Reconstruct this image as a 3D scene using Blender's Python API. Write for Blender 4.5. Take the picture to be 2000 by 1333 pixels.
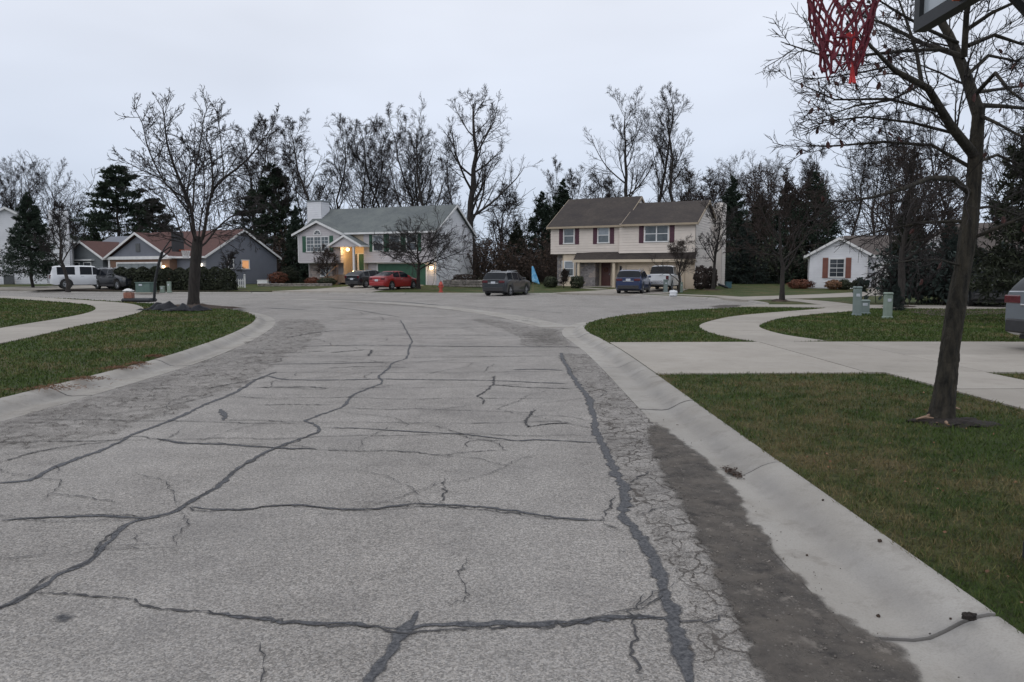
import bpy, bmesh, math, random
import numpy as np
from mathutils import Vector, Matrix
from mathutils.geometry import delaunay_2d_cdt

for o in list(bpy.data.objects):
    bpy.data.objects.remove(o)
S = bpy.context.scene
C = S.collection
R = math.radians

# ------------------------------------------------------------------ camera
CAM_H, CAM_F, CAM_PITCH = 1.6, 1450.0, math.atan(133.5 / 1450.0)
cam_d = bpy.data.cameras.new("camera")
cam_d.sensor_width = 36.0
cam_d.lens = CAM_F / 2000.0 * 36.0
cam_d.clip_start, cam_d.clip_end = 0.05, 3000.0
cam = bpy.data.objects.new("camera", cam_d)
C.objects.link(cam)
cam.location = (0, 0, CAM_H)
cam.rotation_euler = (R(90) - CAM_PITCH, 0, 0)
S.camera = cam

# ------------------------------------------------------------------ overcast dusk sky and a very soft sun
SUN_EL, SUN_AZ = R(38), R(215)
world = bpy.data.worlds.new("World")
S.world = world
world.use_nodes = True
wn, wl = world.node_tree.nodes, world.node_tree.links
wn.clear()
w_out = wn.new("ShaderNodeOutputWorld")
w_bg = wn.new("ShaderNodeBackground")
w_sky = wn.new("ShaderNodeTexSky")
w_sky.sky_type = 'NISHITA'
w_sky.sun_disc = False
w_sky.sun_elevation = SUN_EL
w_sky.sun_rotation = SUN_AZ
w_tc = wn.new("ShaderNodeTexCoord")
w_sep = wn.new("ShaderNodeSeparateXYZ")
wl.new(w_tc.outputs["Generated"], w_sep.inputs[0])
w_ramp = wn.new("ShaderNodeValToRGB")          # overcast: a little brighter towards the zenith
w_ramp.color_ramp.elements[0].position = 0.0
w_ramp.color_ramp.elements[0].color = (6.1, 7.05, 8.7, 1)
w_ramp.color_ramp.elements[1].position = 1.0
w_ramp.color_ramp.elements[1].color = (11.0, 11.1, 11.5, 1)
e = w_ramp.color_ramp.elements.new(0.16); e.color = (7.35, 8.0, 9.3, 1)
e = w_ramp.color_ramp.elements.new(0.34); e.color = (8.35, 8.75, 9.7, 1)
wl.new(w_sep.outputs["Z"], w_ramp.inputs[0])
w_map = wn.new("ShaderNodeMapping")
w_map.inputs["Scale"].default_value = (1.0, 1.0, 3.2)
wl.new(w_tc.outputs["Generated"], w_map.inputs[0])
w_noise = wn.new("ShaderNodeTexNoise")
w_noise.inputs["Scale"].default_value = 2.2
w_noise.inputs["Detail"].default_value = 3.0
wl.new(w_map.outputs[0], w_noise.inputs["Vector"])
w_nr = wn.new("ShaderNodeMapRange")
w_nr.inputs["From Min"].default_value = 0.3
w_nr.inputs["From Max"].default_value = 0.7
w_nr.inputs["To Min"].default_value = 0.92
w_nr.inputs["To Max"].default_value = 1.07
wl.new(w_noise.outputs["Fac"], w_nr.inputs["Value"])
w_mul = wn.new("ShaderNodeVectorMath"); w_mul.operation = 'SCALE'
wl.new(w_ramp.outputs[0], w_mul.inputs[0])
wl.new(w_nr.outputs[0], w_mul.inputs["Scale"])
w_mix = wn.new("ShaderNodeMix"); w_mix.data_type = 'RGBA'
w_mix.inputs["Factor"].default_value = 0.93      # the cloud deck hides nearly all of the clear sky
wl.new(w_sky.outputs[0], w_mix.inputs["A"])
wl.new(w_mul.outputs[0], w_mix.inputs["B"])
wl.new(w_mix.outputs["Result"], w_bg.inputs["Color"])
w_bg.inputs["Strength"].default_value = 0.1
wl.new(w_bg.outputs[0], w_out.inputs[0])
sun_d = bpy.data.lights.new("sun", 'SUN')
sun_d.energy = 0.5
sun_d.angle = R(60)
sun_d.color = (1.0, 0.97, 0.93)
sun = bpy.data.objects.new("sun", sun_d)
C.objects.link(sun)
sun.location = (0, 0, 60)
_sd = Vector((math.sin(SUN_AZ) * math.cos(SUN_EL), math.cos(SUN_AZ) * math.cos(SUN_EL), math.sin(SUN_EL)))
sun.rotation_euler = _sd.to_track_quat('Z', 'Y').to_euler()
vs = S.view_settings
vs.view_transform = 'Standard'
vs.look = 'None'
vs.exposure = 0.0
vs.gamma = 1.0
vs.use_curve_mapping = False
S.cycles.max_bounces = 6
S.cycles.transparent_max_bounces = 8

# ------------------------------------------------------------------ helpers
rnd = random.Random(7)
rng = np.random.default_rng(7)

def G(px, py, z=0.0):
    """where the sight line of a photo point meets the level z"""
    x, v = (px - 1000.0) / CAM_F, (666.5 - py) / CAM_F
    dy = math.cos(CAM_PITCH) + v * math.sin(CAM_PITCH)
    dz = -math.sin(CAM_PITCH) + v * math.cos(CAM_PITCH)
    t = (z - CAM_H) / dz
    return (x * t, dy * t)

def at(px, py, Y):
    """point of that sight line at the distance Y"""
    x, v = (px - 1000.0) / CAM_F, (666.5 - py) / CAM_F
    dy = math.cos(CAM_PITCH) + v * math.sin(CAM_PITCH)
    dz = -math.sin(CAM_PITCH) + v * math.cos(CAM_PITCH)
    t = Y / dy
    return np.array((x * t, Y, CAM_H + dz * t))

LAWN_Z = 0.10
def hz(x, y):
    """height of the lots: level by the street, rising gently towards the houses"""
    return LAWN_Z + min(max((y - 55.0) * 0.024, 0.0), 0.36)

class MB:
    def __init__(self):
        self.v, self.f = [], []
    def add(self, vs, fs):
        b = len(self.v)
        self.v.extend([tuple(p) for p in vs])
        self.f.extend([tuple(i + b for i in f) for f in fs])
        return self
    def box(self, x0, x1, y0, y1, z0, z1, M=None):
        p = [(x0, y0, z0), (x1, y0, z0), (x1, y1, z0), (x0, y1, z0), (x0, y0, z1), (x1, y0, z1), (x1, y1, z1), (x0, y1, z1)]
        if M is not None:
            p = [M(*q) for q in p]
        return self.add(p, [(0, 3, 2, 1), (4, 5, 6, 7), (0, 1, 5, 4), (1, 2, 6, 5), (2, 3, 7, 6), (3, 0, 4, 7)])
    def cbox(self, c, s, b=0.01):
        """box with chamfered edges"""
        cx, cy, cz = c; hx, hy, hzz = s[0] / 2, s[1] / 2, s[2] / 2
        vs, idx = [], {}
        for sx in (-1, 1):
            for sy in (-1, 1):
                for sz in (-1, 1):
                    for ax in range(3):
                        d = [hx - b, hy - b, hzz - b]; d[ax] += b
                        idx[(sx, sy, sz, ax)] = len(vs)
                        vs.append((cx + sx * d[0], cy + sy * d[1], cz + sz * d[2]))
        fs = []
        for ax in range(3):
            o = [a for a in range(3) if a != ax]
            for s_ in (-1, 1):
                q = []
                for (a, b_) in ((-1, -1), (1, -1), (1, 1), (-1, 1)):
                    k = [0, 0, 0]; k[ax] = s_; k[o[0]] = a; k[o[1]] = b_
                    q.append(idx[(k[0], k[1], k[2], ax)])
                fs.append(q)
        for ax in range(3):
            o = [a for a in range(3) if a != ax]
            for a in (-1, 1):
                for b_ in (-1, 1):
                    k0 = [0, 0, 0]; k0[o[0]] = a; k0[o[1]] = b_
                    k1 = list(k0); k0[ax] = -1; k1[ax] = 1
                    fs.append([idx[(*k0, o[0])], idx[(*k1, o[0])], idx[(*k1, o[1])], idx[(*k0, o[1])]])
        for sx in (-1, 1):
            for sy in (-1, 1):
                for sz in (-1, 1):
                    fs.append([idx[(sx, sy, sz, a)] for a in range(3)])
        return self.add(vs, fs)
    def prism(self, poly, y0, y1, M=None):
        """polygon given in (x, z), extruded from y0 to y1"""
        n = len(poly)
        p = [(x, y0, z) for x, z in poly] + [(x, y1, z) for x, z in poly]
        if M is not None:
            p = [M(*q) for q in p]
        fs = [tuple(range(n)), tuple(range(2 * n - 1, n - 1, -1))]
        fs += [(i, (i + 1) % n, n + (i + 1) % n, n + i) for i in range(n)]
        return self.add(p, fs)
    def tube(self, pts, rs, n=8, cap=True):
        pts = np.asarray(pts, float)
        if np.isscalar(rs):
            rs = [rs] * len(pts)
        v, f = tubes(pts[None], np.asarray(rs, float)[None], n)
        b = len(v) - n
        f = [tuple(q) for q in f]
        if cap:
            f += [tuple(range(n - 1, -1, -1)), tuple(range(b, b + n))]
        return self.add(v, f)
    def lathe(self, prof, c=(0, 0, 0), n=20, axis='z'):
        vs, fs = [], []
        m = len(prof)
        for i in range(n):
            a = 2 * math.pi * i / n
            for r, h in prof:
                q = (r * math.cos(a), r * math.sin(a), h)
                if axis == 'y':
                    q = (q[0], q[2], q[1])
                elif axis == 'x':
                    q = (q[2], q[0], q[1])
                vs.append((q[0] + c[0], q[1] + c[1], q[2] + c[2]))
        for i in range(n):
            j = (i + 1) % n
            for k in range(m - 1):
                fs.append((i * m + k, j * m + k, j * m + k + 1, i * m + k + 1))
        return self.add(vs, fs)
    def build(self, name, mat, parent=None, smooth=False, fix=True):
        return mesh_obj(name, self.v, self.f, mat, parent, smooth, fix)

def mesh_obj(name, v, f, mat, parent=None, smooth=False, fix=False):
    me = bpy.data.meshes.new(name)
    me.from_pydata(v if isinstance(v, list) else v.tolist(), [], f if isinstance(f, list) else f.tolist())
    if fix:
        bm = bmesh.new(); bm.from_mesh(me)
        bmesh.ops.recalc_face_normals(bm, faces=bm.faces)
        bm.to_mesh(me); bm.free()
    if smooth:
        me.polygons.foreach_set("use_smooth", [True] * len(me.polygons))
        if smooth == 'auto':
            me.set_sharp_from_angle(angle=R(35))
    me.materials.append(mat)
    me.update()
    o = bpy.data.objects.new(name, me)
    C.objects.link(o)
    o.parent = parent
    return o

def fast_mesh(name, v, f, mat, parent=None, smooth=False):
    """big meshes of one face size, straight from numpy arrays"""
    v = np.asarray(v, np.float32); f = np.asarray(f, np.int32)
    me = bpy.data.meshes.new(name)
    me.vertices.add(len(v)); me.vertices.foreach_set("co", v.ravel())
    k = f.shape[1]
    me.loops.add(f.size); me.loops.foreach_set("vertex_index", f.ravel())
    me.polygons.add(len(f))
    me.polygons.foreach_set("loop_start", np.arange(0, f.size, k, dtype=np.int32))
    me.polygons.foreach_set("loop_total", np.full(len(f), k, np.int32))
    if smooth:
        me.polygons.foreach_set("use_smooth", np.ones(len(f), bool))
    me.materials.append(mat)
    me.update(calc_edges=True)
    o = bpy.data.objects.new(name, me)
    C.objects.link(o)
    o.parent = parent
    return o

def tubes(P, Rr, n):
    """P (N,K,3), Rr (N,K) -> verts and quads of N tapered tubes with n sides"""
    N, K, _ = P.shape
    T = np.gradient(P, axis=1)
    T /= np.linalg.norm(T, axis=2, keepdims=True) + 1e-9
    avg = P[:, -1] - P[:, 0]
    ref = np.where(np.abs(avg[:, 2:3]) > 0.8 * np.linalg.norm(avg, axis=1, keepdims=True), np.array([[1.0, 0.13, 0]]), np.array([[0, 0.1, 1.0]]))
    U = np.cross(T, ref[:, None, :]); U /= np.linalg.norm(U, axis=2, keepdims=True) + 1e-9
    W = np.cross(T, U)
    a = np.arange(n) * 2 * math.pi / n
    V = P[:, :, None, :] + Rr[:, :, None, None] * (np.cos(a)[None, None, :, None] * U[:, :, None, :] + np.sin(a)[None, None, :, None] * W[:, :, None, :])
    idx = np.arange(N * K * n).reshape(N, K, n)
    A, B = idx[:, :-1, :], idx[:, 1:, :]
    F = np.stack([A, np.roll(A, -1, 2), np.roll(B, -1, 2), B], -1).reshape(-1, 4)
    return V.reshape(-1, 3), F

def tag(o, label, cat=None, group=None, kind=None):
    o["label"] = label
    if cat: o["category"] = cat
    if group: o["group"] = group
    if kind: o["kind"] = kind
    return o

def thing(name, label, cat, loc=(0, 0, 0), rz=0.0, group=None):
    o = bpy.data.objects.new(name, None)
    o.empty_display_size = 0.3
    C.objects.link(o)
    o.location = loc; o.rotation_euler = (0, 0, rz)
    return tag(o, label, cat, group)

def struct(o):
    o["kind"] = "structure"
    return o

def copy_tree(o, parent=None):
    c = o.copy(); C.objects.link(c); c.parent = parent
    for ch in o.children:
        if ch.name != c.name:
            copy_tree(ch, c)
    return c

def in_poly(x, y, poly):
    x = np.asarray(x); y = np.asarray(y)
    r = np.zeros(x.shape, bool)
    p = np.asarray(poly); q = np.roll(p, 1, 0)
    for (x1, y1), (x2, y2) in zip(p, q):
        if y1 == y2:
            continue
        c = ((y1 > y) != (y2 > y)) & (x < (x2 - x1) * (y - y1) / (y2 - y1) + x1)
        r ^= c
    return r

def smooth_curve(pts, step=0.5):
    """Catmull-Rom through points of any dimension, resampled"""
    P = np.asarray(pts, float)
    P = np.vstack([2 * P[0] - P[1], P, 2 * P[-1] - P[-2]])
    out = []
    for i in range(1, len(P) - 2):
        n = max(2, int(np.linalg.norm(P[i + 1] - P[i]) / step))
        for k in range(n):
            t = k / n
            a, b, c, d = P[i - 1], P[i], P[i + 1], P[i + 2]
            out.append(0.5 * (2 * b + (c - a) * t + (2 * a - 5 * b + 4 * c - d) * t * t + (3 * b - a - 3 * c + d) * t ** 3))
    out.append(P[-2])
    return np.array(out)

def resample(c, step):
    s = np.r_[0, np.cumsum(np.linalg.norm(np.diff(c, axis=0), axis=1))]
    n = max(2, int(round(s[-1] / step)) + 1)
    u = np.linspace(0, s[-1], n)
    return np.stack([np.interp(u, s, c[:, k]) for k in range(c.shape[1])], 1)

def offset(c, d):
    """shift a plan curve to its right by d"""
    t = np.gradient(c, axis=0); t /= np.linalg.norm(t, axis=1, keepdims=True)
    return c + d * np.stack([t[:, 1], -t[:, 0]], 1)

# ------------------------------------------------------------------ materials
def new_mat(name):
    m = bpy.data.materials.new(name); m.use_nodes = True
    nt = m.node_tree
    return m, nt.nodes, nt.links, nt.nodes["Principled BSDF"]

def coords(n, l, kind, scale=None):
    if kind == 'pos':
        s = n.new("ShaderNodeNewGeometry").outputs["Position"]
    else:
        s = n.new("ShaderNodeTexCoord").outputs["Object"]
    if scale:
        mp = n.new("ShaderNodeMapping"); mp.inputs["Scale"].default_value = scale
        l.new(s, mp.inputs[0]); s = mp.outputs[0]
    return s

def noise(n, l, vec, scale, detail=4, rough=0.6):
    t = n.new("ShaderNodeTexNoise")
    t.inputs["Scale"].default_value = scale; t.inputs["Detail"].default_value = detail; t.inputs["Roughness"].default_value = rough
    l.new(vec, t.inputs["Vector"])
    return t.outputs["Fac"]

def maprange(n, l, v, a, b, c=0.0, d=1.0):
    t = n.new("ShaderNodeMapRange")
    for k, x in (("From Min", a), ("From Max", b), ("To Min", c), ("To Max", d)):
        t.inputs[k].default_value = x
    l.new(v, t.inputs["Value"])
    return t.outputs[0]

def mixc(n, l, fac, a, b, mode='MIX'):
    t = n.new("ShaderNodeMix"); t.data_type = 'RGBA'; t.blend_type = mode
    if isinstance(fac, (int, float)): t.inputs["Factor"].default_value = fac
    else: l.new(fac, t.inputs["Factor"])
    for k, x in (("A", a), ("B", b)):
        if isinstance(x, (tuple, list)): t.inputs[k].default_value = (*x[:3], 1)
        else: l.new(x, t.inputs[k])
    return t.outputs["Result"]

def math_(n, l, op, a, b):
    t = n.new("ShaderNodeMath"); t.operation = op
    for i, x in enumerate((a, b)):
        if isinstance(x, (int, float)): t.inputs[i].default_value = x
        else: l.new(x, t.inputs[i])
    return t.outputs[0]

def bump(n, l, h, bsdf, strength=0.3, dist=0.01):
    b = n.new("ShaderNodeBump"); b.inputs["Strength"].default_value = strength; b.inputs["Distance"].default_value = dist
    l.new(h, b.inputs["Height"]); l.new(b.outputs[0], bsdf.inputs["Normal"])

def mat(name, c1, c2=None, scale=4.0, rough=0.75, bump_s=0.0, bump_scale=40.0, bump_d=0.005, metallic=0.0, coat=0.0,
        kind='obj', spec=0.5, lo=0.35, hi=0.65, island=0.0, sc=None, rough2=None):
    m, n, l, b = new_mat(name)
    b.inputs["Roughness"].default_value = rough; b.inputs["Metallic"].default_value = metallic
    b.inputs["Coat Weight"].default_value = coat; b.inputs["Specular IOR Level"].default_value = spec
    v = coords(n, l, kind, sc)
    if c2 is None:
        c2 = tuple(x * 0.8 for x in c1)
    f = maprange(n, l, noise(n, l, v, scale), lo, hi)
    col = mixc(n, l, f, c1, c2)
    if island:
        r = n.new("ShaderNodeNewGeometry").outputs["Random Per Island"]
        k = maprange(n, l, r, 0, 1, 1 - island, 1 + island)
        t = n.new("ShaderNodeVectorMath"); t.operation = 'SCALE'
        l.new(col, t.inputs[0]); l.new(k, t.inputs["Scale"]); col = t.outputs[0]
    l.new(col, b.inputs["Base Color"])
    if rough2 is not None:
        l.new(maprange(n, l, noise(n, l, v, scale * 2.3), 0.3, 0.7, rough, rough2), b.inputs["Roughness"])
    if bump_s:
        bump(n, l, noise(n, l, v, bump_scale, 5), b, bump_s, bump_d)
    return m

MAT = {}
def asphalt_nodes(n, l, v, tone=1.0):
    vo = n.new("ShaderNodeTexVoronoi"); vo.inputs["Scale"].default_value = 125
    l.new(v, vo.inputs["Vector"])
    sep = n.new("ShaderNodeSeparateColor"); l.new(vo.outputs["Color"], sep.inputs[0])
    big = noise(n, l, v, 0.35, 4); mid = noise(n, l, v, 2.4, 5, 0.65); fine = noise(n, l, v, 38, 4, 0.7)
    k = math_(n, l, 'MULTIPLY', maprange(n, l, sep.outputs[0], 0, 1, 0.55, 1.42), maprange(n, l, big, 0.3, 0.7, 0.88, 1.1))
    k = math_(n, l, 'MULTIPLY', k, maprange(n, l, mid, 0.3, 0.7, 0.86, 1.1))
    k = math_(n, l, 'MULTIPLY', k, maprange(n, l, fine, 0.3, 0.7, 0.78, 1.22))
    base = mixc(n, l, sep.outputs[1], (0.25 * tone, 0.24 * tone, 0.23 * tone), (0.28 * tone, 0.26 * tone, 0.238 * tone))
    t = n.new("ShaderNodeVectorMath"); t.operation = 'SCALE'
    l.new(base, t.inputs[0]); l.new(k, t.inputs["Scale"])
    hgt = math_(n, l, 'ADD', math_(n, l, 'MULTIPLY', vo.outputs["Distance"], -0.7), math_(n, l, 'MULTIPLY', fine, 0.5))
    return t.outputs[0], hgt

def make_asphalt():
    m, n, l, b = new_mat("weathered_asphalt")
    v = coords(n, l, 'pos')
    col, h = asphalt_nodes(n, l, v)
    st = maprange(n, l, noise(n, l, v, 0.8, 7, 0.72), 0.50, 0.72)       # darker worn stains
    col = mixc(n, l, math_(n, l, 'MULTIPLY', st, 0.38), col, (0.105, 0.10, 0.10))
    sx = n.new("ShaderNodeSeparateXYZ"); l.new(v, sx.inputs[0])         # paler wheel tracks along the lane
    wv = math_(n, l, 'SINE', math_(n, l, 'ADD', math_(n, l, 'MULTIPLY', sx.outputs[0], 3.6), math_(n, l, 'MULTIPLY', noise(n, l, v, 0.25, 2), 3.0)), 0.0)
    wv = math_(n, l, 'MULTIPLY', maprange(n, l, wv, -1, 1, 0.0, 0.16), noise(n, l, v, 0.5, 3))
    col = mixc(n, l, wv, col, (0.36, 0.35, 0.34))
    l.new(col, b.inputs["Base Color"]); b.inputs["Roughness"].default_value = 0.9; b.inputs["Specular IOR Level"].default_value = 0.25
    bump(n, l, h, b, 0.5, 0.006)
    return m
MAT['asphalt'] = make_asphalt()

def make_patch(name, kind):
    """worn patches with a ragged outline, laid on the asphalt: 'gator' (alligator cracking), 'dirt' (washed silt), 'tar'"""
    m, n, l, b = new_mat(name)
    v = coords(n, l, 'pos')
    at_ = n.new("ShaderNodeAttribute"); at_.attribute_name = "edge"
    e = at_.outputs["Fac"]
    b.inputs["Roughness"].default_value = 0.92; b.inputs["Specular IOR Level"].default_value = 0.2
    if kind == 'gator':
        nz = n.new("ShaderNodeTexNoise"); nz.inputs["Scale"].default_value = 7; nz.inputs["Detail"].default_value = 4; l.new(v, nz.inputs["Vector"])
        off = n.new("ShaderNodeVectorMath"); off.operation = 'MULTIPLY_ADD'
        l.new(nz.outputs["Color"], off.inputs[0]); off.inputs[1].default_value = (0.22, 0.22, 0.0); l.new(v, off.inputs[2])
        vo = n.new("ShaderNodeTexVoronoi"); vo.feature = 'DISTANCE_TO_EDGE'; vo.inputs["Scale"].default_value = 6.4
        l.new(off.outputs[0], vo.inputs["Vector"])
        vo2 = n.new("ShaderNodeTexVoronoi"); vo2.feature = 'DISTANCE_TO_EDGE'; vo2.inputs["Scale"].default_value = 15
        l.new(off.outputs[0], vo2.inputs["Vector"])
        wd = maprange(n, l, noise(n, l, v, 2.2, 3), 0.35, 0.68, 0.004, 0.042)
        c1 = math_(n, l, 'LESS_THAN', vo.outputs["Distance"], wd)
        c2 = math_(n, l, 'LESS_THAN', vo2.outputs["Distance"], math_(n, l, 'MULTIPLY', wd, 0.55))
        crack = math_(n, l, 'MAXIMUM', c1, math_(n, l, 'MULTIPLY', c2, math_(n, l, 'GREATER_THAN', noise(n, l, v, 1.3, 2), 0.5)))
        keep = math_(n, l, 'GREATER_THAN', math_(n, l, 'ADD', e, math_(n, l, 'MULTIPLY', noise(n, l, v, 1.7, 4), 0.9)), 0.72)
        dirt = mixc(n, l, noise(n, l, v, 30, 4), (0.06, 0.054, 0.05), (0.135, 0.12, 0.107))
        l.new(dirt, b.inputs["Base Color"])
        soil = math_(n, l, 'MULTIPLY', maprange(n, l, noise(n, l, v, 5, 7, 0.75), 0.46, 0.7), 0.3)
        alpha = math_(n, l, 'MULTIPLY', math_(n, l, 'MAXIMUM', math_(n, l, 'MULTIPLY', crack, 0.75), soil), keep)
        bump(n, l, noise(n, l, v, 90, 3), b, 0.5, 0.006)
    elif kind == 'dirt':
        thr = math_(n, l, 'ADD', math_(n, l, 'MULTIPLY', noise(n, l, v, 4.2, 8, 0.7), 0.95), e)
        alpha = math_(n, l, 'MULTIPLY', maprange(n, l, thr, 0.69, 0.82), maprange(n, l, noise(n, l, v, 7, 6, 0.75), 0.3, 0.62, 0.55, 0.96))
        sp = n.new("ShaderNodeTexVoronoi"); sp.inputs["Scale"].default_value = 110; l.new(v, sp.inputs["Vector"])
        sc_ = n.new("ShaderNodeSeparateColor"); l.new(sp.outputs["Color"], sc_.inputs[0])
        col = mixc(n, l, maprange(n, l, noise(n, l, v, 3.3, 6, 0.7), 0.35, 0.68), (0.074, 0.068, 0.063), (0.142, 0.125, 0.108))
        spk = math_(n, l, 'MULTIPLY', maprange(n, l, sc_.outputs[0], 0.955, 0.975), maprange(n, l, sc_.outputs[1], 0.3, 1.0, 0.1, 0.8))
        col = mixc(n, l, spk, col, (0.27, 0.25, 0.23))
        col = mixc(n, l, maprange(n, l, noise(n, l, v, 5.5, 7, 0.72), 0.53, 0.66), col, (0.05, 0.046, 0.044))
        col = mixc(n, l, math_(n, l, 'MULTIPLY', maprange(n, l, noise(n, l, v, 4.1, 6, 0.7), 0.6, 0.66), 0.7), col, (0.24, 0.215, 0.19))
        l.new(col, b.inputs["Base Color"])
        bump(n, l, noise(n, l, v, 45, 6, 0.75), b, 0.6, 0.012)
    else:
        col = mixc(n, l, maprange(n, l, noise(n, l, v, 55, 5, 0.75), 0.4, 0.66), (0.042, 0.044, 0.05), (0.135, 0.136, 0.142))
        l.new(col, b.inputs["Base Color"])
        b.inputs["Roughness"].default_value = 0.7
        alpha = maprange(n, l, math_(n, l, 'ADD', e, math_(n, l, 'MULTIPLY', noise(n, l, v, 22, 6, 0.75), 1.1)), 0.58, 1.12)
        bump(n, l, noise(n, l, v, 90, 3), b, 0.4, 0.004)
    if name.endswith("soft"):
        alpha = math_(n, l, 'MULTIPLY', maprange(n, l, thr, 0.6, 1.2), 0.26)
    l.new(alpha, b.inputs["Alpha"])
    return m
MAT['dirt_soft'] = make_patch("worn_asphalt_soft", 'dirt')
MAT['gator'] = make_patch("cracked_asphalt", 'gator')
MAT['dirt'] = make_patch("washed_silt", 'dirt')
MAT['tar'] = make_patch("crack_tar", 'tar')
MAT['crack'] = mat("crack_dark", (0.03, 0.03, 0.032), (0.07, 0.068, 0.07), 20, 0.9, kind='pos')

def make_concrete(name, a, b_, stain, st_amt=0.35):
    m, n, l, b = new_mat(name)
    v = coords(n, l, 'pos')
    col = mixc(n, l, maprange(n, l, noise(n, l, v, 1.1, 6, 0.65), 0.3, 0.7), a, b_)
    col = mixc(n, l, math_(n, l, 'MULTIPLY', maprange(n, l, noise(n, l, v, 3.1, 7, 0.75), 0.52, 0.75), st_amt), col, stain)
    col = mixc(n, l, math_(n, l, 'MULTIPLY', maprange(n, l, noise(n, l, v, 90, 4, 0.75), 0.45, 0.68), 0.28), col, (0.15, 0.14, 0.13))
    col = mixc(n, l, math_(n, l, 'MULTIPLY', maprange(n, l, noise(n, l, v, 0.45, 5, 0.7), 0.45, 0.7), 0.3), col, (0.22, 0.205, 0.185))
    if name.startswith("kerb"):         # dirt of the flow line, plus the roll's soft shade painted into the colour
        at_ = n.new("ShaderNodeAttribute"); at_.attribute_name = "grime_shade"
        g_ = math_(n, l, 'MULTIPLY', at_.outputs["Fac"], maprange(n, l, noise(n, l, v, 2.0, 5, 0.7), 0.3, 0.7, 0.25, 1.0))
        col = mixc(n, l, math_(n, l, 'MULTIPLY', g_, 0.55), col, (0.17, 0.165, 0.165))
    r = n.new("ShaderNodeObjectInfo").outputs["Random"]
    t = n.new("ShaderNodeVectorMath"); t.operation = 'SCALE'
    l.new(col, t.inputs[0]); l.new(maprange(n, l, r, 0, 1, 0.93, 1.05), t.inputs["Scale"])
    l.new(t.outputs[0], b.inputs["Base Color"])
    b.inputs["Roughness"].default_value = 0.85; b.inputs["Specular IOR Level"].default_value = 0.25
    bump(n, l, noise(n, l, v, 150, 5, 0.7), b, 0.25, 0.004)
    return m
MAT['concrete'] = make_concrete("walk_concrete", (0.37, 0.342, 0.305), (0.31, 0.285, 0.25), (0.2, 0.18, 0.155), 0.5)
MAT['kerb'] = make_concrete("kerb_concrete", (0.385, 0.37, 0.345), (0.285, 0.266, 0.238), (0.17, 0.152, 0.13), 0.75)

def make_lawn(name, blades):
    m, n, l, b = new_mat(name)
    v = coords(n, l, 'pos')
    p1 = noise(n, l, v, 0.55, 5, 0.6); p2 = noise(n, l, v, 3.4, 5, 0.65)
    green = mixc(n, l, maprange(n, l, p2, 0.3, 0.7), (0.034, 0.062, 0.013), (0.070, 0.102, 0.028))
    straw = mixc(n, l, p2, (0.115, 0.094, 0.042), (0.19, 0.152, 0.08))
    dead = math_(n, l, 'ADD', math_(n, l, 'MULTIPLY', math_(n, l, 'SUBTRACT', p1, 0.5), 2.1), math_(n, l, 'MULTIPLY', math_(n, l, 'SUBTRACT', p2, 0.5), 1.3))
    dead = math_(n, l, 'ADD', dead, 0.69)
    at_ = n.new("ShaderNodeAttribute"); at_.attribute_name = "dry"
    dead = math_(n, l, 'ADD', dead, at_.outputs["Fac"])
    if blades:
        r = n.new("ShaderNodeNewGeometry").outputs["Random Per Island"]
        dead = math_(n, l, 'ADD', dead, maprange(n, l, r, 0, 1, -0.28, 0.28))
    f = maprange(n, l, dead, 0.6, 1.12)
    col = mixc(n, l, f, green, straw)
    if blades:
        t = n.new("ShaderNodeVectorMath"); t.operation = 'SCALE'
        r2 = math_(n, l, 'FRACT', math_(n, l, 'MULTIPLY', r, 37.7), 0.0)
        l.new(col, t.inputs[0]); l.new(maprange(n, l, r2, 0, 1, 0.78, 1.28), t.inputs["Scale"]); col = t.outputs[0]
    else:
        col = mixc(n, l, maprange(n, l, noise(n, l, v, 26, 5, 0.75), 0.42, 0.66), col, (0.034, 0.036, 0.016))
        bump(n, l, noise(n, l, v, 60, 6, 0.8), b, 0.9, 0.03)
    l.new(col, b.inputs["Base Color"])
    b.inputs["Roughness"].default_value = 0.8; b.inputs["Specular IOR Level"].default_value = 0.15
    return m
MAT['lawn'] = make_lawn("lawn_turf", False)
MAT['blades'] = make_lawn("grass_blades", True)
MAT['earth'] = mat("earth", (0.07, 0.06, 0.045), (0.04, 0.045, 0.022), 3, 0.95, 0.5, 30, 0.02, kind='pos')
MAT['soil'] = mat("dark_soil", (0.012, 0.009, 0.008), (0.03, 0.022, 0.018), 22, 0.95, 0.9, 60, 0.03, kind='pos')
MAT['mulch'] = mat("mulch", (0.035, 0.024, 0.018), (0.07, 0.047, 0.034), 18, 0.95, 0.9, 40, 0.03, kind='pos')
MAT['bark'] = mat("bark", (0.040, 0.034, 0.030), (0.018, 0.015, 0.014), 9, 0.95, 1.0, 26, 0.03, sc=(1, 1, 0.28))
MAT['bark_near'] = mat("bark_near", (0.046, 0.039, 0.028), (0.009, 0.008, 0.006), 16, 0.95, 1.0, 30, 0.04, sc=(1, 1, 0.28))
MAT['twig'] = mat("twig", (0.026, 0.021, 0.020), (0.014, 0.011, 0.011), 3, 0.95)
MAT['twig_brown'] = mat("twig_brown", (0.046, 0.032, 0.027), (0.026, 0.018, 0.015), 3, 0.95)
MAT['needle'] = mat("spruce_needles", (0.011, 0.024, 0.014), (0.022, 0.038, 0.021), 1.4, 0.85, island=0.4)
MAT['needle_blue'] = mat("blue_spruce_needles", (0.014, 0.025, 0.021), (0.027, 0.041, 0.035), 1.4, 0.85, island=0.4)
MAT['needle_pine'] = mat("pine_needles", (0.012, 0.026, 0.014), (0.025, 0.041, 0.019), 1.4, 0.85, island=0.4)
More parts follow.
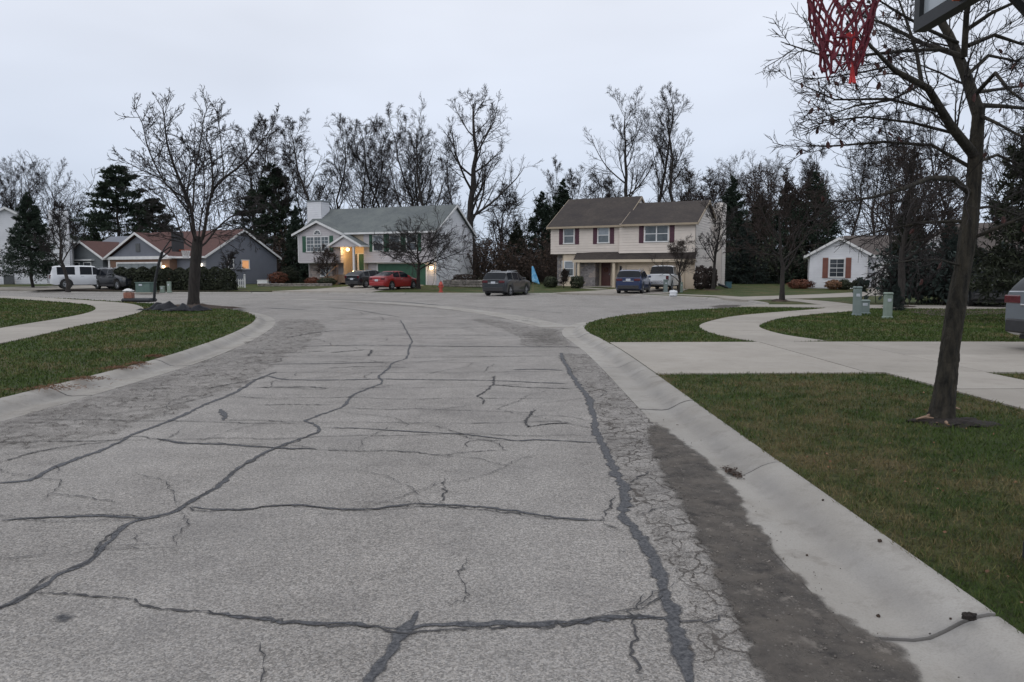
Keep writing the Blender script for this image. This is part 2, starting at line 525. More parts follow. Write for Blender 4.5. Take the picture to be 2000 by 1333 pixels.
MAT['cedar'] = mat("cedar_foliage", (0.011, 0.016, 0.007), (0.022, 0.027, 0.011), 2, 0.85, island=0.45)
MAT['boxwood'] = mat("shrub_foliage", (0.016, 0.024, 0.011), (0.035, 0.042, 0.018), 3, 0.8, island=0.45)
MAT['deadleaf'] = mat("dead_leaf", (0.085, 0.030, 0.022), (0.045, 0.017, 0.016), 12, 0.8, island=0.35)
MAT['rustleaf'] = mat("rust_leaf", (0.13, 0.042, 0.02), (0.08, 0.028, 0.015), 12, 0.8, island=0.4)
MAT['brownleaf'] = mat("brown_leaf", (0.058, 0.033, 0.022), (0.032, 0.022, 0.016), 12, 0.85, island=0.5)
MAT['straw'] = mat("dry_needles", (0.2, 0.105, 0.055), (0.11, 0.058, 0.034), 12, 0.9, island=0.4)

def siding(name, c, k=0.88):
    return mat(name, c, tuple(x * k for x in c), 0.8, 0.6, 0.05, 60, 0.002, rough2=0.75)
MAT['white'] = siding("white_siding", (0.70, 0.71, 0.74))
MAT['lightgrey'] = siding("pale_grey_siding", (0.53, 0.50, 0.515))
MAT['beige'] = siding("beige_siding", (0.68, 0.61, 0.55))
MAT['beigeside'] = siding("beige_siding_side", (0.68, 0.63, 0.59))
MAT['slate'] = siding("blue_grey_siding", (0.155, 0.168, 0.20))
MAT['slate2'] = siding("grey_green_siding", (0.14, 0.155, 0.165))
MAT['trim'] = mat("white_trim", (0.72, 0.72, 0.72), (0.62, 0.62, 0.62), 2, 0.55)
MAT['creamtrim'] = mat("cream_trim", (0.56, 0.475, 0.36), (0.5, 0.42, 0.32), 2, 0.55)
MAT['tantrim'] = mat("tan_gutter", (0.36, 0.29, 0.21), (0.3, 0.245, 0.18), 2, 0.55)
MAT['cream'] = mat("cream_panel", (0.66, 0.55, 0.43), (0.58, 0.485, 0.38), 1.5, 0.6)
MAT['green'] = mat("green_paint", (0.028, 0.105, 0.062), (0.022, 0.085, 0.05), 2, 0.5)
MAT['maroon'] = mat("maroon_paint", (0.085, 0.026, 0.045), (0.065, 0.02, 0.036), 3, 0.6)
MAT['redbrown'] = mat("red_brown_paint", (0.22, 0.085, 0.06), (0.17, 0.065, 0.048), 3, 0.6)
MAT['doorred'] = mat("dark_red_door", (0.09, 0.028, 0.022), (0.07, 0.022, 0.018), 3, 0.5)
MAT['brick'] = None
MAT['glass'] = mat("window_glass", (0.035, 0.042, 0.05), (0.055, 0.062, 0.072), 1.2, 0.08, spec=0.8)
MAT['glass_pale'] = mat("curtained_glass", (0.30, 0.33, 0.36), (0.17, 0.2, 0.23), 1.6, 0.12, spec=0.8)
MAT['glass_mid'] = mat("shaded_glass", (0.105, 0.125, 0.135), (0.06, 0.075, 0.085), 1.6, 0.1, spec=0.8)

def roof_mat(name, a, b_, streak):
    m, n, l, b = new_mat(name)
    v = coords(n, l, 'obj')
    br = n.new("ShaderNodeTexBrick")
    mp = n.new("ShaderNodeMapping"); l.new(v, mp.inputs[0])
    mp.inputs["Scale"].default_value = (1, 1.6, 1)
    l.new(mp.outputs[0], br.inputs["Vector"])
    br.inputs["Scale"].default_value = 3.2; br.inputs["Mortar Size"].default_value = 0.0
    br.inputs["Color1"].default_value = (*a, 1); br.inputs["Color2"].default_value = (*b_, 1); br.inputs["Mortar"].default_value = (*b_, 1)
    f = maprange(n, l, noise(n, l, v, 0.5, 6, 0.7), 0.42, 0.66)
    col = mixc(n, l, f, br.outputs["Color"], streak)
    col = mixc(n, l, math_(n, l, 'MULTIPLY', maprange(n, l, noise(n, l, v, 9, 5, 0.8), 0.4, 0.7), 0.35), col, tuple(x * 0.6 for x in b_))
    l.new(col, b.inputs["Base Color"]); b.inputs["Roughness"].default_value = 0.9; b.inputs["Specular IOR Level"].default_value = 0.2
    bump(n, l, noise(n, l, v, 18, 5, 0.8), b, 0.6, 0.02)
    return m
MAT['roof_grey'] = roof_mat("grey_shingles", (0.14, 0.156, 0.158), (0.106, 0.118, 0.123), (0.165, 0.182, 0.178))
MAT['roof_brown'] = roof_mat("brown_shingles", (0.082, 0.07, 0.062), (0.054, 0.046, 0.043), (0.046, 0.04, 0.04))
MAT['roof_red'] = roof_mat("red_brown_shingles", (0.125, 0.068, 0.06), (0.092, 0.052, 0.048), (0.10, 0.057, 0.052))
MAT['roof_tan'] = roof_mat("tan_shingles", (0.125, 0.105, 0.096), (0.09, 0.078, 0.073), (0.10, 0.088, 0.082))

def stone_mat(name, cols, mortar, scale):
    m, n, l, b = new_mat(name)
    v = coords(n, l, 'obj', (1, 1, 1.5))
    vo = n.new("ShaderNodeTexVoronoi"); vo.inputs["Scale"].default_value = scale; l.new(v, vo.inputs["Vector"])
    ve = n.new("ShaderNodeTexVoronoi"); ve.feature = 'DISTANCE_TO_EDGE'; ve.inputs["Scale"].default_value = scale; l.new(v, ve.inputs["Vector"])
    sp = n.new("ShaderNodeSeparateColor"); l.new(vo.outputs["Color"], sp.inputs[0])
    col = mixc(n, l, sp.outputs[0], cols[0], cols[1])
    col = mixc(n, l, math_(n, l, 'GREATER_THAN', sp.outputs[1], 0.66), col, cols[2])
    j = math_(n, l, 'LESS_THAN', ve.outputs["Distance"], 0.05)
    col = mixc(n, l, j, col, mortar)
    l.new(col, b.inputs["Base Color"]); b.inputs["Roughness"].default_value = 0.9
    bump(n, l, maprange(n, l, ve.outputs["Distance"], 0, 0.12), b, 0.9, 0.04)
    return m
MAT['stone'] = stone_mat("fieldstone", ((0.17, 0.155, 0.16), (0.26, 0.24, 0.24), (0.34, 0.29, 0.26)), (0.30, 0.28, 0.27), 3.2)
MAT['pinkstone'] = stone_mat("pink_stone", ((0.36, 0.29, 0.27), (0.46, 0.39, 0.36), (0.26, 0.235, 0.24)), (0.36, 0.33, 0.31), 3.4)
MAT['wallstone'] = stone_mat("wall_stone", ((0.25, 0.225, 0.205), (0.33, 0.30, 0.275), (0.21, 0.19, 0.175)), (0.17, 0.155, 0.14), 2.6)

def brick_mat():
    m, n, l, b = new_mat("orange_brick")
    v = coords(n, l, 'obj')
    sw = n.new("ShaderNodeSeparateXYZ"); l.new(v, sw.inputs[0])
    cb = n.new("ShaderNodeCombineXYZ")
    l.new(math_(n, l, 'ADD', sw.outputs[0], sw.outputs[1]), cb.inputs[0]); l.new(sw.outputs[2], cb.inputs[1])
    br = n.new("ShaderNodeTexBrick"); l.new(cb.outputs[0], br.inputs["Vector"])
    br.inputs["Scale"].default_value = 4.5
    br.inputs["Color1"].default_value = (0.21, 0.105, 0.062, 1); br.inputs["Color2"].default_value = (0.145, 0.08, 0.055, 1)
    br.inputs["Mortar"].default_value = (0.2, 0.17, 0.15, 1)
    l.new(br.outputs["Color"], b.inputs["Base Color"]); b.inputs["Roughness"].default_value = 0.9
    bump(n, l, br.outputs["Fac"], b, -0.5, 0.01)
    return m
MAT['brick'] = brick_mat()
def glow(name, c, s):
    m, n, l, b = new_mat(name)
    nz = noise(n, l, coords(n, l, 'obj'), 3, 3)
    b.inputs["Base Color"].default_value = (*c, 1)
    b.inputs["Emission Color"].default_value = (*c, 1)
    l.new(maprange(n, l, nz, 0.3, 0.7, s * 0.75, s * 1.15), b.inputs["Emission Strength"])
    return m
MAT['lamp'] = glow("lit_lamp_glass", (1.0, 0.72, 0.38), 9.0)
MAT['lamp_white'] = glow("lit_lamp_white", (1.0, 0.88, 0.7), 7.0)
MAT['litpane'] = glow("lit_window", (0.75, 0.36, 0.16), 0.55)
def paint(name, c, rough=0.3, metallic=0.0):
    return mat(name, c, tuple(x * 0.9 for x in c), 1.5, rough, metallic=metallic, coat=0.7)
MAT['car_red'] = paint("red_car_paint", (0.29, 0.014, 0.018))
MAT['car_black'] = paint("black_car_paint", (0.012, 0.014, 0.018))
MAT['car_grey'] = paint("grey_car_paint", (0.022, 0.026, 0.033), 0.32, 0.1)
MAT['car_navy'] = paint("navy_car_paint", (0.010, 0.024, 0.085))
MAT['car_white'] = paint("white_car_paint", (0.66, 0.68, 0.71))
MAT['car_silver'] = paint("silver_car_paint", (0.17, 0.195, 0.22), 0.32, 0.4)
MAT['car_glass'] = mat("car_glass", (0.008, 0.010, 0.014), (0.013, 0.016, 0.021), 1, 0.1, spec=0.15)
MAT['car_trim'] = mat("black_plastic", (0.018, 0.018, 0.02), (0.028, 0.028, 0.03), 6, 0.6)
MAT['tyre'] = mat("tyre_rubber", (0.016, 0.016, 0.017), (0.026, 0.026, 0.026), 10, 0.85)
MAT['rim'] = mat("alloy_rim", (0.36, 0.37, 0.39), (0.26, 0.27, 0.28), 6, 0.35, metallic=0.7)
MAT['chrome'] = mat("bright_trim", (0.6, 0.61, 0.63), (0.5, 0.5, 0.52), 6, 0.25, metallic=0.8)
MAT['tail'] = mat("tail_lamp_red", (0.10, 0.006, 0.012), (0.07, 0.005, 0.009), 6, 0.15, spec=0.7)
MAT['headlamp'] = mat("clear_lamp", (0.45, 0.47, 0.5), (0.35, 0.36, 0.4), 6, 0.15, spec=0.7)
MAT['plate'] = mat("licence_plate", (0.55, 0.58, 0.62), (0.42, 0.45, 0.5), 9, 0.5)
MAT['black'] = mat("black_plastic_matte", (0.014, 0.015, 0.02), (0.022, 0.024, 0.03), 5, 0.55)
MAT['blackmetal'] = mat("black_steel", (0.006, 0.007, 0.009), (0.010, 0.012, 0.014), 5, 0.55)
MAT['tarp'] = mat("black_plastic_sheet", (0.008, 0.009, 0.013), (0.013, 0.014, 0.019), 4, 0.6, 0.5, 9, 0.04, spec=0.25)
MAT['utility'] = mat("pale_green_enamel", (0.235, 0.29, 0.245), (0.185, 0.235, 0.2), 3, 0.6)
MAT['utility2'] = mat("grey_green_enamel", (0.2, 0.245, 0.235), (0.16, 0.2, 0.195), 3, 0.6)
MAT['utility3'] = mat("dark_green_enamel", (0.095, 0.15, 0.13), (0.075, 0.12, 0.105), 3, 0.6)
MAT['hydrant'] = mat("hydrant_red", (0.45, 0.07, 0.045), (0.34, 0.055, 0.04), 6, 0.55)
MAT['flag'] = mat("blue_flag_cloth", (0.10, 0.36, 0.62), (0.30, 0.55, 0.72), 6, 0.8, lo=0.45, hi=0.6)
MAT['whitebag'] = mat("white_plastic", (0.7, 0.71, 0.73), (0.58, 0.6, 0.63), 9, 0.5)
MAT['redbox'] = mat("red_brown_block", (0.22, 0.085, 0.058), (0.30, 0.15, 0.11), 9, 0.8)
MAT['wood'] = mat("step_wood", (0.28, 0.19, 0.13), (0.2, 0.135, 0.095), 6, 0.8)
MAT['net'] = mat("red_net_cord", (0.15, 0.014, 0.026), (0.095, 0.01, 0.024), 30, 0.8)
MAT['nettip'] = mat("bright_red_cord", (0.62, 0.06, 0.06), (0.45, 0.035, 0.04), 30, 0.8)
MAT['orange'] = mat("orange_rim", (0.5, 0.11, 0.04), (0.38, 0.08, 0.035), 9, 0.5)
MAT['board'] = mat("clear_backboard", (0.40, 0.44, 0.47), (0.34, 0.38, 0.41), 2, 0.2, spec=0.6)
MAT['acunit'] = mat("grey_metal_box", (0.1, 0.105, 0.11), (0.07, 0.075, 0.08), 6, 0.6)
MAT['tealbox'] = mat("teal_bin", (0.05, 0.13, 0.16), (0.04, 0.1, 0.12), 6, 0.6)
MAT['steelgrey'] = mat("garage_grey", (0.2, 0.225, 0.235), (0.165, 0.185, 0.2), 2, 0.5)

# ================================================================== GROUND
KW = 0.62          # kerb and gutter width
RIGHT = smooth_curve([(1.5, -8), (1.5, 0), (1.5, 7), (1.5, 13.5), (1.42, 16.5), (1.3, 19), (1.55, 21.6), (2.3, 24.1), (3.9, 27.2), (6.3, 30.0), (8.8, 32),
                      (10.8, 34), (12, 36.6), (12.4, 39.5), (12.2, 42.5), (11.2, 45.4), (9.8, 48), (8.3, 50.6), (6.3, 52.9), (3.6, 54.2), (0, 54.3),
                      (-5, 54.9), (-12, 56.0), (-20, 57.0), (-28, 57.2), (-36, 58.8), (-52, 63.5), (-75, 71)], 0.4)
LEFT = smooth_curve([(-5.5, -8), (-5.5, 0), (-5.5, 7), (-5.5, 11), (-5.65, 14), (-6.3, 18.3), (-7.2, 22.4), (-8.3, 25.8), (-10, 29.2), (-12.4, 32.4),
                     (-15.6, 35.4), (-19.6, 38.7), (-26, 43.8), (-36, 50.3), (-52, 58), (-75, 66)], 0.4)
R_BACK = offset(RIGHT, KW)           # the right kerb lies to the right of its direction of travel
L_BACK = offset(LEFT, -KW)

def sheet(name, poly, zf, matr, res=2.0, parent=None):
    poly = np.asarray(poly, float)
    x0, y0 = poly.min(0); x1, y1 = poly.max(0)
    gx, gy = np.meshgrid(np.arange(x0, x1, res), np.arange(y0, y1, res))
    g = np.stack([gx.ravel(), gy.ravel()], 1) + rng.uniform(-0.2, 0.2, (gx.size, 2)) * res
    g = g[in_poly(g[:, 0], g[:, 1], poly)]
    pts = [Vector(p) for p in poly] + [Vector(p) for p in g]
    n = len(poly)
    vo, eo, fo, *_ = delaunay_2d_cdt(pts, [(i, (i + 1) % n) for i in range(n)], [], 1, 1e-4)
    v = [(p.x, p.y, zf(p.x, p.y)) for p in vo]
    return mesh_obj(name, v, [tuple(f) for f in fo], matr, parent, fix=False)

ground = mesh_obj("ground", [(-900, -300, -0.16), (900, -300, -0.16), (900, 1500, -0.16), (-900, 1500, -0.16)], [(0, 1, 2, 3)], MAT['earth'])
struct(ground)
road_poly = np.vstack([RIGHT, LEFT[::-1]])
road = struct(sheet("road", road_poly, lambda x, y: 0.0, MAT['asphalt'], 3.0))
FARX = 95
lawn_r = struct(sheet("lawn_right", np.vstack([offset(RIGHT, KW - 0.03)[RIGHT[:, 0] > -60], [(-120, 90), (-120, 170), (150, 170), (150, -8)]]), hz, MAT['lawn'], 4.0))
lawn_l = struct(sheet("lawn_left", np.vstack([offset(LEFT, -KW + 0.03)[LEFT[:, 0] > -60], [(-75, 55), (-75, -8)]]), hz, MAT['lawn'], 4.0))

# kerb slabs: rolled profile, about three metres each
PROF = [(0.0, -0.10), (0.0, 0.006), (0.03, 0.008), (0.26, -0.004), (0.33, 0.006), (0.40, 0.040), (0.47, 0.080), (0.53, 0.102), (0.585, 0.113), (0.62, 0.112), (0.62, -0.10)]
GRIME_SHADE = [0, 0.1, 0.05, 0.15, 0.75, 1.0, 0.35, 0.1, 0.1, 0.5, 0.5]  # per profile point: dirt and painted shade, strongest where the roll turns up
def kerb(name, curve, side, cuts, label):
    root = struct(bpy.data.objects.new(name, None)); C.objects.link(root); root["label"] = label
    s = np.r_[0, np.cumsum(np.linalg.norm(np.diff(curve, axis=0), axis=1))]
    for a, b in zip(cuts[:-1], cuts[1:]):
        u = np.linspace(a + 0.011, b - 0.011, max(3, int((b - a) / 0.6) + 1))
        u = np.r_[u[0], u[0] + 0.025, u[1:-1], u[-1] - 0.025, u[-1]]
        c = np.stack([np.interp(u, s, curve[:, 0]), np.interp(u, s, curve[:, 1])], 1)
        t = np.stack([np.interp(u + 0.15, s, curve[:, 0]) - np.interp(u - 0.15, s, curve[:, 0]), np.interp(u + 0.15, s, curve[:, 1]) - np.interp(u - 0.15, s, curve[:, 1])], 1)
        t /= np.linalg.norm(t, axis=1, keepdims=True)
        nrm = np.stack([t[:, 1], -t[:, 0]], 1) * side
        mb = MB(); m = len(PROF)
        dz = rnd.uniform(-0.004, 0.004)
        vs = []
        for i in range(len(u)):
            for (o, z) in PROF:
                vs.append((c[i, 0] + nrm[i, 0] * o, c[i, 1] + nrm[i, 1] * o, z + (dz if z > -0.05 else 0)))
        fs = [(i * m + k, i * m + k + 1, (i + 1) * m + k + 1, (i + 1) * m + k) for i in range(len(u) - 1) for k in range(m - 1)]
        fs += [tuple(range(m)), tuple((len(u) - 1) * m + k for k in range(m - 1, -1, -1))]
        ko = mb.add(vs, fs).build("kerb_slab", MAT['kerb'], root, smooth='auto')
        ga = ko.data.attributes.new("grime_shade", 'FLOAT', 'POINT')
        gv = np.tile(np.array(GRIME_SHADE, np.float32), (len(u), 1)); gv[0] = gv[-1] = 1.6
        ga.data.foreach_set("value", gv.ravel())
    return root
def cuts_for(curve, ys, step):
    s = np.r_[0, np.cumsum(np.linalg.norm(np.diff(curve, axis=0), axis=1))]
    c = [0.0] + [float(np.interp(y, curve[:60, 1], s[:60])) for y in ys]
    while c[-1] + step < s[-1]:
        c.append(c[-1] + step)
    return c + [float(s[-1])]
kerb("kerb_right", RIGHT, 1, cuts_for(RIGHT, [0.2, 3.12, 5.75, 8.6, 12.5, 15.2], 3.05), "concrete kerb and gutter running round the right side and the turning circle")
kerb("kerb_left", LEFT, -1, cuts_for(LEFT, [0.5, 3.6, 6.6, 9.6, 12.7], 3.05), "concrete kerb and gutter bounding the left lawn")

# concrete walks and drives: slabs with open joints
CONC = []          # plan outlines, kept free of grass
def slab(root, quad, lift=0.022, th=0.1):
    """slab from a plan outline, draped on the lot"""
    q = np.asarray(quad, float)
    c = q.mean(0)
    n = len(q)
    d = rnd.uniform(-0.003, 0.003)
    vs = [(x, y, hz(x, y) + lift + d) for x, y in q] + [(x, y, hz(x, y) - th) for x, y in q]
    fs = [tuple(range(n)), tuple(range(2 * n - 1, n - 1, -1))] + [(i, n + i, n + (i + 1) % n, (i + 1) % n) for i in range(n)]
    mesh_obj("slab", vs, fs, MAT['concrete'], root, fix=True)
def walk(name, centre, width, step, label):
    root = struct(bpy.data.objects.new(name, None)); C.objects.link(root); root["label"] = label
    c = resample(smooth_curve(centre, 0.3), step / 3)
    l_, r_ = offset(c, -width / 2), offset(c, width / 2)
    CONC.append(np.vstack([l_, r_[::-1]]))
    for i in range(0, len(c) - 3, 3):
        L_, R_ = l_[i:i + 4].copy(), r_[i:i + 4].copy()
        t = c[i + 3] - c[i]; t = t / np.linalg.norm(t) * 0.006
        L_[0] += t; R_[0] += t; L_[-1] -= t; R_[-1] -= t
        slab(root, np.vstack([R_, L_[::-1]]))
    return root
def drive(name, rows, label, lift=0.022):
    """rows of (left, right) corners; each bay between two rows is split into two slabs"""
    root = struct(bpy.data.objects.new(name, None)); C.objects.link(root); root["label"] = label
    rows = [(np.array(a, float), np.array(b, float)) for a, b in rows]
    CONC.append(np.array([r[0] for r in rows] + [r[1] for r in rows[::-1]]))
    for (a0, b0), (a1, b1) in zip(rows[:-1], rows[1:]):
        for k in (0, 1):
            q = [a0 + (b0 - a0) * k / 2, a0 + (b0 - a0) * (k + 1) / 2, a1 + (b1 - a1) * (k + 1) / 2, a1 + (b1 - a1) * k / 2]
            m = sum(q) / 4
            slab(root, [m + (p - m) * (1 - 0.006 / max(0.4, np.linalg.norm(p - m))) for p in q], lift)
    return root
walk("sidewalk_left", [(-9.3, -8), (-9.35, 0), (-9.6, 5), (-10.5, 10.5), (-11.9, 16.5), (-13, 20.5), (-13.9, 24.5), (-15.2, 28.5), (-17.2, 32.4), (-20, 36.2), (-25.4, 41), (-32, 46.2), (-45, 53.5), (-60, 60)], 1.75, 1.6,
     "curving concrete sidewalk across the left lawn")
walk("sidewalk_right", [(6.35, -8), (6.35, 2), (6.35, 8), (6.3, 10.98)], 1.5, 1.6, "straight concrete sidewalk beside the near right tree")
walk("sidewalk_corner", [(6.1, 15.95), (5.75, 17.6), (5.9, 20), (6.55, 21.9), (8.2, 24.8), (10.4, 27.3), (13.0, 29.8), (14.9, 32.5), (15.3, 35.5), (15.6, 38.5), (15.2, 41.5)], 1.6, 1.6, "winding concrete sidewalk round the corner lawn")
d1 = struct(bpy.data.objects.new("driveway_right", None)); C.objects.link(d1); d1["label"] = "wide concrete driveway crossing to the right edge"
CONC.append(np.array([(2.1, 10.95), (16, 10.95), (16, 15.9), (2.1, 15.9)]))
_a = offset(RIGHT, KW + 0.016)
for x0, x1, y0, y1 in ((5.306, 7.094, 10.98, 15.9), (7.106, 10.6, 10.98, 13.4), (7.106, 10.6, 13.412, 15.9), (10.612, 14.4, 10.98, 13.4), (10.612, 14.4, 13.412, 15.9), (14.412, 19, 10.98, 13.4), (14.412, 19, 13.412, 15.9)):
    slab(d1, [(x0, y0), (x1, y0), (x1, y1), (x0, y1)])
_e = _a[(_a[:, 1] > 10.95) & (_a[:, 1] < 15.9) & (_a[:, 0] < 5)]
slab(d1, np.vstack([[(5.294, 15.9)], _e[::-1], [(_e[0][0], 10.86), (5.294, 10.98)]])[::-1])
drive("driveway_far_right", [((9.9, 32.6), (11.6, 34.6)), ((14.2, 31.2), (14.6, 34.4)), ((19, 30.6), (19.2, 33.8)), ((25, 30.4), (25.2, 33.6)), ((33, 30.4), (33.2, 33.6))], "pale concrete driveway behind the utility pedestals", 0.03)
drive("driveway_white_house", [((12.2, 44.4), (12.8, 40.4)), ((16.2, 47.2), (17.2, 43.4)), ((21.4, 51.6), (22.8, 47.4)), ((27, 56.6), (30.5, 52.6)), ((29, 60.5), (35, 58.5)), ((30, 63.5), (36, 62))], "concrete driveway leading to the white house")
drive("driveway_beige_house", [((3.0, 54.9), (8.8, 51.0)), ((6.4, 58.2), (11.4, 54.2)), ((8.6, 61.5), (13.4, 58.4)), ((9.8, 63.7), (14.6, 61.4))], "concrete driveway in front of the beige house garage")
drive("driveway_grey_house", [((-18.5, 57.4), (-10.6, 56.4)), ((-16.2, 61), (-10.2, 59.4)), ((-14.6, 66), (-8.6, 63.6)), ((-13.3, 71.3), (-8.2, 69.3))], "concrete driveway of the pale grey house with parked cars")
drive("driveway_left_house", [((-47, 62.5), (-37.8, 59.9)), ((-43, 65.5), (-33, 61.4)), ((-38, 70), (-29.5, 65.5)), ((-36, 75), (-30, 71.5))], "concrete driveway of the slate house behind the hedge")
walk("path_beige_house", [(5.6, 64.8), (6.2, 63), (7.5, 60.7)], 1.1, 1.5, "short concrete path to the beige house door")
walk("path_far_walk", [(9.3, 53.4), (11.2, 50.6), (13, 47.6), (13.6, 45.2)], 1.3, 1.6, "concrete walk along the lawn strip beyond the turning circle")

# valley gutter across the junction
vg = struct(bpy.data.objects.new("valley_gutter", None)); C.objects.link(vg); vg["label"] = "shallow concrete gutter curving across the junction"
vc = resample(smooth_curve([(-16.5, 46.5), (-12, 43.8), (-8.4, 41.0), (-5.2, 37.6), (-2.3, 32.6), (-0.2, 27.4), (0.85, 23.6), (1.52, 21.2)], 0.3), 0.5)
vl, vr = offset(vc, -0.5), offset(vc, 0.5)
for i in range(0, len(vc) - 4, 4):
    q = np.vstack([vr[i:i + 5], vl[i:i + 5][::-1]])
    m = q.mean(0)
    q = m + (q - m) * 0.992
    if i > 6:
        mesh_obj("slab", [(x, y, 0.006 + rnd.uniform(0, 0.004)) for x, y in q] + [(x, y, -0.08) for x, y in q],
                 [tuple(range(10)), tuple(range(19, 9, -1))] + [(k, 10 + k, 10 + (k + 1) % 10, (k + 1) % 10) for k in range(10)], MAT['kerb'], vg, fix=True)

# ------------------------------------------------------------------ patches and cracks on the road
def edge_patch(name, poly, z, matr, soft, res, parent, label):
    poly = np.asarray(poly, float)
    x0, y0 = poly.min(0); x1, y1 = poly.max(0)
    gx, gy = np.meshgrid(np.arange(x0, x1 + res, res), np.arange(y0, y1 + res, res))
    P = np.stack([gx, gy], -1)
    a, b = poly, np.roll(poly, -1, 0)
    d = np.full(gx.shape, 1e9)
    for p, q in zip(a, b):
        ab = q - p
        t = np.clip(((P - p) @ ab) / max(ab @ ab, 1e-9), 0, 1)
        d = np.minimum(d, np.linalg.norm(P - p - t[..., None] * ab, axis=-1))
    d = np.where(in_poly(gx, gy, poly), d, -d)
    h, w = gx.shape
    idx = np.arange(h * w).reshape(h, w)
    F = np.stack([idx[:-1, :-1], idx[:-1, 1:], idx[1:, 1:], idx[1:, :-1]], -1).reshape(-1, 4)
    dm = np.maximum.reduce([d[:-1, :-1], d[:-1, 1:], d[1:, 1:], d[1:, :-1]]).ravel()
    F = F[dm > -soft]
    used = np.unique(F); remap = np.zeros(h * w, int); remap[used] = np.arange(len(used))
    zz = z(gx, gy) if callable(z) else np.full(gx.shape, z)
    V = np.stack([gx, gy, zz], -1).reshape(-1, 3)[used]
    o = fast_mesh(name, V, remap[F], matr, parent)
    at_ = o.data.attributes.new("edge", 'FLOAT', 'POINT')
    at_.data.foreach_set("value", np.clip(d / soft * 0.5 + 0.25, 0, 1).ravel()[used].astype(np.float32))
    o["label"] = label
    return o
px2 = lambda L, z=0.0: [G(x, y, z) for x, y in L]
edge_patch("cracked_patch", px2([(1085, 690), (1150, 692), (1290, 835), (1290, 900), (1345, 985), (1440, 1150), (1500, 1333), (1365, 1333), (1320, 1150), (1225, 1000), (1180, 860), (1135, 760)]), 0.0035, MAT['gator'], 0.25, 0.12, road, "alligator cracking along the right edge of the asphalt")
edge_patch("cracked_patch", [(-5.45, 6.6), (-5.45, 11), (-5.7, 15), (-6.4, 19), (-7.3, 23), (-8, 25.2), (-6.6, 25.5), (-5, 20), (-4.4, 15), (-3.9, 11), (-3.9, 8), (-4.2, 6.6)], 0.0085, MAT['gator'], 0.5, 0.2, road, "alligator cracking along the left edge of the asphalt")
edge_patch("cracked_patch", [(0.2, 16), (1.4, 15.6), (1.3, 18), (1.3, 21), (0.4, 22.5), (-0.9, 26), (-1.5, 25.6), (-0.4, 21.5), (0.1, 18.6)], 0.0036, MAT['gator'], 0.4, 0.15, road, "broken asphalt beside the corner kerb")
def silt_z(x, y):
    u = np.clip(x - 1.5, 0, 0.6)
    return np.interp(u, [o for o, z in PROF[1:-1]], [z for o, z in PROF[1:-1]]) + 0.008
edge_patch("silt_patch", [(1.36, 7.4), (1.54, 7.8), (1.64, 6.8), (1.68, 6.0), (1.64, 5.3), (1.55, 4.6), (1.52, 4.0), (1.5, 3.6), (1.56, 3.2), (1.64, 3.05), (1.6, 2.6), (1.52, 1.6), (0.96, 1.6), (0.98, 2.8), (1.03, 3.3), (1.1, 4.0), (1.16, 4.8), (1.2, 5.8), (1.26, 6.6)], silt_z, MAT['dirt'], 0.15, 0.025, road, "dark washed silt lying along the right gutter")
edge_patch("silt_patch", [(-5.5, 7.2), (-5.5, 10), (-5.6, 13), (-5.9, 15.5), (-5.6, 15.5), (-5.25, 12), (-4.95, 9.5), (-5.0, 7.2)], 0.0075, MAT['dirt_soft'], 1.0, 0.1, road, "dark broken asphalt along the left gutter")
edge_patch("silt_patch", [(0.3, 17), (1.35, 16.2), (1.28, 19.2), (1.45, 21), (0.9, 21), (0.3, 19.5)], 0.0077, MAT['dirt_soft'], 0.6, 0.12, road, "dark silt gathered at the corner kerb")
edge_patch("silt_patch", [(-9, 41.5), (-5.4, 38), (-3, 34), (-1.6, 31), (-2.2, 30.6), (-4.2, 33.8), (-7, 37.4), (-9.8, 40.2)], 0.0078, MAT['dirt_soft'], 1.0, 0.25, road, "dark worn asphalt before the valley gutter")
edge_patch("silt_patch", [(9.2, 32.9), (10.6, 34.6), (11.4, 37), (10.4, 37), (9.4, 35.2)], 0.0075, MAT['dirt'], 0.6, 0.15, road, "dark stain by the kerb of the turning circle")

def ribbon(name, pts, w, z, matr, seg=0.06, jag=0.35, wander=0.012, parent=None, soft=False):
    c = resample(smooth_curve(pts, 0.05), seg)
    n = len(c)
    k = np.cumsum(rng.normal(0, 1, (n, 2)), 0)
    k -= np.linspace(0, 1, n)[:, None] * k[-1]
    c = c + rng.normal(0, wander * 0.5, (n, 2)) + k * wander * 0.25
    ww = w * (1 + jag * rng.normal(0, 1, n)).clip(0.3, 2.0)
    fade = np.minimum(1, np.minimum(np.arange(n), np.arange(n)[::-1]) / 4 + 0.25)
    ww *= fade
    if soft:
        cols = [-1, -0.45, 0.45, 1]; ed = [0, 0.7, 0.7, 0]
    else:
        cols = [-1, 1]; ed = [1, 1]
    L = [offset(c, ww[:, None] * 0.5 * q) for q in cols]
    m = len(cols)
    V = np.stack(L, 1).reshape(-1, 2)
    V = np.c_[V, np.full(len(V), z)]
    idx = np.arange(n * m).reshape(n, m)
    F = np.stack([idx[:-1, :-1], idx[:-1, 1:], idx[1:, 1:], idx[1:, :-1]], -1).reshape(-1, 4)
    o = fast_mesh(name, V, F, matr, parent)
    a = o.data.attributes.new("edge", 'FLOAT', 'POINT')
    a.data.foreach_set("value", np.tile(np.array(ed, np.float32), n))
    return o
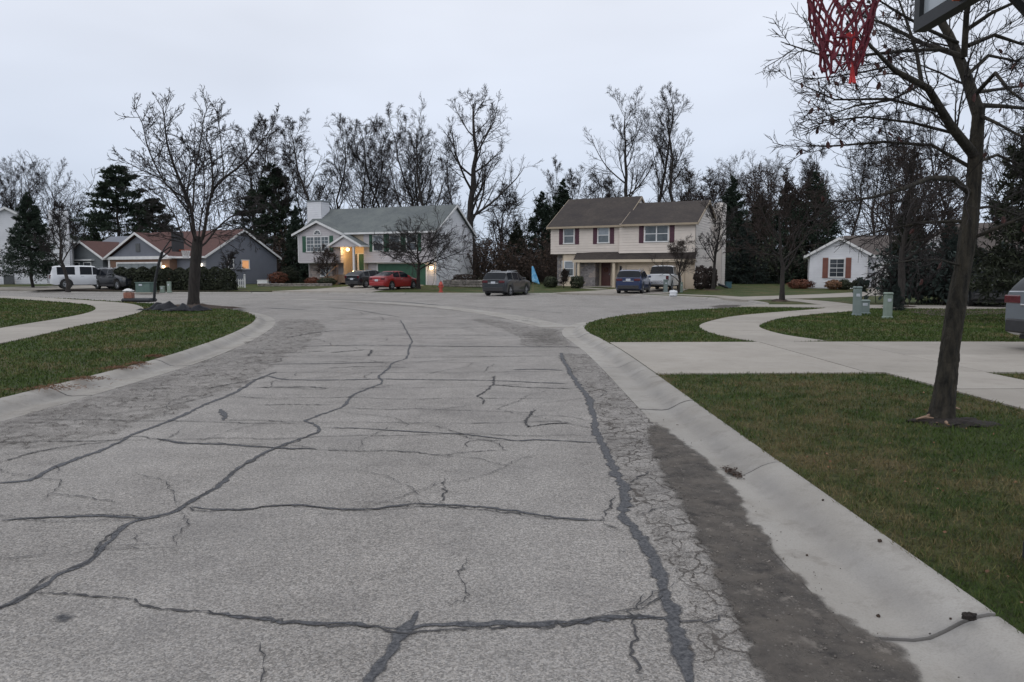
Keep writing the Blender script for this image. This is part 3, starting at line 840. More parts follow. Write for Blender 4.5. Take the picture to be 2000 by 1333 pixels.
TAR = [  # photo points of the tar-sealed cracks, width in metres
    ([(-60, 1215), (0, 1190), (56, 1162), (120, 1120), (168, 1100), (200, 1068), (240, 1028), (280, 1016), (332, 1004), (372, 980), (420, 954), (452, 928), (500, 898), (556, 872), (624, 846), (600, 828), (596, 824), (644, 807), (671, 795), (686, 776), (716, 762), (746, 749), (740, 737), (755, 725), (770, 710), (794, 701), (800, 686), (806, 668), (800, 656), (782, 626)], 0.044),
    ([(1345, 1340), (1335, 1280), (1320, 1210), (1300, 1150), (1270, 1090), (1240, 1040), (1215, 1010), (1220, 975), (1205, 930), (1180, 870), (1165, 840), (1155, 790), (1140, 765), (1110, 722), (1096, 690)], 0.09),
    ([(712, 1345), (760, 1280), (790, 1240), (815, 1195)], 0.085),
    ([(785, 1230), (850, 1222), (950, 1220), (1050, 1222), (1120, 1217), (1200, 1208), (1310, 1208)], 0.052),
    ([(400, 1197), (470, 1203), (520, 1212), (600, 1218), (700, 1221), (785, 1230)], 0.035),
    ([(-20, 947), (55, 940), (80, 925), (130, 905), (200, 880), (260, 850), (290, 838), (350, 815), (400, 790), (450, 770), (500, 742), (540, 727)], 0.06),
    ([(0, 1018), (60, 1014), (140, 1011), (200, 1009), (290, 1014), (332, 1006)], 0.04),
    ([(372, 992), (470, 997), (560, 987), (700, 996), (800, 986), (870, 988), (960, 994), (1040, 1005), (1110, 1014), (1180, 1018)], 0.035),
    ([(310, 858), (360, 866), (440, 868), (530, 875), (620, 878)], 0.05),
    ([(630, 836), (700, 837), (800, 843), (870, 847), (900, 848), (980, 858), (1010, 862), (1060, 860), (1170, 866)], 0.035),
    ([(520, 735), (560, 742), (660, 743), (740, 741), (830, 742), (960, 744), (1050, 748), (1110, 750)], 0.06),
    ([(1000, 723), (1050, 722), (1100, 724)], 0.09), ([(520, 712), (640, 711), (740, 708), (770, 708)], 0.06),
    ([(590, 677), (700, 675), (800, 676), (900, 677), (1000, 678), (1130, 678)], 0.07),
    ([(430, 800), (440, 812), (436, 822)], 0.08), ([(620, 585), (760, 589), (860, 597)], 0.3), ([(520, 602), (600, 606)], 0.25)]
CRK = [
    ([(56, 1162), (90, 1160), (160, 1161), (240, 1172), (320, 1187), (400, 1197), (470, 1203), (520, 1212), (600, 1218), (700, 1221), (785, 1230), (900, 1223), (1050, 1222), (1200, 1208), (1300, 1208)], 0.014),
    ([(0, 1018), (140, 1011), (200, 1009), (290, 1014)], 0.011), ([(362, 992), (390, 1000), (470, 997), (560, 987), (700, 996), (760, 990), (800, 986), (870, 988), (960, 994), (1040, 1005), (1110, 1014), (1175, 1018)], 0.012),
    ([(690, 994), (740, 997), (800, 994), (830, 987)], 0.007),
    ([(-60, 1213), (0, 1188), (56, 1160), (120, 1118), (168, 1098), (200, 1066), (240, 1026)], 0.014), ([(332, 1003), (372, 979), (420, 953), (452, 927), (500, 897), (556, 871), (624, 844)], 0.012),
    ([(60, 862), (210, 862), (270, 852), (310, 858), (360, 866), (440, 868), (530, 875), (620, 878), (700, 881), (800, 883), (860, 890), (900, 885), (960, 880), (985, 880)], 0.014),
    ([(890, 849), (930, 860), (990, 863)], 0.012), ([(905, 876), (915, 865), (960, 860)], 0.009), ([(860, 892), (930, 896), (1000, 912)], 0.007),
    ([(430, 822), (500, 822), (560, 824), (596, 824)], 0.014), ([(671, 798), (760, 800), (820, 799), (900, 803), (1000, 806), (1060, 809)], 0.014), ([(1020, 816), (1060, 813), (1110, 815), (1150, 822)], 0.012),
    ([(965, 735), (960, 750), (940, 765), (925, 774), (940, 783), (942, 790)], 0.03), ([(1045, 800), (1035, 815), (1030, 835), (1060, 830), (1120, 826)], 0.03),
    ([(868, 935), (866, 960), (866, 985)], 0.014), ([(918, 1095), (900, 1130), (912, 1160), (880, 1185)], 0.008), ([(215, 1068), (260, 1067), (310, 1066)], 0.007), ([(262, 1066), (262, 1050), (282, 1040)], 0.006),
    ([(740, 656), (900, 656), (1050, 657)], 0.04), ([(620, 626), (700, 624), (782, 626)], 0.05), ([(800, 699), (940, 697), (1060, 696)], 0.03), ([(960, 752), (1020, 757), (1120, 760)], 0.03), ([(500, 758), (600, 757), (640, 760)], 0.03),
    ([(500, 792), (580, 791), (650, 792)], 0.02), ([(1255, 1165), (1240, 1205), (1252, 1240), (1262, 1333)], 0.012), ([(1205, 1200), (1250, 1190), (1290, 1165), (1305, 1160)], 0.01), ([(1175, 1018), (1195, 990), (1205, 970)], 0.014),
    ([(1180, 1022), (1215, 1040)], 0.012), ([(1300, 1208), (1380, 1215), (1430, 1206)], 0.012), ([(1245, 1010), (1290, 995), (1330, 990)], 0.01), ([(1225, 945), (1280, 920), (1300, 915)], 0.012), ([(780, 620), (700, 607), (640, 600)], 0.06),
    ([(0, 905), (90, 880), (210, 864)], 0.02), ([(640, 720), (720, 717), (800, 719)], 0.03), ([(560, 660), (640, 648), (720, 645)], 0.06), ([(700, 640), (880, 641), (1020, 640)], 0.035), ([(880, 618), (980, 622), (1060, 632)], 0.05), ([(640, 690), (720, 684), (724, 690), (718, 696)], 0.05),
    ([(480, 690), (560, 690), (640, 686)], 0.04), ([(400, 760), (470, 748), (520, 738)], 0.03), ([(900, 598), (1000, 605), (1100, 612)], 0.06), ([(1060, 596), (1180, 600), (1260, 598)], 0.06), ([(640, 576), (800, 580), (960, 584)], 0.07)]
for i, (pts, w) in enumerate(TAR):
    ribbon("tar_seal", px2(pts), w, 0.0045 + 0.00006 * i, MAT['tar'], 0.05 if w < 0.12 else 0.2, 0.28, 0.012, road, soft=True)
for i, (pts, w) in enumerate(CRK):
    ribbon("crack", px2(pts), w * 0.8, 0.0062 + 0.00004 * i, MAT['crack'], 0.035, 0.5, 0.022, road)

# shrinkage cracks straight across the lane
rgt = np.random.default_rng(31)
for i, y0 in enumerate((6.9, 8.0, 9.5, 10.3, 11.7, 13.1, 14.2, 16.0, 17.6, 19.0, 21.2, 23.5, 26.0, 28.5)):
    xa = -5.2 - max(0, y0 - 15) * 0.22; xb = 1.0
    a_, b_ = sorted(rgt.uniform(0, 1, 2)); a_, b_ = a_ * 0.35, 0.65 + b_ * 0.35
    xs_ = np.linspace(xa + (xb - xa) * a_, xa + (xb - xa) * b_, 16)
    ys_ = y0 + np.cumsum(rgt.normal(0, 0.05, 16)) + 0.02 * (xs_ - xs_[0])
    ribbon("crack", list(zip(xs_, ys_)), 0.0085 * (0.6 + y0 / 12), 0.0078 + 0.00003 * i, MAT['crack'], 0.04 * (1 + y0 / 12), 0.5, 0.02, road)
# hair cracks branching over the old surface
rgc = np.random.default_rng(17)
for i in range(64):
    y0 = 3.0 + 27 * rgc.random() ** 1.6
    x0 = rgc.uniform(-5.0 - max(0, y0 - 16) * 0.25, 1.2)
    ang = rgc.choice([0.0, 0.0, 1.57, -0.7, 0.8]) + rgc.normal(0, 0.25)
    L_ = rgc.uniform(0.4, 1.6) * (1 + y0 / 18)
    k = max(4, int(L_ / 0.18)); pts = [(x0, y0)]
    for _ in range(k):
        ang += rgc.normal(0, 0.28)
        pts.append((pts[-1][0] + math.cos(ang) * L_ / k, pts[-1][1] + math.sin(ang) * L_ / k))
    pts = [p for p in pts if -5.3 - max(0, p[1] - 15) * 0.22 < p[0] < 1.35]
    if len(pts) > 3:
        ribbon("crack", pts, 0.0036 * (1 + y0 / 9), 0.0089 + 0.00002 * i, MAT['crack'], 0.03 * (1 + y0 / 10), 0.6, 0.02, road)
# oil mark and debris on the road are flat stains of their own
edge_patch("oil_stain", [G(x, y) for x, y in ((108, 1205), (125, 1200), (142, 1206), (130, 1217), (112, 1216))], 0.004, MAT['tar'], 0.04, 0.02, road, "small dark oil stain on the near asphalt")

# loose grit washed into the gutter and along the broken edge
rgg = np.random.default_rng(23); n = 1500
gy = 1.8 + 6.2 * rgg.random(n) ** 1.3; gx = rgg.normal(1.34, 0.17, n).clip(0.9, 1.95)
gs = rgg.gamma(2.0, 0.0014, n).clip(0.0015, 0.009)
gz = silt_z(gx, gy) + gs * 0.3
oc = np.array([(1, 0, 0), (0, 1, 0), (-1, 0, 0), (0, -1, 0), (0, 0, 0.8), (0, 0, -0.8)])
V = np.stack([gx, gy, gz], 1)[:, None] + oc[None] * gs[:, None, None] * rgg.uniform(0.6, 1.3, (n, 6, 1))
Fq = np.array([(0, 1, 4), (1, 2, 4), (2, 3, 4), (3, 0, 4), (1, 0, 5), (2, 1, 5), (3, 2, 5), (0, 3, 5)])
grit = fast_mesh("gutter_grit", V.reshape(-1, 3), (Fq[None] + np.arange(n)[:, None, None] * 6).reshape(-1, 3), mat("grit", (0.2, 0.18, 0.16), (0.09, 0.082, 0.075), 40, 0.9, island=0.5, kind='pos'))
tag(grit, "loose grit scattered along the right gutter", "gravel", kind="stuff")

# ------------------------------------------------------------------ grass
def free_lawn(x, y):
    ok = ~in_poly(x, y, road_back)
    for c in CONC:
        ok &= ~in_poly(x, y, c)
    return ok
road_back = np.vstack([offset(RIGHT, KW - 0.015), offset(LEFT, -KW + 0.015)[::-1]])
def blades(name, xr, yr, dens0, dref, wd0, h0, label, pw=1.6, dry=0.0):
    area = (xr[1] - xr[0]) * (yr[1] - yr[0])
    n = int(area * dens0)
    x = rng.uniform(*xr, n); y = rng.uniform(*yr, n)
    d = np.hypot(x, y)
    keep = rng.random(n) < np.clip((dref / d) ** pw, 0, 1)
    vis = (np.abs(x) / np.maximum(y, 0.1) < 1.05) & (y > 1.6)
    x, y, d = x[keep & vis], y[keep & vis], d[keep & vis]
    ok = free_lawn(x, y)
    x, y, d = x[ok], y[ok], d[ok]
    n = len(x)
    k = np.maximum(1, (d / dref) ** (pw * 0.55))
    h = h0 * rng.uniform(0.5, 1.25, n) * (1 + 0.15 * (k - 1)).clip(1, 1.5)
    w = wd0 * k * rng.uniform(0.7, 1.3, n)
    az = rng.uniform(0, 2 * math.pi, n); ln = rng.uniform(0.1, 1.1, n) * h
    la = rng.uniform(0, 2 * math.pi, n)
    z = np.array([hz(a, b) for a, b in zip(x, y)])
    b = np.stack([x, y, z - 0.004], 1)
    s = np.stack([np.cos(az), np.sin(az), np.zeros(n)], 1) * w[:, None] * 0.5
    t = np.stack([np.cos(la) * ln, np.sin(la) * ln, h], 1)
    V = np.stack([b - s, b + s, b + t], 1).reshape(-1, 3)
    o = fast_mesh(name, V, np.arange(3 * n).reshape(-1, 3), MAT['blades'])
    da = o.data.attributes.new("dry", 'FLOAT', 'POINT'); da.data.foreach_set("value", np.full(3 * n, dry, np.float32))
    return tag(o, label, "grass", kind="stuff")
blades("grass_right", (2.05, 10.5), (2.2, 12), 6200, 3.6, 0.0048, 0.035, "short patchy grass of the lawn on the right", dry=0.07)
blades("grass_left", (-32, -6), (8, 46), 900, 9.5, 0.015, 0.045, "short green grass of the lawn on the left", dry=-0.1)
blades("grass_corner", (1.9, 22), (15.5, 32), 480, 16, 0.025, 0.05, "short green grass of the corner lawn", dry=-0.16)

# ================================================================== HOUSES
# every house is built in its own frame: x along the front, y towards the back, z up
class Face:
    """a wall plane of a house: u along it, n out of it"""
    def __init__(self, o, u, n):
        self.o, self.u, self.n = np.array(o, float), np.array(u, float), np.array(n, float)
    def __call__(self, u, n, z):
        p = self.o + self.u * u + self.n * n
        return (p[0], p[1], z)
def front(y=0.0):
    return Face((0, y), (1, 0), (0, -1))
def right_side(x):
    return Face((x, 0), (0, 1), (1, 0))
def left_side(x):
    return Face((x, 0), (0, 1), (-1, 0))

def lap(mb, face, z0, z1, xl, xr, step=0.22, out=0.04):
    """lap siding between xl(z) and xr(z): every course leans out at its foot"""
    if not callable(xl):
        xl = lambda z, k=xl: k
    if not callable(xr):
        xr = lambda z, k=xr: k
    n = max(1, int(round((z1 - z0) / step)))
    for i in range(n):
        a, b = z0 + (z1 - z0) * i / n, z0 + (z1 - z0) * (i + 1) / n
        v = [face(xl(a), out, a), face(xr(a), out, a), face(xr(b), 0.004, b), face(xl(b), 0.004, b), face(xl(a), 0.0, a), face(xr(a), 0.0, a)]
        mb.add(v, [(0, 1, 2, 3), (4, 5, 1, 0)])
    return mb
def fbox(mb, face, u0, u1, n0, n1, z0, z1):
    return mb.box(u0, u1, n0, n1, z0, z1, M=face)

def window(house, face, u0, u1, z0, z1, cols=1, rows=2, glass='glass', trim='trim', t=0.09, grid=0, label=None, lower=None):
    """casing with panes (sub-parts); rows are sashes, cols are lights side by side"""
    mb = MB()
    fbox(mb, face, u0, u1, 0.0, 0.085, z1 - t, z1); fbox(mb, face, u0 - 0.03, u1 + 0.03, 0.0, 0.11, z0 - 0.02, z0 + t * 0.8)
    fbox(mb, face, u0, u0 + t, 0.0, 0.085, z0 + t * 0.8, z1 - t); fbox(mb, face, u1 - t, u1, 0.0, 0.085, z0 + t * 0.8, z1 - t)
    iu0, iu1, iz0, iz1 = u0 + t, u1 - t, z0 + t * 0.8, z1 - t
    w = (iu1 - iu0) / cols
    for c in range(1, cols):
        fbox(mb, face, iu0 + c * w - 0.05, iu0 + c * w + 0.05, 0.0, 0.075, iz0, iz1)
    for r in range(1, rows):
        zz = iz0 + (iz1 - iz0) * r / rows
        fbox(mb, face, iu0, iu1, 0.0, 0.07, zz - 0.03, zz + 0.03)
    if grid:
        for c in range(cols):
            for k in range(1, grid):
                uu = iu0 + c * w + w * k / grid
                fbox(mb, face, uu - 0.012, uu + 0.012, 0.0, 0.062, iz0, iz1)
        for k in range(1, rows * 2):
            zz = iz0 + (iz1 - iz0) * k / (rows * 2)
            fbox(mb, face, iu0, iu1, 0.0, 0.060, zz - 0.012, zz + 0.012)
    wo = mb.build("window", MAT[trim], house)
    if label: wo["label"] = label
    for c in range(cols):
        for r in range(rows):
            p = MB()
            a, b = iu0 + c * w, iu0 + (c + 1) * w
            e, f = iz0 + (iz1 - iz0) * r / rows, iz0 + (iz1 - iz0) * (r + 1) / rows
            d = 0.036 + 0.008 * r
            fbox(p, face, a + 0.01, b - 0.01, 0.03, d + 0.008, e + 0.005, f - 0.005)
            p.build("pane", MAT[lower if (lower and r == 0) else glass], wo)
    return wo
def shutter(house, face, u0, u1, z0, z1, m):
    mb = MB()
    fbox(mb, face, u0, u1, 0.0, 0.05, z0, z1)
    n = int((z1 - z0) / 0.12)
    for i in range(n):
        z = z0 + 0.06 + (z1 - z0 - 0.12) * (i + 0.5) / n
        fbox(mb, face, u0 + 0.05, u1 - 0.05, 0.05, 0.068, z - 0.02, z + 0.03)
    mb.build("shutter", MAT[m], house)
def door(house, face, u0, u1, z0, z1, m, trim='trim', name="door", n0=0.0):
    tb = MB()
    fbox(tb, face, u0 - 0.1, u0, n0, n0 + 0.09, z0, z1 + 0.1); fbox(tb, face, u1, u1 + 0.1, n0, n0 + 0.09, z0, z1 + 0.1); fbox(tb, face, u0, u1, n0, n0 + 0.09, z1, z1 + 0.1)
    mb = MB()
    fbox(mb, face, u0, u1, n0, n0 + 0.04, z0, z1)
    w, h = u1 - u0, z1 - z0
    for c in range(2):
        for (a, b) in ((0.08, 0.42), (0.48, 0.76), (0.82, 0.94)):
            fbox(mb, face, u0 + w * (0.12 + 0.42 * c), u0 + w * (0.46 + 0.42 * c), n0 + 0.04, n0 + 0.055, z0 + h * a, z0 + h * b)
    d = mb.build(name, MAT[m], house)
    tb.build("frame", MAT[trim], d)
    k = MB(); fbox(k, face, u1 - 0.14, u1 - 0.08, n0 + 0.055, n0 + 0.11, z0 + 1.0, z0 + 1.06); k.build("handle", MAT['chrome'], d)
    return d
def garage_door(house, face, u0, u1, z0, z1, m, trim, cols=4, rows=4, n0=0.0):
    root = MB()
    fbox(root, face, u0, u1, n0, n0 + 0.03, z0, z1)
    g = root.build("garage_door", MAT[m], house)
    for r in range(rows):
        for c in range(cols):
            a, b = u0 + (u1 - u0) * c / cols, u0 + (u1 - u0) * (c + 1) / cols
            e, f = z0 + (z1 - z0) * r / rows, z0 + (z1 - z0) * (r + 1) / rows
            p = MB(); fbox(p, face, a + 0.06, b - 0.06, n0 + 0.03, n0 + 0.052, e + 0.05, f - 0.03); p.build("panel", MAT[m], g)
    t = MB()
    fbox(t, face, u0 - 0.14, u0, n0, n0 + 0.08, z0, z1 + 0.14); fbox(t, face, u1, u1 + 0.14, n0, n0 + 0.08, z0, z1 + 0.14); fbox(t, face, u0, u1, n0, n0 + 0.08, z1, z1 + 0.14)
    t.build("frame", MAT[trim], g)
    return g
def gable_roof(house, x0, x1, y0, y1, ze, zr, m, trim, over=0.35, rake=0.3, th=0.13, ridge='x', name="roof", fascia=0.17):
    """two roof slabs with fascia boards; ridge along x (eaves at y0/y1) or along y (eaves at x0/x1)"""
    if ridge == 'x':
        a0, a1, b0, b1 = x0, x1, y0, y1
        P = lambda a, b, z: (a, b, z)
    else:
        a0, a1, b0, b1 = y0, y1, x0, x1
        P = lambda a, b, z: (b, a, z)
    mid = (b0 + b1) / 2; half = (b1 - b0) / 2; s = (zr - ze) / half
    zo = ze - s * over
    mb = MB()
    for sg in (-1, 1):
        be = mid + sg * (half + over)
        v = [P(a0 - rake, be, zo), P(a1 + rake, be, zo), P(a1 + rake, mid, zr), P(a0 - rake, mid, zr)]
        v2 = [(p[0], p[1], p[2] + th) for p in v]
        mb.add(v + v2, [(0, 1, 2, 3), (7, 6, 5, 4), (0, 4, 5, 1), (1, 5, 6, 2), (3, 7, 4, 0)])
    rf = mb.build(name, MAT[m], house)
    tb = MB()
    for sg in (-1, 1):
        be = mid + sg * (half + over)
        v = [P(a0 - rake, be + sg * 0.004, zo - 0.05), P(a1 + rake, be + sg * 0.004, zo - 0.05), P(a1 + rake, be + sg * 0.06, zo - 0.05), P(a0 - rake, be + sg * 0.06, zo - 0.05)]
        tb.add(v + [(p[0], p[1], p[2] + fascia) for p in v], [(0, 1, 2, 3), (7, 6, 5, 4), (0, 4, 5, 1), (1, 5, 6, 2), (2, 6, 7, 3), (3, 7, 4, 0)])
        for a in (a0 - rake, a1 + rake):
            d = -0.05 if a < a1 else 0.05
            q = [(be, zo - 0.1), (mid, zr - 0.1), (mid, zr + th - 0.01), (be, zo + th - 0.01)]
            v = [P(a, b, z) for b, z in q] + [P(a + d, b, z) for b, z in q]
            tb.add(v, [(0, 1, 2, 3), (7, 6, 5, 4)] + [(i, (i + 1) % 4, 4 + (i + 1) % 4, 4 + i) for i in range(4)])
        # soffit
        v = [P(a0 - rake, be, zo - 0.03), P(a1 + rake, be, zo - 0.03), P(a1 + rake, mid + sg * half, zo - 0.03), P(a0 - rake, mid + sg * half, zo - 0.03)]
        tb.add(v, [(0, 1, 2, 3)])
    tb.build("fascia", MAT[trim], rf)
    return rf
def gable_lap(mb, face, u0, u1, ze, zr, step=0.22):
    m = (u0 + u1) / 2
    lap(mb, face, ze, zr - 0.02, lambda z: u0 + (m - u0) * (z - ze) / (zr - ze), lambda z: u1 + (m - u1) * (z - ze) / (zr - ze), step)
def lamp(house, c, m, r, energy, col, name="lantern", drop=0.0, cage=True):
    b = MB(); b.lathe([(0.0, -r), (r * 0.7, -r * 0.8), (r, 0), (r * 0.8, r * 0.7), (0, r)], c, 12)
    g = b.build(name, MAT[m], house, smooth=True)
    k = MB(); k.lathe([(r * 0.35, r * 0.9), (r * 0.75, r * 0.95), (r * 0.6, r * 1.4), (0.0, r * 1.5)], c, 10)
    k.build("cap", MAT['blackmetal'], g)
    L = bpy.data.lights.new("lamp_light", 'POINT'); L.energy = energy; L.color = col; L.shadow_soft_size = r * 1.2
    lo = bpy.data.objects.new("lamp_light", L); C.objects.link(lo); lo.parent = house
    lo.location = c
    return lo

# ------------------------------------------------------------------ pale grey bi-level house with green shutters
H = thing("bilevel_house", "pale grey bi-level house with green shutters and green garage door", "house", (-21.1, 74.88, hz(0, 72) - 0.02), R(-22))
W, D = 15.15, 8.0
core = MB()
core.box(0.05, 4.93, -0.45, D, 2.2, 5.05); core.box(7.3, W - 0.02, 0.05, D, 2.2, 5.05); core.box(0.35, 4.6, 0.75, D, -0.3, 2.2); core.box(4.6, 7.3, 1.75, D, -0.3, 4.0); core.box(7.3, W - 0.02, 0.75, D, -0.3, 2.2)
core.build("wall_core", MAT['lightgrey'], H)
F0, FR, FL = front(0.05), right_side(W), left_side(0.05)
FW = front(-0.45)
sd = MB()
lap(sd, FW, 2.15, 5.05, 0.0, 4.95); lap(sd, right_side(4.95), 2.15, 5.0, -0.45, 0.05)
lap(sd, F0, 2.15, 5.05, 7.3, W)
F1 = front(0.75)
lap(sd, F1, -0.1, 2.15, 7.0, 8.3); lap(sd, F1, -0.1, 2.15, 13.85, W); lap(sd, F1, 2.05, 2.15, 8.3, 13.85, 0.1)
sd.build("front_siding", MAT['lightgrey'], H)
fg = MB(); gable_lap(fg, FW, 0.0, 4.95, 5.0, 6.05); fg.build("gable_siding", MAT['lightgrey'], H)
fc = MB(); fc.prism([(0.05, 5.0), (4.9, 5.0), (2.47, 6.03)], -0.44, 3.2); fc.build("gable_core", MAT['lightgrey'], H)
sr = MB(); lap(sr, FR, -0.1, 5.05, 0.0, D); gable_lap(sr, FR, 0.0, D, 5.05, 7.55); sr.build("side_siding", MAT['white'], H)
bc = MB(); bc.prism([(0.0, 5.0), (D, 5.0), (D / 2, 7.52)], W - 0.03, 0.05, M=lambda x, y, z: (y, x, z)); bc.build("attic_core", MAT['white'], H)
gable_roof(H, 0, W, 0, D, 5.1, 7.6, 'roof_grey', 'trim', 0.35, 0.28)
gable_roof(H, 0.0, 4.95, -0.45, 3.6, 5.05, 6.1, 'roof_grey', 'trim', 0.5, 0.35, ridge='y', name="front_gable_roof")
cb = MB()
cb.box(0.05, 4.9, -0.45, 0.8, 2.1, 2.16); cb.box(7.3, W, 0.05, 0.8, 2.1, 2.16); cb.box(W - 0.02, W + 0.05, -0.0, 0.1, 2.16, 5.05); cb.box(-0.02, 0.06, -0.51, -0.4, 2.16, 5.05)
cb.build("corner_trim", MAT['trim'], H)
st = MB(); st.box(0.35, 3.35, 0.7, 0.78, -0.3, 2.1); st.build("stone_wall", MAT['pinkstone'], H)
window(H, FW, 1.0, 3.7, 3.2, 4.72, cols=3, rows=2, glass='glass_mid', grid=2, label="triple window with white frame under the half round light")
shutter(H, FW, 0.52, 0.95, 3.15, 4.75, 'green'); shutter(H, FW, 3.75, 4.17, 3.15, 4.75, 'green')
fan = MB()
N = 10
for i in range(N):
    a, b = math.pi * i / N, math.pi * (i + 1) / N
    q = [(2.34 + r * math.cos(t), 4.9 + r * math.sin(t)) for r, t in ((0.36, a), (0.48, a), (0.48, b), (0.36, b))]
    fan.prism(q, -0.45, -0.53)
for t in (0.25, 0.5, 0.75):
    q = [(2.34 + r * math.cos(math.pi * t + e), 4.9 + r * math.sin(math.pi * t + e)) for r, e in ((0.04, -0.3), (0.37, -0.03), (0.37, 0.03), (0.04, 0.3))]
    fan.prism(q, -0.45, -0.51)
fan.box(1.86, 2.82, -0.53, -0.45, 4.84, 4.91)
fw = fan.build("fan_window", MAT['trim'], H)
hp = MB(); hp.prism([(2.34 + 0.37 * math.cos(math.pi * i / N), 4.9 + 0.37 * math.sin(math.pi * i / N)) for i in range(N + 1)], -0.44, -0.49); hp.build("pane", MAT['glass'], fw)
window(H, front(0.7), 1.75, 3.1, 0.75, 1.75, cols=2, rows=1, glass='glass_pale')
# entry bay
en = MB(); en.box(4.95, 7.3, 1.6, D, 1.0, 4.0); en.box(4.95, 7.3, 0.06, D, 3.72, 5.0); en.build("entry_core", MAT['creamtrim'], H)
for x_ in (4.93, 7.28):
    ew = MB(); ew.box(x_, x_ + 0.04, 0.06, 1.6, 0.95, 3.72); ew.build("entry_wall", MAT['creamtrim'], H)
lf = MB(); lf.box(4.5, 7.6, -0.9, 1.6, 0.2, 0.98); lf.build("landing", MAT['wood'], H)
fe = front(1.6)
door(H, fe, 5.75, 6.6, 0.98, 3.0, 'green', n0=0.01)
window(H, fe, 5.25, 5.6, 1.05, 3.05, rows=1, t=0.06); window(H, fe, 6.78, 7.12, 1.05, 3.05, rows=1, t=0.06)
gable_roof(H, 4.3, 7.75, -1.3, 0.6, 3.75, 4.65, 'roof_grey', 'trim', 0.2, 0.1, ridge='y', name="porch_roof")
pg = MB(); pg.prism([(4.3, 3.62), (7.75, 3.62), (7.75, 3.75), (6.02, 4.62), (4.3, 3.75)], -1.26, -1.1); pg.build("porch_gable", MAT['lightgrey'], H)
pt = MB(); pt.box(6.85, 7.02, -1.2, -1.03, 0.98, 3.62); pt.build("porch_post", MAT['trim'], H)
lamp(H, (5.7, -0.3, 3.4), 'lamp', 0.16, 300, (1.0, 0.62, 0.27), "porch_lamp")
stp = bpy.data.objects.new("entry_steps", None); C.objects.link(stp); stp.parent = H
for i in range(6):
    b = MB(); b.box(3.6 - 0.02, 4.95, -1.2 - 0.32 * i, -0.9 - 0.32 * i, -0.3, 0.85 - 0.16 * i); b.build("step", MAT['wood'], stp)
rl = MB(); rl.tube([(4.95, -0.95, 1.85), (4.95, -2.75, 0.95)], 0.035, 6); rl.tube([(4.95, -0.95, 0.9), (4.95, -0.95, 1.85)], 0.03, 6); rl.tube([(4.95, -2.75, 0.05), (4.95, -2.75, 0.95)], 0.03, 6)
for i in range(7):
    rl.tube([(4.95, -1.2 - 0.23 * i, 0.75 - 0.11 * i), (4.95, -1.2 - 0.23 * i, 1.7 - 0.115 * i)], 0.014, 4)
rl.build("railing", MAT['wood'], stp)
pw = MB(); pw.box(3.3, 3.6, 0.1, 0.7, -0.3, 2.1); pw.box(4.4, 4.95, 0.06, 0.2, -0.3, 0.2); pw.build("porch_pier", MAT['stone'], H)
for a in (8.35, 10.2, 12.0):
    window(H, F0, a, a + 1.2, 3.2, 4.75, cols=1, rows=2, glass='glass_mid' if a > 9 else 'glass_pale', lower='glass')
    shutter(H, F0, a - 0.4, a - 0.04, 3.15, 4.8, 'green')
    shutter(H, F0, a + 1.24, a + 1.6, 3.15, 4.8, 'green')
garage_door(H, F1, 8.45, 13.7, -0.15, 2.0, 'green', 'trim', 6, 4)
lamp(H, (14.4, 0.5, 1.6), 'lamp', 0.17, 60, (1.0, 0.72, 0.42))
ch = MB(); ch.box(-0.9, 0.85, 2.3, 3.6, -0.3, 8.4)
ch.build("chimney", MAT['white'], H)
cc = MB(); cc.box(-1.0, 0.95, 2.2, 3.7, 8.4, 8.52); cc.build("chimney_cap", MAT['steelgrey'], H)
cs = MB(); lap(cs, front(2.3), 4.5, 8.4, -0.9, 0.85); lap(cs, right_side(0.85), 5.5, 8.4, 2.3, 3.6); cs.build("chimney_siding", MAT['white'], H)
dn = MB(); dn.tube([(W - 0.1, -0.12, 4.9), (W - 0.1, -0.1, 0.1)], 0.045, 6); dn.build("downspout", MAT['trim'], H)

# ------------------------------------------------------------------ beige two storey house with maroon shutters
H = thing("two_storey_house", "beige two storey house with maroon shutters and brown roof", "house", (3.5, 67.6, hz(0, 65) - 0.02), R(-26.4))
W = 13.05; SP = 6.55
core = MB(); core.box(0.0, SP, 0.06, 10, 2.95, 5.45); core.box(SP, W - 0.02, -0.24, 8.0, 2.95, 5.45); core.box(0.3, 1.9, 0.9, 10, -0.3, 2.95); core.box(1.9, SP, 2.1, 10, -0.3, 2.95); core.box(SP, W - 0.02, 0.06, 8.0, -0.3, 2.95)
core.build("wall_core", MAT['beige'], H)
FA, FB, FG = front(0.06), front(-0.24), front(0.06)
sd = MB(); lap(sd, FA, 2.95, 5.45, -0.02, SP); lap(sd, FB, 2.95, 5.45, SP, W); sd.box(SP - 0.02, SP, -0.27, 0.06, 2.95, 5.45); sd.build("front_siding", MAT['beige'], H)
FRs = right_side(W)
sr = MB(); lap(sr, FRs, -0.1, 5.45, -0.24, 8.0); gable_lap(sr, FRs, -0.24, 8.0, 5.45, 7.4); sr.build("side_siding", MAT['beigeside'], H)
ac = MB(); ac.prism([(-0.2, 5.4), (7.95, 5.4), (3.88, 7.36)], W - 0.03, SP, M=lambda x, y, z: (y, x, z)); ac.prism([(0.1, 5.4), (9.9, 5.4), (5, 8.1)], SP + 0.25, 0.05, M=lambda x, y, z: (y, x, z)); ac.build("attic_core", MAT['beigeside'], H)
gable_roof(H, 0, SP + 0.1, 0.06, 9.94, 5.45, 8.15, 'roof_brown', 'tantrim', 0.4, 0.25)
gable_roof(H, SP + 0.5, W, -0.24, 8.0, 5.45, 7.42, 'roof_brown', 'tantrim', 0.4, 0.25, name="lower_roof")
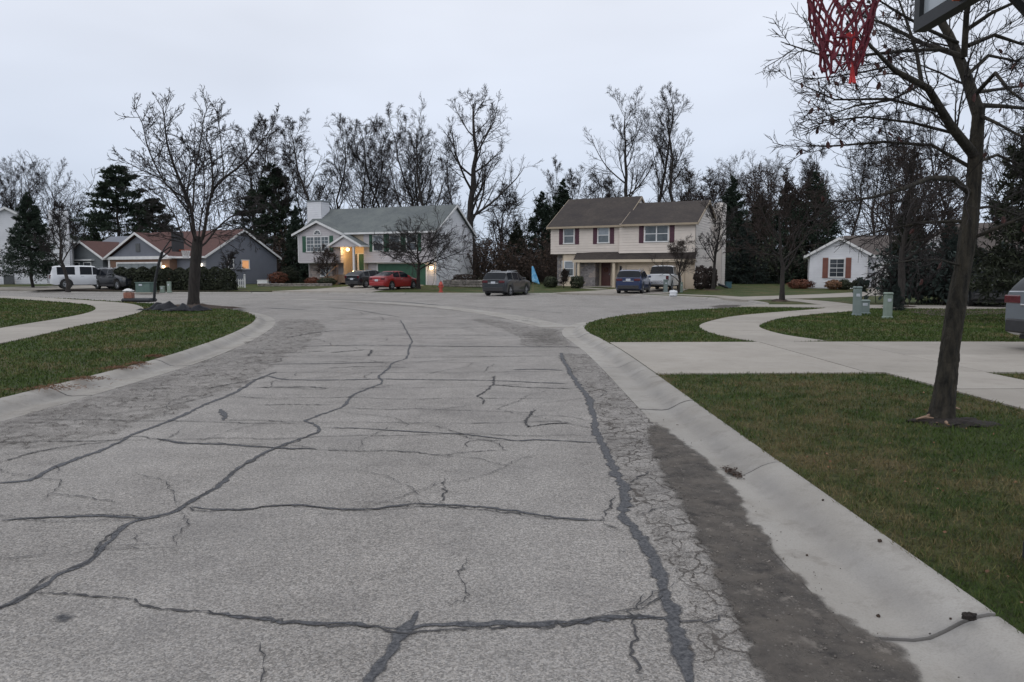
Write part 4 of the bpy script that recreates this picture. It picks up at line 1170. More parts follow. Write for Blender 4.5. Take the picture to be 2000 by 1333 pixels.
for a, b, cols in ((1.22, 2.3, 1), (4.45, 5.55, 1)):
    window(H, FA, a, b, 3.85, 5.25, cols, 2, 'glass_mid' if a < 3 else 'glass_pale', lower='glass_mid')
    shutter(H, FA, a - 0.42, a - 0.04, 3.78, 5.3, 'maroon'); shutter(H, FA, b + 0.04, b + 0.42, 3.78, 5.3, 'maroon')
window(H, FB, 8.75, 10.85, 3.85, 5.25, 2, 2, 'glass_mid')
shutter(H, FB, 8.28, 8.68, 3.78, 5.3, 'maroon'); shutter(H, FB, 10.92, 11.32, 3.78, 5.3, 'maroon')
# bay window on the ground floor
sw = MB(); sw.box(0.3, 0.95, 0.82, 0.9, -0.3, 2.9); sw.build("stone_wall", MAT['stone'], H)
bay = MB(); bp = [(0.75, 0.9), (1.15, 0.25), (2.25, 0.25), (2.7, 0.9)]
for z0, z1, e in ((-0.3, 0.95, 0.0), (2.35, 2.95, 0.0)):
    v = [(x, y, z0) for x, y in bp] + [(x, y, z1) for x, y in bp]
    bay.add(v, [(0, 1, 5, 4), (1, 2, 6, 5), (2, 3, 7, 6), (4, 5, 6, 7)])
for i, (x, y) in enumerate(bp[1:3]):
    bay.box(x - 0.07, x + 0.07, y - 0.02, y + 0.1, 0.95, 2.35)
bay.build("bay", MAT['cream'], H)
window(H, front(0.28), 1.22, 2.18, 0.95, 2.35, 1, 2, 'glass_pale', lower='glass_mid')
for (x0, y0), (x1, y1) in ((bp[0], bp[1]), (bp[2], bp[3])):
    d = np.array((x1 - x0, y1 - y0)); L_ = np.linalg.norm(d); d /= L_
    fc_ = Face((x0 + d[1] * -0.0, y0), d, (d[1], -d[0]))
    window(H, fc_, 0.08, L_ - 0.08, 0.95, 2.35, 1, 2, 'glass_pale', t=0.06, lower='glass_mid')
# entry and garage under the lean-to roof
pr = MB()
v = [(2.5, -0.75, 2.32), (W + 0.15, -0.75, 2.32), (W + 0.15, -0.2, 2.98), (2.5, 0.08, 2.98)]
pr.add(v + [(a, b, c + 0.1) for a, b, c in v], [(0, 1, 2, 3), (7, 6, 5, 4), (0, 4, 5, 1), (1, 5, 6, 2), (3, 7, 4, 0)])
prf = pr.build("porch_roof", MAT['roof_brown'], H)
pf = MB(); pf.box(2.45, W + 0.2, -0.84, -0.74, 2.17, 2.4); pf.box(2.5, W + 0.1, -0.74, 0.04, 2.2, 2.24); pf.build("fascia", MAT['creamtrim'], prf)
for x in (2.95, 6.2):
    c = MB(); c.box(x - 0.11, x + 0.11, -0.7, -0.48, -0.3, 2.2); c.box(x - 0.15, x + 0.15, -0.74, -0.44, -0.3, 0.1); c.build("porch_post", MAT['creamtrim'], H)
s2 = MB(); s2.box(2.7, 4.3, -0.05, 2.05, -0.3, 2.2); s2.build("entry_stone", MAT['stone'], H)
e2 = MB(); e2.box(4.3, SP, 1.0, 2.1, -0.3, 2.3); e2.build("entry_wall", MAT['creamtrim'], H)
dd = door(H, front(1.0), 4.5, 5.4, 0.12, 2.15, 'doorred', 'creamtrim', n0=0.0)
wr = MB(); wr.lathe([(0.16 + 0.05 * math.cos(t), 0.05 * math.sin(t)) for t in np.linspace(0, 2 * math.pi, 8)], (4.95, 0.89, 1.55), 14, 'y'); wr.build("wreath", MAT['rustleaf'], dd)
ls = MB(); ls.box(3.1, 6.1, -0.46, 1.0, -0.3, 0.1); ls.build("porch_floor", MAT['concrete'], H)
gw = MB(); gw.box(6.35, 7.05, -0.02, 0.06, -0.3, 2.3); gw.box(12.2, W, -0.02, 0.06, -0.3, 2.3); gw.box(7.05, 12.2, -0.02, 0.06, 2.05, 2.3); gw.build("garage_wall", MAT['cream'], H)
garage_door(H, front(-0.02), 7.2, 12.05, -0.15, 2.0, 'cream', 'creamtrim', 5, 4)
wl_ = MB(); wl_.box(6.58, 6.72, -0.22, -0.02, 1.4, 1.85); wl_.build("wall_lantern", MAT['blackmetal'], H)
ch = MB(); ch.box(W, W + 0.85, 6.6, 8.3, -0.3, 7.55); ch.build("chimney", MAT['beigeside'], H)
cs = MB(); lap(cs, front(6.6), -0.1, 7.5, W + 0.02, W + 0.85); lap(cs, right_side(W + 0.85), -0.1, 7.5, 6.6, 8.3); cs.build("chimney_siding", MAT['beigeside'], H)
dn = MB(); dn.tube([(SP - 0.1, -0.2, 5.3), (SP - 0.1, -0.05, 5.1), (SP - 0.1, -0.05, 3.0)], 0.045, 6); dn.build("downspout", MAT['beige'], H)

# ------------------------------------------------------------------ slate ranch house with red roof on the left
H = thing("ranch_house", "slate blue ranch house with red-brown roof and white gable trim", "house", (-46.7, 79.2, hz(0, 75) - 0.02), R(-27))
W, D = 20.2, 9.0
core = MB(); core.box(0.0, W - 0.02, 0.05, D, -0.3, 2.75); core.build("wall_core", MAT['slate2'], H)
sr = MB(); FS = right_side(W); lap(sr, FS, -0.1, 2.75, 0.0, D, 0.2); gable_lap(sr, FS, 0.0, D, 2.75, 5.2, 0.2); sr.build("side_siding", MAT['slate'], H)
ac = MB(); ac.prism([(0.05, 2.7), (D - 0.05, 2.7), (D / 2, 5.15)], W - 0.03, 0.05, M=lambda x, y, z: (y, x, z)); ac.build("attic_core", MAT['slate'], H)
sd = MB(); lap(sd, front(0.05), -0.1, 2.75, 16.2, W, 0.2); sd.build("front_siding", MAT['slate'], H)
gable_roof(H, 7.2, W, 0, D, 2.8, 5.3, 'roof_red', 'trim', 0.4, 0.3)
gable_roof(H, -0.2, 7.6, 1.2, D - 1.2, 2.75, 4.5, 'roof_red', 'trim', 0.4, 0.3, name="wing_roof")
# small left gable
gl = MB(); gl.box(0.2, 6.6, -1.0, 0.05, -0.3, 2.7); gl.prism([(0.2, 2.7), (6.6, 2.7), (3.4, 4.25)], -0.98, 3.0); gl.build("wing_core", MAT['slate2'], H)
gs = MB(); lap(gs, front(-1.0), -0.1, 2.7, 0.2, 6.6, 0.2); gable_lap(gs, front(-1.0), 0.2, 6.6, 2.7, 4.25, 0.2); gs.build("wing_siding", MAT['slate2'], H)
gable_roof(H, 0.2, 6.6, -1.0, 4.0, 2.7, 4.3, 'roof_red', 'trim', 0.4, 0.25, ridge='y', name="wing_gable_roof", fascia=0.2)
for a in (1.7, 3.6):
    window(H, front(-1.03), a, a + 1.25, 0.95, 2.25, 1, 2, 'glass')
hd = MB(); hd.box(1.3, 5.3, -1.35, -1.0, 2.38, 2.5); hd.build("window_hood", MAT['trim'], H)
# garage gable
gb = MB(); gb.box(7.3, 16.2, -0.8, 0.05, -0.3, 2.6); gb.build("garage_wall", MAT['brick'], H)
gc = MB(); gc.prism([(7.3, 2.6), (16.2, 2.6), (11.75, 4.75)], -0.78, 3.6); gc.build("garage_gable", MAT['slate'], H)
gable_roof(H, 7.3, 16.2, -0.8, 4.2, 2.75, 4.95, 'roof_red', 'trim', 0.35, 0.3, ridge='y', name="garage_roof", fascia=0.2)
bt = MB(); bt.box(7.0, 16.5, -0.98, -0.8, 2.45, 2.75); bt.box(7.2, 7.45, -0.86, -0.8, -0.3, 2.45); bt.build("band_trim", MAT['trim'], H)
vt = MB(); vt.box(11.45, 12.05, -0.84, -0.78, 3.2, 4.0); vt.build("gable_vent", MAT['acunit'], H)
garage_door(H, front(-0.8), 8.6, 15.0, -0.15, 2.05, 'steelgrey', 'trim', 6, 4)
lamp(H, (15.6, -1.0, 1.72), 'lamp', 0.13, 8, (1.0, 0.6, 0.25))
lamp(H, (W - 0.55, -0.15, 1.9), 'lamp_white', 0.15, 6, (1.0, 0.8, 0.5))
window(H, FS, 2.5, 3.25, 1.55, 2.5, 1, 2, 'glass')
window(H, FS, 4.2, 5.25, 1.5, 2.45, 1, 1, 'litpane', label="window lit warm orange from inside")

# ------------------------------------------------------------------ white ranch house on the right
H = thing("white_ranch_house", "white ranch house with red-brown shutters behind the utility pedestals", "house", (25.2, 63.2, hz(0, 62) - 0.02), R(-21))
W, D = 4.5, 12.0
core = MB(); core.box(0.0, W - 0.02, 0.05, D, -0.3, 2.9); core.prism([(0.03, 2.9), (W - 0.03, 2.9), (W / 2, 4.15)], 0.06, 8); core.box(W, 13.5, 2.2, D, -0.3, 2.8); core.box(7.2, 13.4, -2.0, 2.2, -0.3, 2.8); core.build("wall_core", MAT['white'], H)
sd = MB(); lap(sd, front(0.05), -0.1, 2.9, 0.0, W); gable_lap(sd, front(0.05), 0.0, W, 2.9, 4.15); lap(sd, right_side(W), -0.1, 2.85, 0, 2.2); lap(sd, front(2.2), -0.1, 2.8, W, 7.2)
lap(sd, front(-2.0), -0.1, 2.8, 7.2, 8.1); lap(sd, left_side(7.2), -0.1, 2.8, -2.0, 2.2); gable_lap(sd, front(-2.0), 7.2, 13.4, 2.8, 4.9); sd.build("front_siding", MAT['white'], H)
gable_roof(H, 0, W, 0.05, 7.5, 2.9, 4.2, 'roof_tan', 'trim', 0.4, 0.3, ridge='y', name="front_gable_roof", fascia=0.2)
gable_roof(H, 3.2, 13.4, 2.2, D, 2.8, 4.6, 'roof_tan', 'trim', 0.35, 0.3)
gable_roof(H, 7.2, 13.4, -2.0, 5.0, 2.8, 4.9, 'roof_tan', 'trim', 0.4, 0.3, ridge='y', name="garage_roof", fascia=0.22)
window(H, front(0.02), 1.5, 2.75, 0.95, 2.55, 1, 2, 'glass', grid=2)
shutter(H, front(0.02), 1.02, 1.45, 0.9, 2.6, 'redbrown'); shutter(H, front(0.02), 2.8, 3.22, 0.9, 2.6, 'redbrown')
door(H, front(2.17), 5.3, 6.2, 0.0, 2.1, 'trim')
garage_door(H, front(-2.03), 8.2, 12.9, -0.15, 2.1, 'trim', 'trim', 5, 4)
lamp(H, (7.7, -2.25, 1.95), 'lamp_white', 0.13, 10, (1.0, 0.88, 0.66))
dn = MB(); dn.tube([(W - 0.08, -0.05, 2.7), (W - 0.08, -0.05, 0.1)], 0.04, 6); dn.build("downspout", MAT['trim'], H)

# ------------------------------------------------------------------ white two storey house at the left edge
H = thing("white_gable_house", "tall white gabled house with white chimney at the left edge", "house", (-54.7, 71.35, hz(0, 72)), R(25))
W, D = 11.0, 10.0
core = MB(); core.box(0.0, W, 0.05, D, -0.3, 4.3); core.prism([(0.05, 4.3), (W - 0.05, 4.3), (W / 2, 7.4)], 0.06, D - 0.1); core.build("wall_core", MAT['white'], H)
sd = MB(); lap(sd, front(0.05), -0.1, 4.3, 0.0, W, 0.2); gable_lap(sd, front(0.05), 0.0, W, 4.3, 7.4, 0.2); lap(sd, right_side(W), -0.1, 4.3, 0, D, 0.2); sd.build("front_siding", MAT['white'], H)
gable_roof(H, 0, W, 0.05, D, 4.3, 7.45, 'roof_grey', 'trim', 0.35, 0.3, ridge='y')
ch = MB(); ch.box(9.2, 10.85, -0.8, 0.05, -0.3, 7.3); ch.build("chimney", MAT['white'], H)
cs = MB(); lap(cs, front(-0.8), -0.1, 7.3, 9.2, 10.85, 0.2); cs.build("chimney_siding", MAT['white'], H)
window(H, front(0.02), 8.2, 8.9, 1.1, 2.4, 1, 2, 'glass'); window(H, front(0.02), 2.0, 3.2, 1.0, 2.4, 1, 2, 'glass')
acu = MB(); acu.cbox((5.6, -0.75, 0.4), (0.8, 0.75, 0.95), 0.03)
for i in range(6):
    acu.box(5.23, 5.97, -1.14, -1.12, 0.05 + i * 0.13, 0.1 + i * 0.13)
# ------------------------------------------------------------------ far houses glimpsed through the trees
H = thing("far_white_house", "small white house glimpsed between dark spruces", "house", (33.2, 100, hz(0, 90)), R(-4))
b = MB(); b.box(0, 3.4, 0, 6, -0.3, 2.3); b.build("wall", MAT['white'], H)
gable_roof(H, 0, 3.4, 0, 6, 2.3, 3.6, 'roof_grey', 'trim', 0.3, 0.3)
window(H, front(0), 1.0, 2.2, 0.7, 1.8, 2, 2, 'glass')
H = thing("far_brown_house", "dim brown house with a lit lamp behind the beige house", "house", (27.2, 92, hz(0, 90)), R(-6))
b = MB(); b.box(0, 4.5, 0, 6, -0.3, 2.7); b.build("wall", MAT['doorred'], H)
gable_roof(H, 0, 4.5, 0, 6, 2.7, 4.0, 'roof_brown', 'creamtrim', 0.3, 0.3)
lamp(H, (1.2, -0.25, 1.6), 'lamp_white', 0.17, 10, (1.0, 0.85, 0.6))
window(H, front(0), 2.4, 3.5, 0.9, 2.0, 1, 2, 'glass')
H = thing("side_white_house", "white sided house behind the dark parked car on the right", "house", (30.3, 50.5, hz(0, 50)), R(-28))
b = MB(); b.box(0, 9, 0.05, 8, -0.3, 2.8); b.build("wall", MAT['white'], H)
sd = MB(); lap(sd, front(0.05), -0.1, 2.8, 0, 9); lap(sd, left_side(0), -0.1, 2.8, 0, 8); sd.build("front_siding", MAT['white'], H)
gable_roof(H, 0, 9, 0.05, 8, 2.8, 4.9, 'roof_tan', 'trim', 0.35, 0.3)
window(H, front(0.02), 3.4, 4.6, 0.9, 2.3, 1, 2, 'glass')
tag(acu.build("air_conditioner", MAT['acunit']), "grey air conditioner box against the tall white house", "air conditioner").location = (-54.7, 71.35, hz(0, 72))
bpy.data.objects["air_conditioner"].rotation_euler = (0, 0, R(25))

# ================================================================== TREES
def unit(a):
    return a / (np.linalg.norm(a, axis=-1, keepdims=True) + 1e-9)

def spawn(P, Rr, rg, n, t0, t1, ang, ratio, K, wig, up, rr, rtip, lmin=0.0, flat=0.0, minr=0.0, lens=None):
    """n children on each parent chain: (N,K,3) -> (N*n,K,3)"""
    N, Kp, _ = P.shape
    Lp = np.linalg.norm(np.diff(P, axis=1), axis=2).sum(1)
    t = (np.arange(n)[None] + rg.random((N, n))) / n * (t1 - t0) + t0
    fi = t * (Kp - 1); i = np.clip(fi.astype(int), 0, Kp - 2); fr = (fi - i)[..., None]
    ar = np.arange(N)[:, None]
    base = P[ar, i] * (1 - fr) + P[ar, i + 1] * fr
    tan = unit(P[ar, i + 1] - P[ar, i])
    rb = (Rr[ar, i] * (1 - fr[..., 0]) + Rr[ar, i + 1] * fr[..., 0])
    rv = unit(rg.normal(size=(N, n, 3)) * np.array([1, 1, 1 - flat]))
    perp = unit(rv - (rv * tan).sum(-1, keepdims=True) * tan)
    a = rg.uniform(ang[0], ang[1], (N, n))[..., None]
    d = unit(np.cos(a) * tan + np.sin(a) * perp)
    L = (Lp[:, None] * ratio * (1.15 - 0.75 * t) * rg.uniform(0.6, 1.25, (N, n))).clip(lmin)
    M = N * n
    base, d, L, rb = base.reshape(M, 3), d.reshape(M, 3), L.reshape(M), rb.reshape(M)
    Q = np.zeros((M, K, 3)); Q[:, 0] = base
    for k in range(1, K):
        d = unit(d + rg.normal(0, wig, (M, 3)) + np.array([0, 0, up]))
        Q[:, k] = Q[:, k - 1] + d * (L / (K - 1))[:, None]
    r0 = np.maximum(rb * rr, rtip * 1.3)
    r1 = np.full(M, rtip)
    s = np.linspace(0, 1, K)[None]
    RR = r0[:, None] * (1 - s) ** 0.8 + r1[:, None] * s
    return Q, np.maximum(RR, minr)

def join(parts):
    vs, fs, b = [], [], 0
    for v, f in parts:
        vs.append(v); fs.append(f + b); b += len(v)
    return np.vstack(vs), np.vstack(fs)

def chain(pts, r0, r1, K=None, power=0.8):
    c = smooth_curve(pts, 0.25)
    s = np.r_[0, np.cumsum(np.linalg.norm(np.diff(c, axis=0), axis=1))]
    K = K or max(4, int(s[-1] / 0.35))
    u = np.linspace(0, s[-1], K)
    c = np.stack([np.interp(u, s, c[:, k]) for k in range(3)], 1)
    return c[None], (r0 * (1 - u / s[-1]) ** power + r1 * (u / s[-1]))[None]

def bare_tree_mesh(name, seed, h, r0, style):
    """returns trunk mesh and crown mesh of a leafless forest tree"""
    rg = np.random.default_rng(seed)
    z = np.linspace(0, 1, 12)
    lean = rg.normal(0, 0.05, 2)
    bend = np.cumsum(rg.normal(0, 0.013, (12, 2)), 0)
    top = style['trunk']
    P = np.stack([(lean[0] * z + bend[:, 0]) * h, (lean[1] * z + bend[:, 1]) * h, z * h * top], 1)[None]
    Rr = (r0 * (1.12 - z) ** 0.85)[None].clip(0.03)
    Rr[0, 0] *= 1.35
    A, ra = spawn(P, Rr, rg, style['n1'], style['t0'], 1.0, style['a1'], style['l1'], 10, 0.065, style['up'], 0.46, 0.014, flat=0.3)
    B, rb = spawn(A, ra, rg, style['n2'], 0.18, 1.0, (0.4, 0.95), 0.50, 7, 0.07, 0.05, 0.5, 0.011)
    D, rd = spawn(B, rb, rg, style['n3'], 0.12, 1.0, (0.4, 1.0), 0.52, 5, 0.08, 0.04, 0.55, 0.010)
    E, re = spawn(D, rd, rg, style['n4'], 0.12, 1.0, (0.4, 1.0), 0.62, 3, 0.09, 0.03, 0.7, 0.009, lmin=0.3)
    trunk = join([tubes(P, Rr, 8), tubes(A, ra, 6)])
    crown = join([tubes(B, rb, 4), tubes(D, rd, 3), tubes(E, re, 3)])
    return trunk, crown
STY = {
    'oak': dict(trunk=0.88, n1=17, t0=0.24, a1=(0.6, 1.15), l1=0.50, up=0.07, n2=8, n3=6, n4=4),
    'slim': dict(trunk=0.93, n1=20, t0=0.30, a1=(0.45, 0.9), l1=0.33, up=0.09, n2=7, n3=6, n4=4),
    'vase': dict(trunk=0.66, n1=14, t0=0.22, a1=(0.35, 0.8), l1=0.8, up=0.05, n2=9, n3=6, n4=4),
    'high': dict(trunk=0.92, n1=14, t0=0.36, a1=(0.5, 1.05), l1=0.40, up=0.08, n2=8, n3=6, n4=4),
    'brush': dict(trunk=0.8, n1=16, t0=0.12, a1=(0.3, 0.7), l1=0.6, up=0.05, n2=8, n3=6, n4=4)}
VAR = {}
for key, seed, h, r0, st_ in (('oak1', 11, 20, 0.40, 'oak'), ('oak2', 12, 20, 0.30, 'oak'), ('slim1', 21, 20, 0.19, 'slim'), ('slim2', 22, 20, 0.17, 'slim'), ('vase1', 31, 20, 0.24, 'vase'), ('vase2', 32, 20, 0.23, 'vase'),
                              ('high1', 41, 20, 0.31, 'high'), ('high2', 42, 20, 0.27, 'high'), ('high3', 45, 20, 0.30, 'high'), ('brush1', 51, 12, 0.13, 'brush'), ('brush2', 52, 12, 0.12, 'brush')):
    t_, c_ = bare_tree_mesh(key, seed, h, r0, STY[st_])
    VAR[key] = (h, t_, c_)
MESHES = {}
def put_tree(key, px, top_y, Y, label, rz=None, wide=1.0, group="bare trees beyond the houses", lean=0.0, mt='bark', mc='twig'):
    """stand a forest tree at the distance Y so that its tip reaches the given height"""
    h, (tv, tf), (cv, cf) = VAR[key]
    mk = key + mt + mc
    if key not in MESHES:
        a = fast_mesh("trunk", tv, tf, MAT[mt], smooth=True); b = fast_mesh("crown", cv, cf, MAT[mc])
        MESHES[key] = (a.data, b.data)
        bpy.data.objects.remove(a); bpy.data.objects.remove(b)
    X = (px - 1000) / CAM_F * Y
    top = at(px, top_y, Y)[2]
    zmax = max(tv[:, 2].max(), cv[:, 2].max())
    s = (top - hz(X, Y)) / zmax
    o = thing("bare_tree", label, "tree", (X, Y, hz(X, Y) - 0.05), rnd.uniform(0, 6.28) if rz is None else rz, group)
    o.scale = (s * wide, s * wide, s)
    o.rotation_euler[1] = lean
    for nm, me, mm in zip(("trunk", "crown"), MESHES[key], (mt, mc)):
        c = bpy.data.objects.new(nm, me); C.objects.link(c); c.parent = o
        c.material_slots[0].link = 'OBJECT'; c.material_slots[0].material = MAT[mm]
    return o
for key, px, ty, Y, wide, lab in (
        ('vase1', 18, 292, 108, 0.9, "broad bare tree above the roof at the far left edge"), ('slim1', 62, 300, 104, 1.0, "slim bare tree rising behind the tall white house"), ('vase2', 112, 300, 110, 0.9, "bare tree just right of the tall white house chimney"),
        ('slim2', 492, 218, 96, 1.15, "bare tree showing behind the right limbs of the street tree"), ('slim1', 566, 208, 92, 1.0, "slim bare tree left of the pale house chimney"), ('slim2', 600, 250, 98, 0.9, "short slim bare tree right behind the pale house chimney"),
        ('slim1', 628, 212, 90, 1.25, "bare tree with forked top above the pale house chimney"), ('slim2', 668, 207, 92, 1.1, "slender straight bare tree right of the pale house chimney"), ('vase2', 712, 226, 95, 0.8, "spreading bare tree over the left of the grey roof"),
        ('slim1', 752, 222, 98, 1.1, "slender bare tree over the middle of the grey roof"), ('vase1', 800, 232, 94, 0.9, "leaning bare tree over the grey roof beside the tall pair"), ('oak2', 840, 186, 90, 0.85, "tall dark bare tree over the right of the grey roof"),
        ('slim2', 880, 262, 100, 1.0, "thin bare tree left of the big spreading one"), ('oak1', 928, 165, 86, 1.02, "biggest spreading bare tree between the two centre houses"),
        ('slim1', 1078, 300, 110, 0.8, "lone thin bare pole of a tree above the small spruces"), ('brush1', 1120, 320, 105, 1.2, "low bare tree left of the beige house roof"), ('brush2', 1180, 318, 108, 1.2, "low bare tree behind the left end of the beige roof"),
        ('high1', 1240, 155, 88, 0.95, "leftmost of the three tall bare trees behind the beige house"), ('high2', 1278, 160, 90, 0.85, "middle of the three tall bare trees behind the beige house"), ('high3', 1310, 176, 86, 0.85, "rightmost of the three tall bare trees behind the beige house"),
        ('slim1', 520, 238, 104, 1.2, "faint bare tree between the street tree and the dark pine"), ('slim2', 738, 216, 100, 1.2, "straight bare tree over the left middle of the grey roof"), ('slim2', 815, 205, 97, 1.2, "straight bare tree touching the tall dark one"), ('brush1', 975, 350, 100, 1.5, "low twiggy tree right of the biggest bare tree"), ('brush2', 1340, 300, 104, 1.4, "low twiggy tree right of the three tall bare trees"), ('slim2', 36, 330, 112, 1.2, "faint bare tree above the far left roof"), ('brush2', 150, 378, 106, 1.6, "low bare tree left of the big dark pine"), ('brush1', 1370, 322, 100, 1.4, "low brownish bare tree right of the beige house ridge"), ('vase2', 1422, 296, 104, 1.0, "brownish bare tree above the beige house chimney"), ('brush2', 1465, 318, 100, 1.3, "dense twiggy bare tree above the narrow spruces"),
        ('vase1', 1510, 288, 102, 0.9, "bare tree with twin stems above the narrow spruces"), ('brush1', 1556, 306, 106, 1.4, "twiggy bare tree left of the broad dark spruce"), ('slim1', 1604, 268, 96, 1.1, "slim bare tree right behind the broad dark spruce"),
        ('slim2', 1655, 262, 94, 1.3, "pale slim bare tree above the white house gable"), ('vase2', 1700, 250, 98, 0.9, "broad bare tree above the white house roof"), ('slim1', 1750, 190, 48, 0.9, "left of two dark straight trunks seen through the near right tree"), ('slim2', 1784, 205, 47, 0.9, "right of two dark straight trunks seen through the near right tree"), ('slim1', 1838, 180, 70, 1.0, "slim bare tree seen beside the near right trunk"), ('slim2', 1945, 130, 60, 1.0, "tall slim bare tree by the big spruce at the right edge")):
    put_tree(key, px, ty, Y, lab, wide=wide, mc='twig_brown' if 1330 < px < 1600 else 'twig')
for o_, l_ in (("rightmost of the three", 0.05),):
    for o in C.objects:
        if str(o.get("label", "")).startswith(o_): o.rotation_euler[1] = l_

# ------------------------------------------------------------------ hand-shaped street trees
def limb(points, Y0, dY, r0, r1):
    """a limb given by photo points; dY is how far it reaches back (or forward) along its length"""
    n = len(points)
    return chain([at(x, y, Y0 + dY * (i / (n - 1))) for i, (x, y) in enumerate(points)], r0, r1)
def grow(limbs, seed, spec):
    """twigs on the limbs: spec = list of (n per metre, ang, ratio, K, wig, up, rr, rtip, sides)"""
    rg = np.random.default_rng(seed)
    out = []
    for P, Rr in limbs:
        L = np.linalg.norm(np.diff(P[0], axis=0), axis=1).sum()
        cur = (P, Rr)
        for i, (n, t0, ang, ratio, K, wig, up, rr, rt, sd) in enumerate(spec):
            k = max(2, int(n * L)) if i == 0 else n
            cur = spawn(cur[0], cur[1], rg, k, t0, 1.0, ang, ratio, K, wig, up, rr, rt, lmin=0.1)
            if i == 0:
                Q, q = cur
                cur = (Q, np.minimum(q, 0.03))
            out.append((sd, cur))
    return out
def rough_trunk(P, Rr, n=40, K=150):
    """near trunk with furrowed bark in the mesh itself"""
    u = np.linspace(0, 1, P.shape[1]); w = np.linspace(0, 1, K)
    Q = np.stack([np.interp(w, u, P[0, :, k]) for k in range(3)], 1)[None]
    rr = np.interp(w, u, Rr[0])[None]
    v, f = tubes(Q, rr, n)
    v = v.reshape(K, n, 3); c = Q[0][:, None]
    a = np.arange(n)[None] * 2 * math.pi / n; z = np.linspace(0, 30, K)[:, None]
    g = np.random.default_rng(8)
    d = 0.035 * np.sin(7 * a + 1.3 * np.sin(z * 0.7) + z * 0.12) + 0.03 * np.sin(11 * a - 1.7 * np.sin(z * 0.9 + 2)) + 0.03 * np.sin(3 * a + z * 0.4) + g.normal(0, 0.02, (K, n))
    knot = 0.10 * np.exp(-((w[:, None] - 0.235) / 0.02) ** 2) * np.cos(a * 2 - 0.5).clip(0) + 0.07 * np.exp(-((w[:, None] - 0.17) / 0.015) ** 2) * np.cos(a - 3).clip(0)
    flare = 0.85 * np.exp(-w[:, None] / 0.026) * (0.55 + 0.45 * np.cos(a * 5 + 0.6))
    v = c + (v - c) * (1 + d + knot + flare)[..., None]
    return v.reshape(-1, 3), f
def street_tree(name, label, base, limbs, twigs, mb_='bark', mt_='twig', cat="tree", group=None):
    o = thing(name, label, cat, base, 0, group)
    b = np.array(base)
    tr = join([(tubes(P - b, Rr, 12) if name != 'near_tree' else rough_trunk(P - b, Rr)) if i == 0 else tubes(P - b, Rr, 8) for i, (P, Rr) in enumerate(limbs)])
    fast_mesh("trunk", *tr, MAT[mb_], o, smooth=True)
    cr = join([tubes(P - b, Rr, sd) for sd, (P, Rr) in twigs])
    fast_mesh("crown", *cr, MAT[mt_], o)
    return o
# left street tree
Y0 = 32.2
bx, by = G(378, 600, LAWN_Z)
T = [limb([(378, 601), (379, 560), (382, 515), (385, 478), (387, 462)], Y0, 0, 0.235, 0.20)]
T[0][1][0, 0] *= 1.25
Lm = [([(386, 478), (380, 462), (373, 407), (360, 375), (347, 342), (336, 314), (326, 277), (321, 233), (317, 197)], 1.2, 0.17), ([(368, 400), (360, 386), (332, 370), (313, 342), (295, 305), (284, 273), (281, 249), (271, 227), (258, 205)], -1.6, 0.085),
      ([(375, 420), (378, 392), (380, 342), (387, 303), (395, 255), (400, 223), (413, 201)], 2.0, 0.09), ([(388, 478), (397, 462), (406, 407), (414, 375), (415, 342), (410, 288), (402, 266)], -0.8, 0.15),
      ([(413, 385), (417, 370), (437, 349), (469, 325), (493, 301), (510, 279), (535, 242)], -1.5, 0.12), ([(432, 356), (437, 342), (434, 307), (430, 266), (424, 205)], 1.0, 0.05), ([(390, 484), (404, 473), (426, 444), (458, 420), (493, 412), (520, 404)], 1.8, 0.09),
      ([(382, 486), (360, 473), (345, 429), (328, 403), (315, 386), (290, 370)], 2.4, 0.075), ([(372, 372), (358, 364), (317, 349), (273, 331), (230, 307)], 0.8, 0.05), ([(414, 345), (398, 322), (380, 296), (352, 274)], -1.2, 0.035),
      ([(410, 400), (440, 392), (480, 384), (515, 388)], -2.4, 0.045), ([(388, 470), (392, 430), (400, 380), (398, 320), (408, 240)], 3.0, 0.07), ([(384, 480), (372, 440), (366, 380), (372, 320), (362, 262)], -3.0, 0.07),
      ([(395, 465), (440, 440), (480, 450), (505, 470)], -2.5, 0.05), ([(383, 482), (340, 455), (300, 450), (268, 440)], -1.5, 0.05), ([(318, 348), (310, 310), (322, 270), (300, 225)], 0.8, 0.035)]
T += [limb(p, Y0, dy, r * 0.52, 0.010) for p, dy, r in Lm]
tw = grow(T[1:], 5, [(5.0, 0.15, (0.5, 1.15), 0.36, 7, 0.065, 0.03, 0.36, 0.0085, 4), (5, 0.15, (0.4, 0.95), 0.44, 5, 0.08, 0.03, 0.55, 0.0075, 3), (4, 0.2, (0.4, 1.0), 0.48, 3, 0.1, 0.03, 0.7, 0.006, 3)])
street_tree("street_tree", "large bare street tree with spreading limbs on the left lawn", (float(bx), float(Y0), LAWN_Z), T, tw)
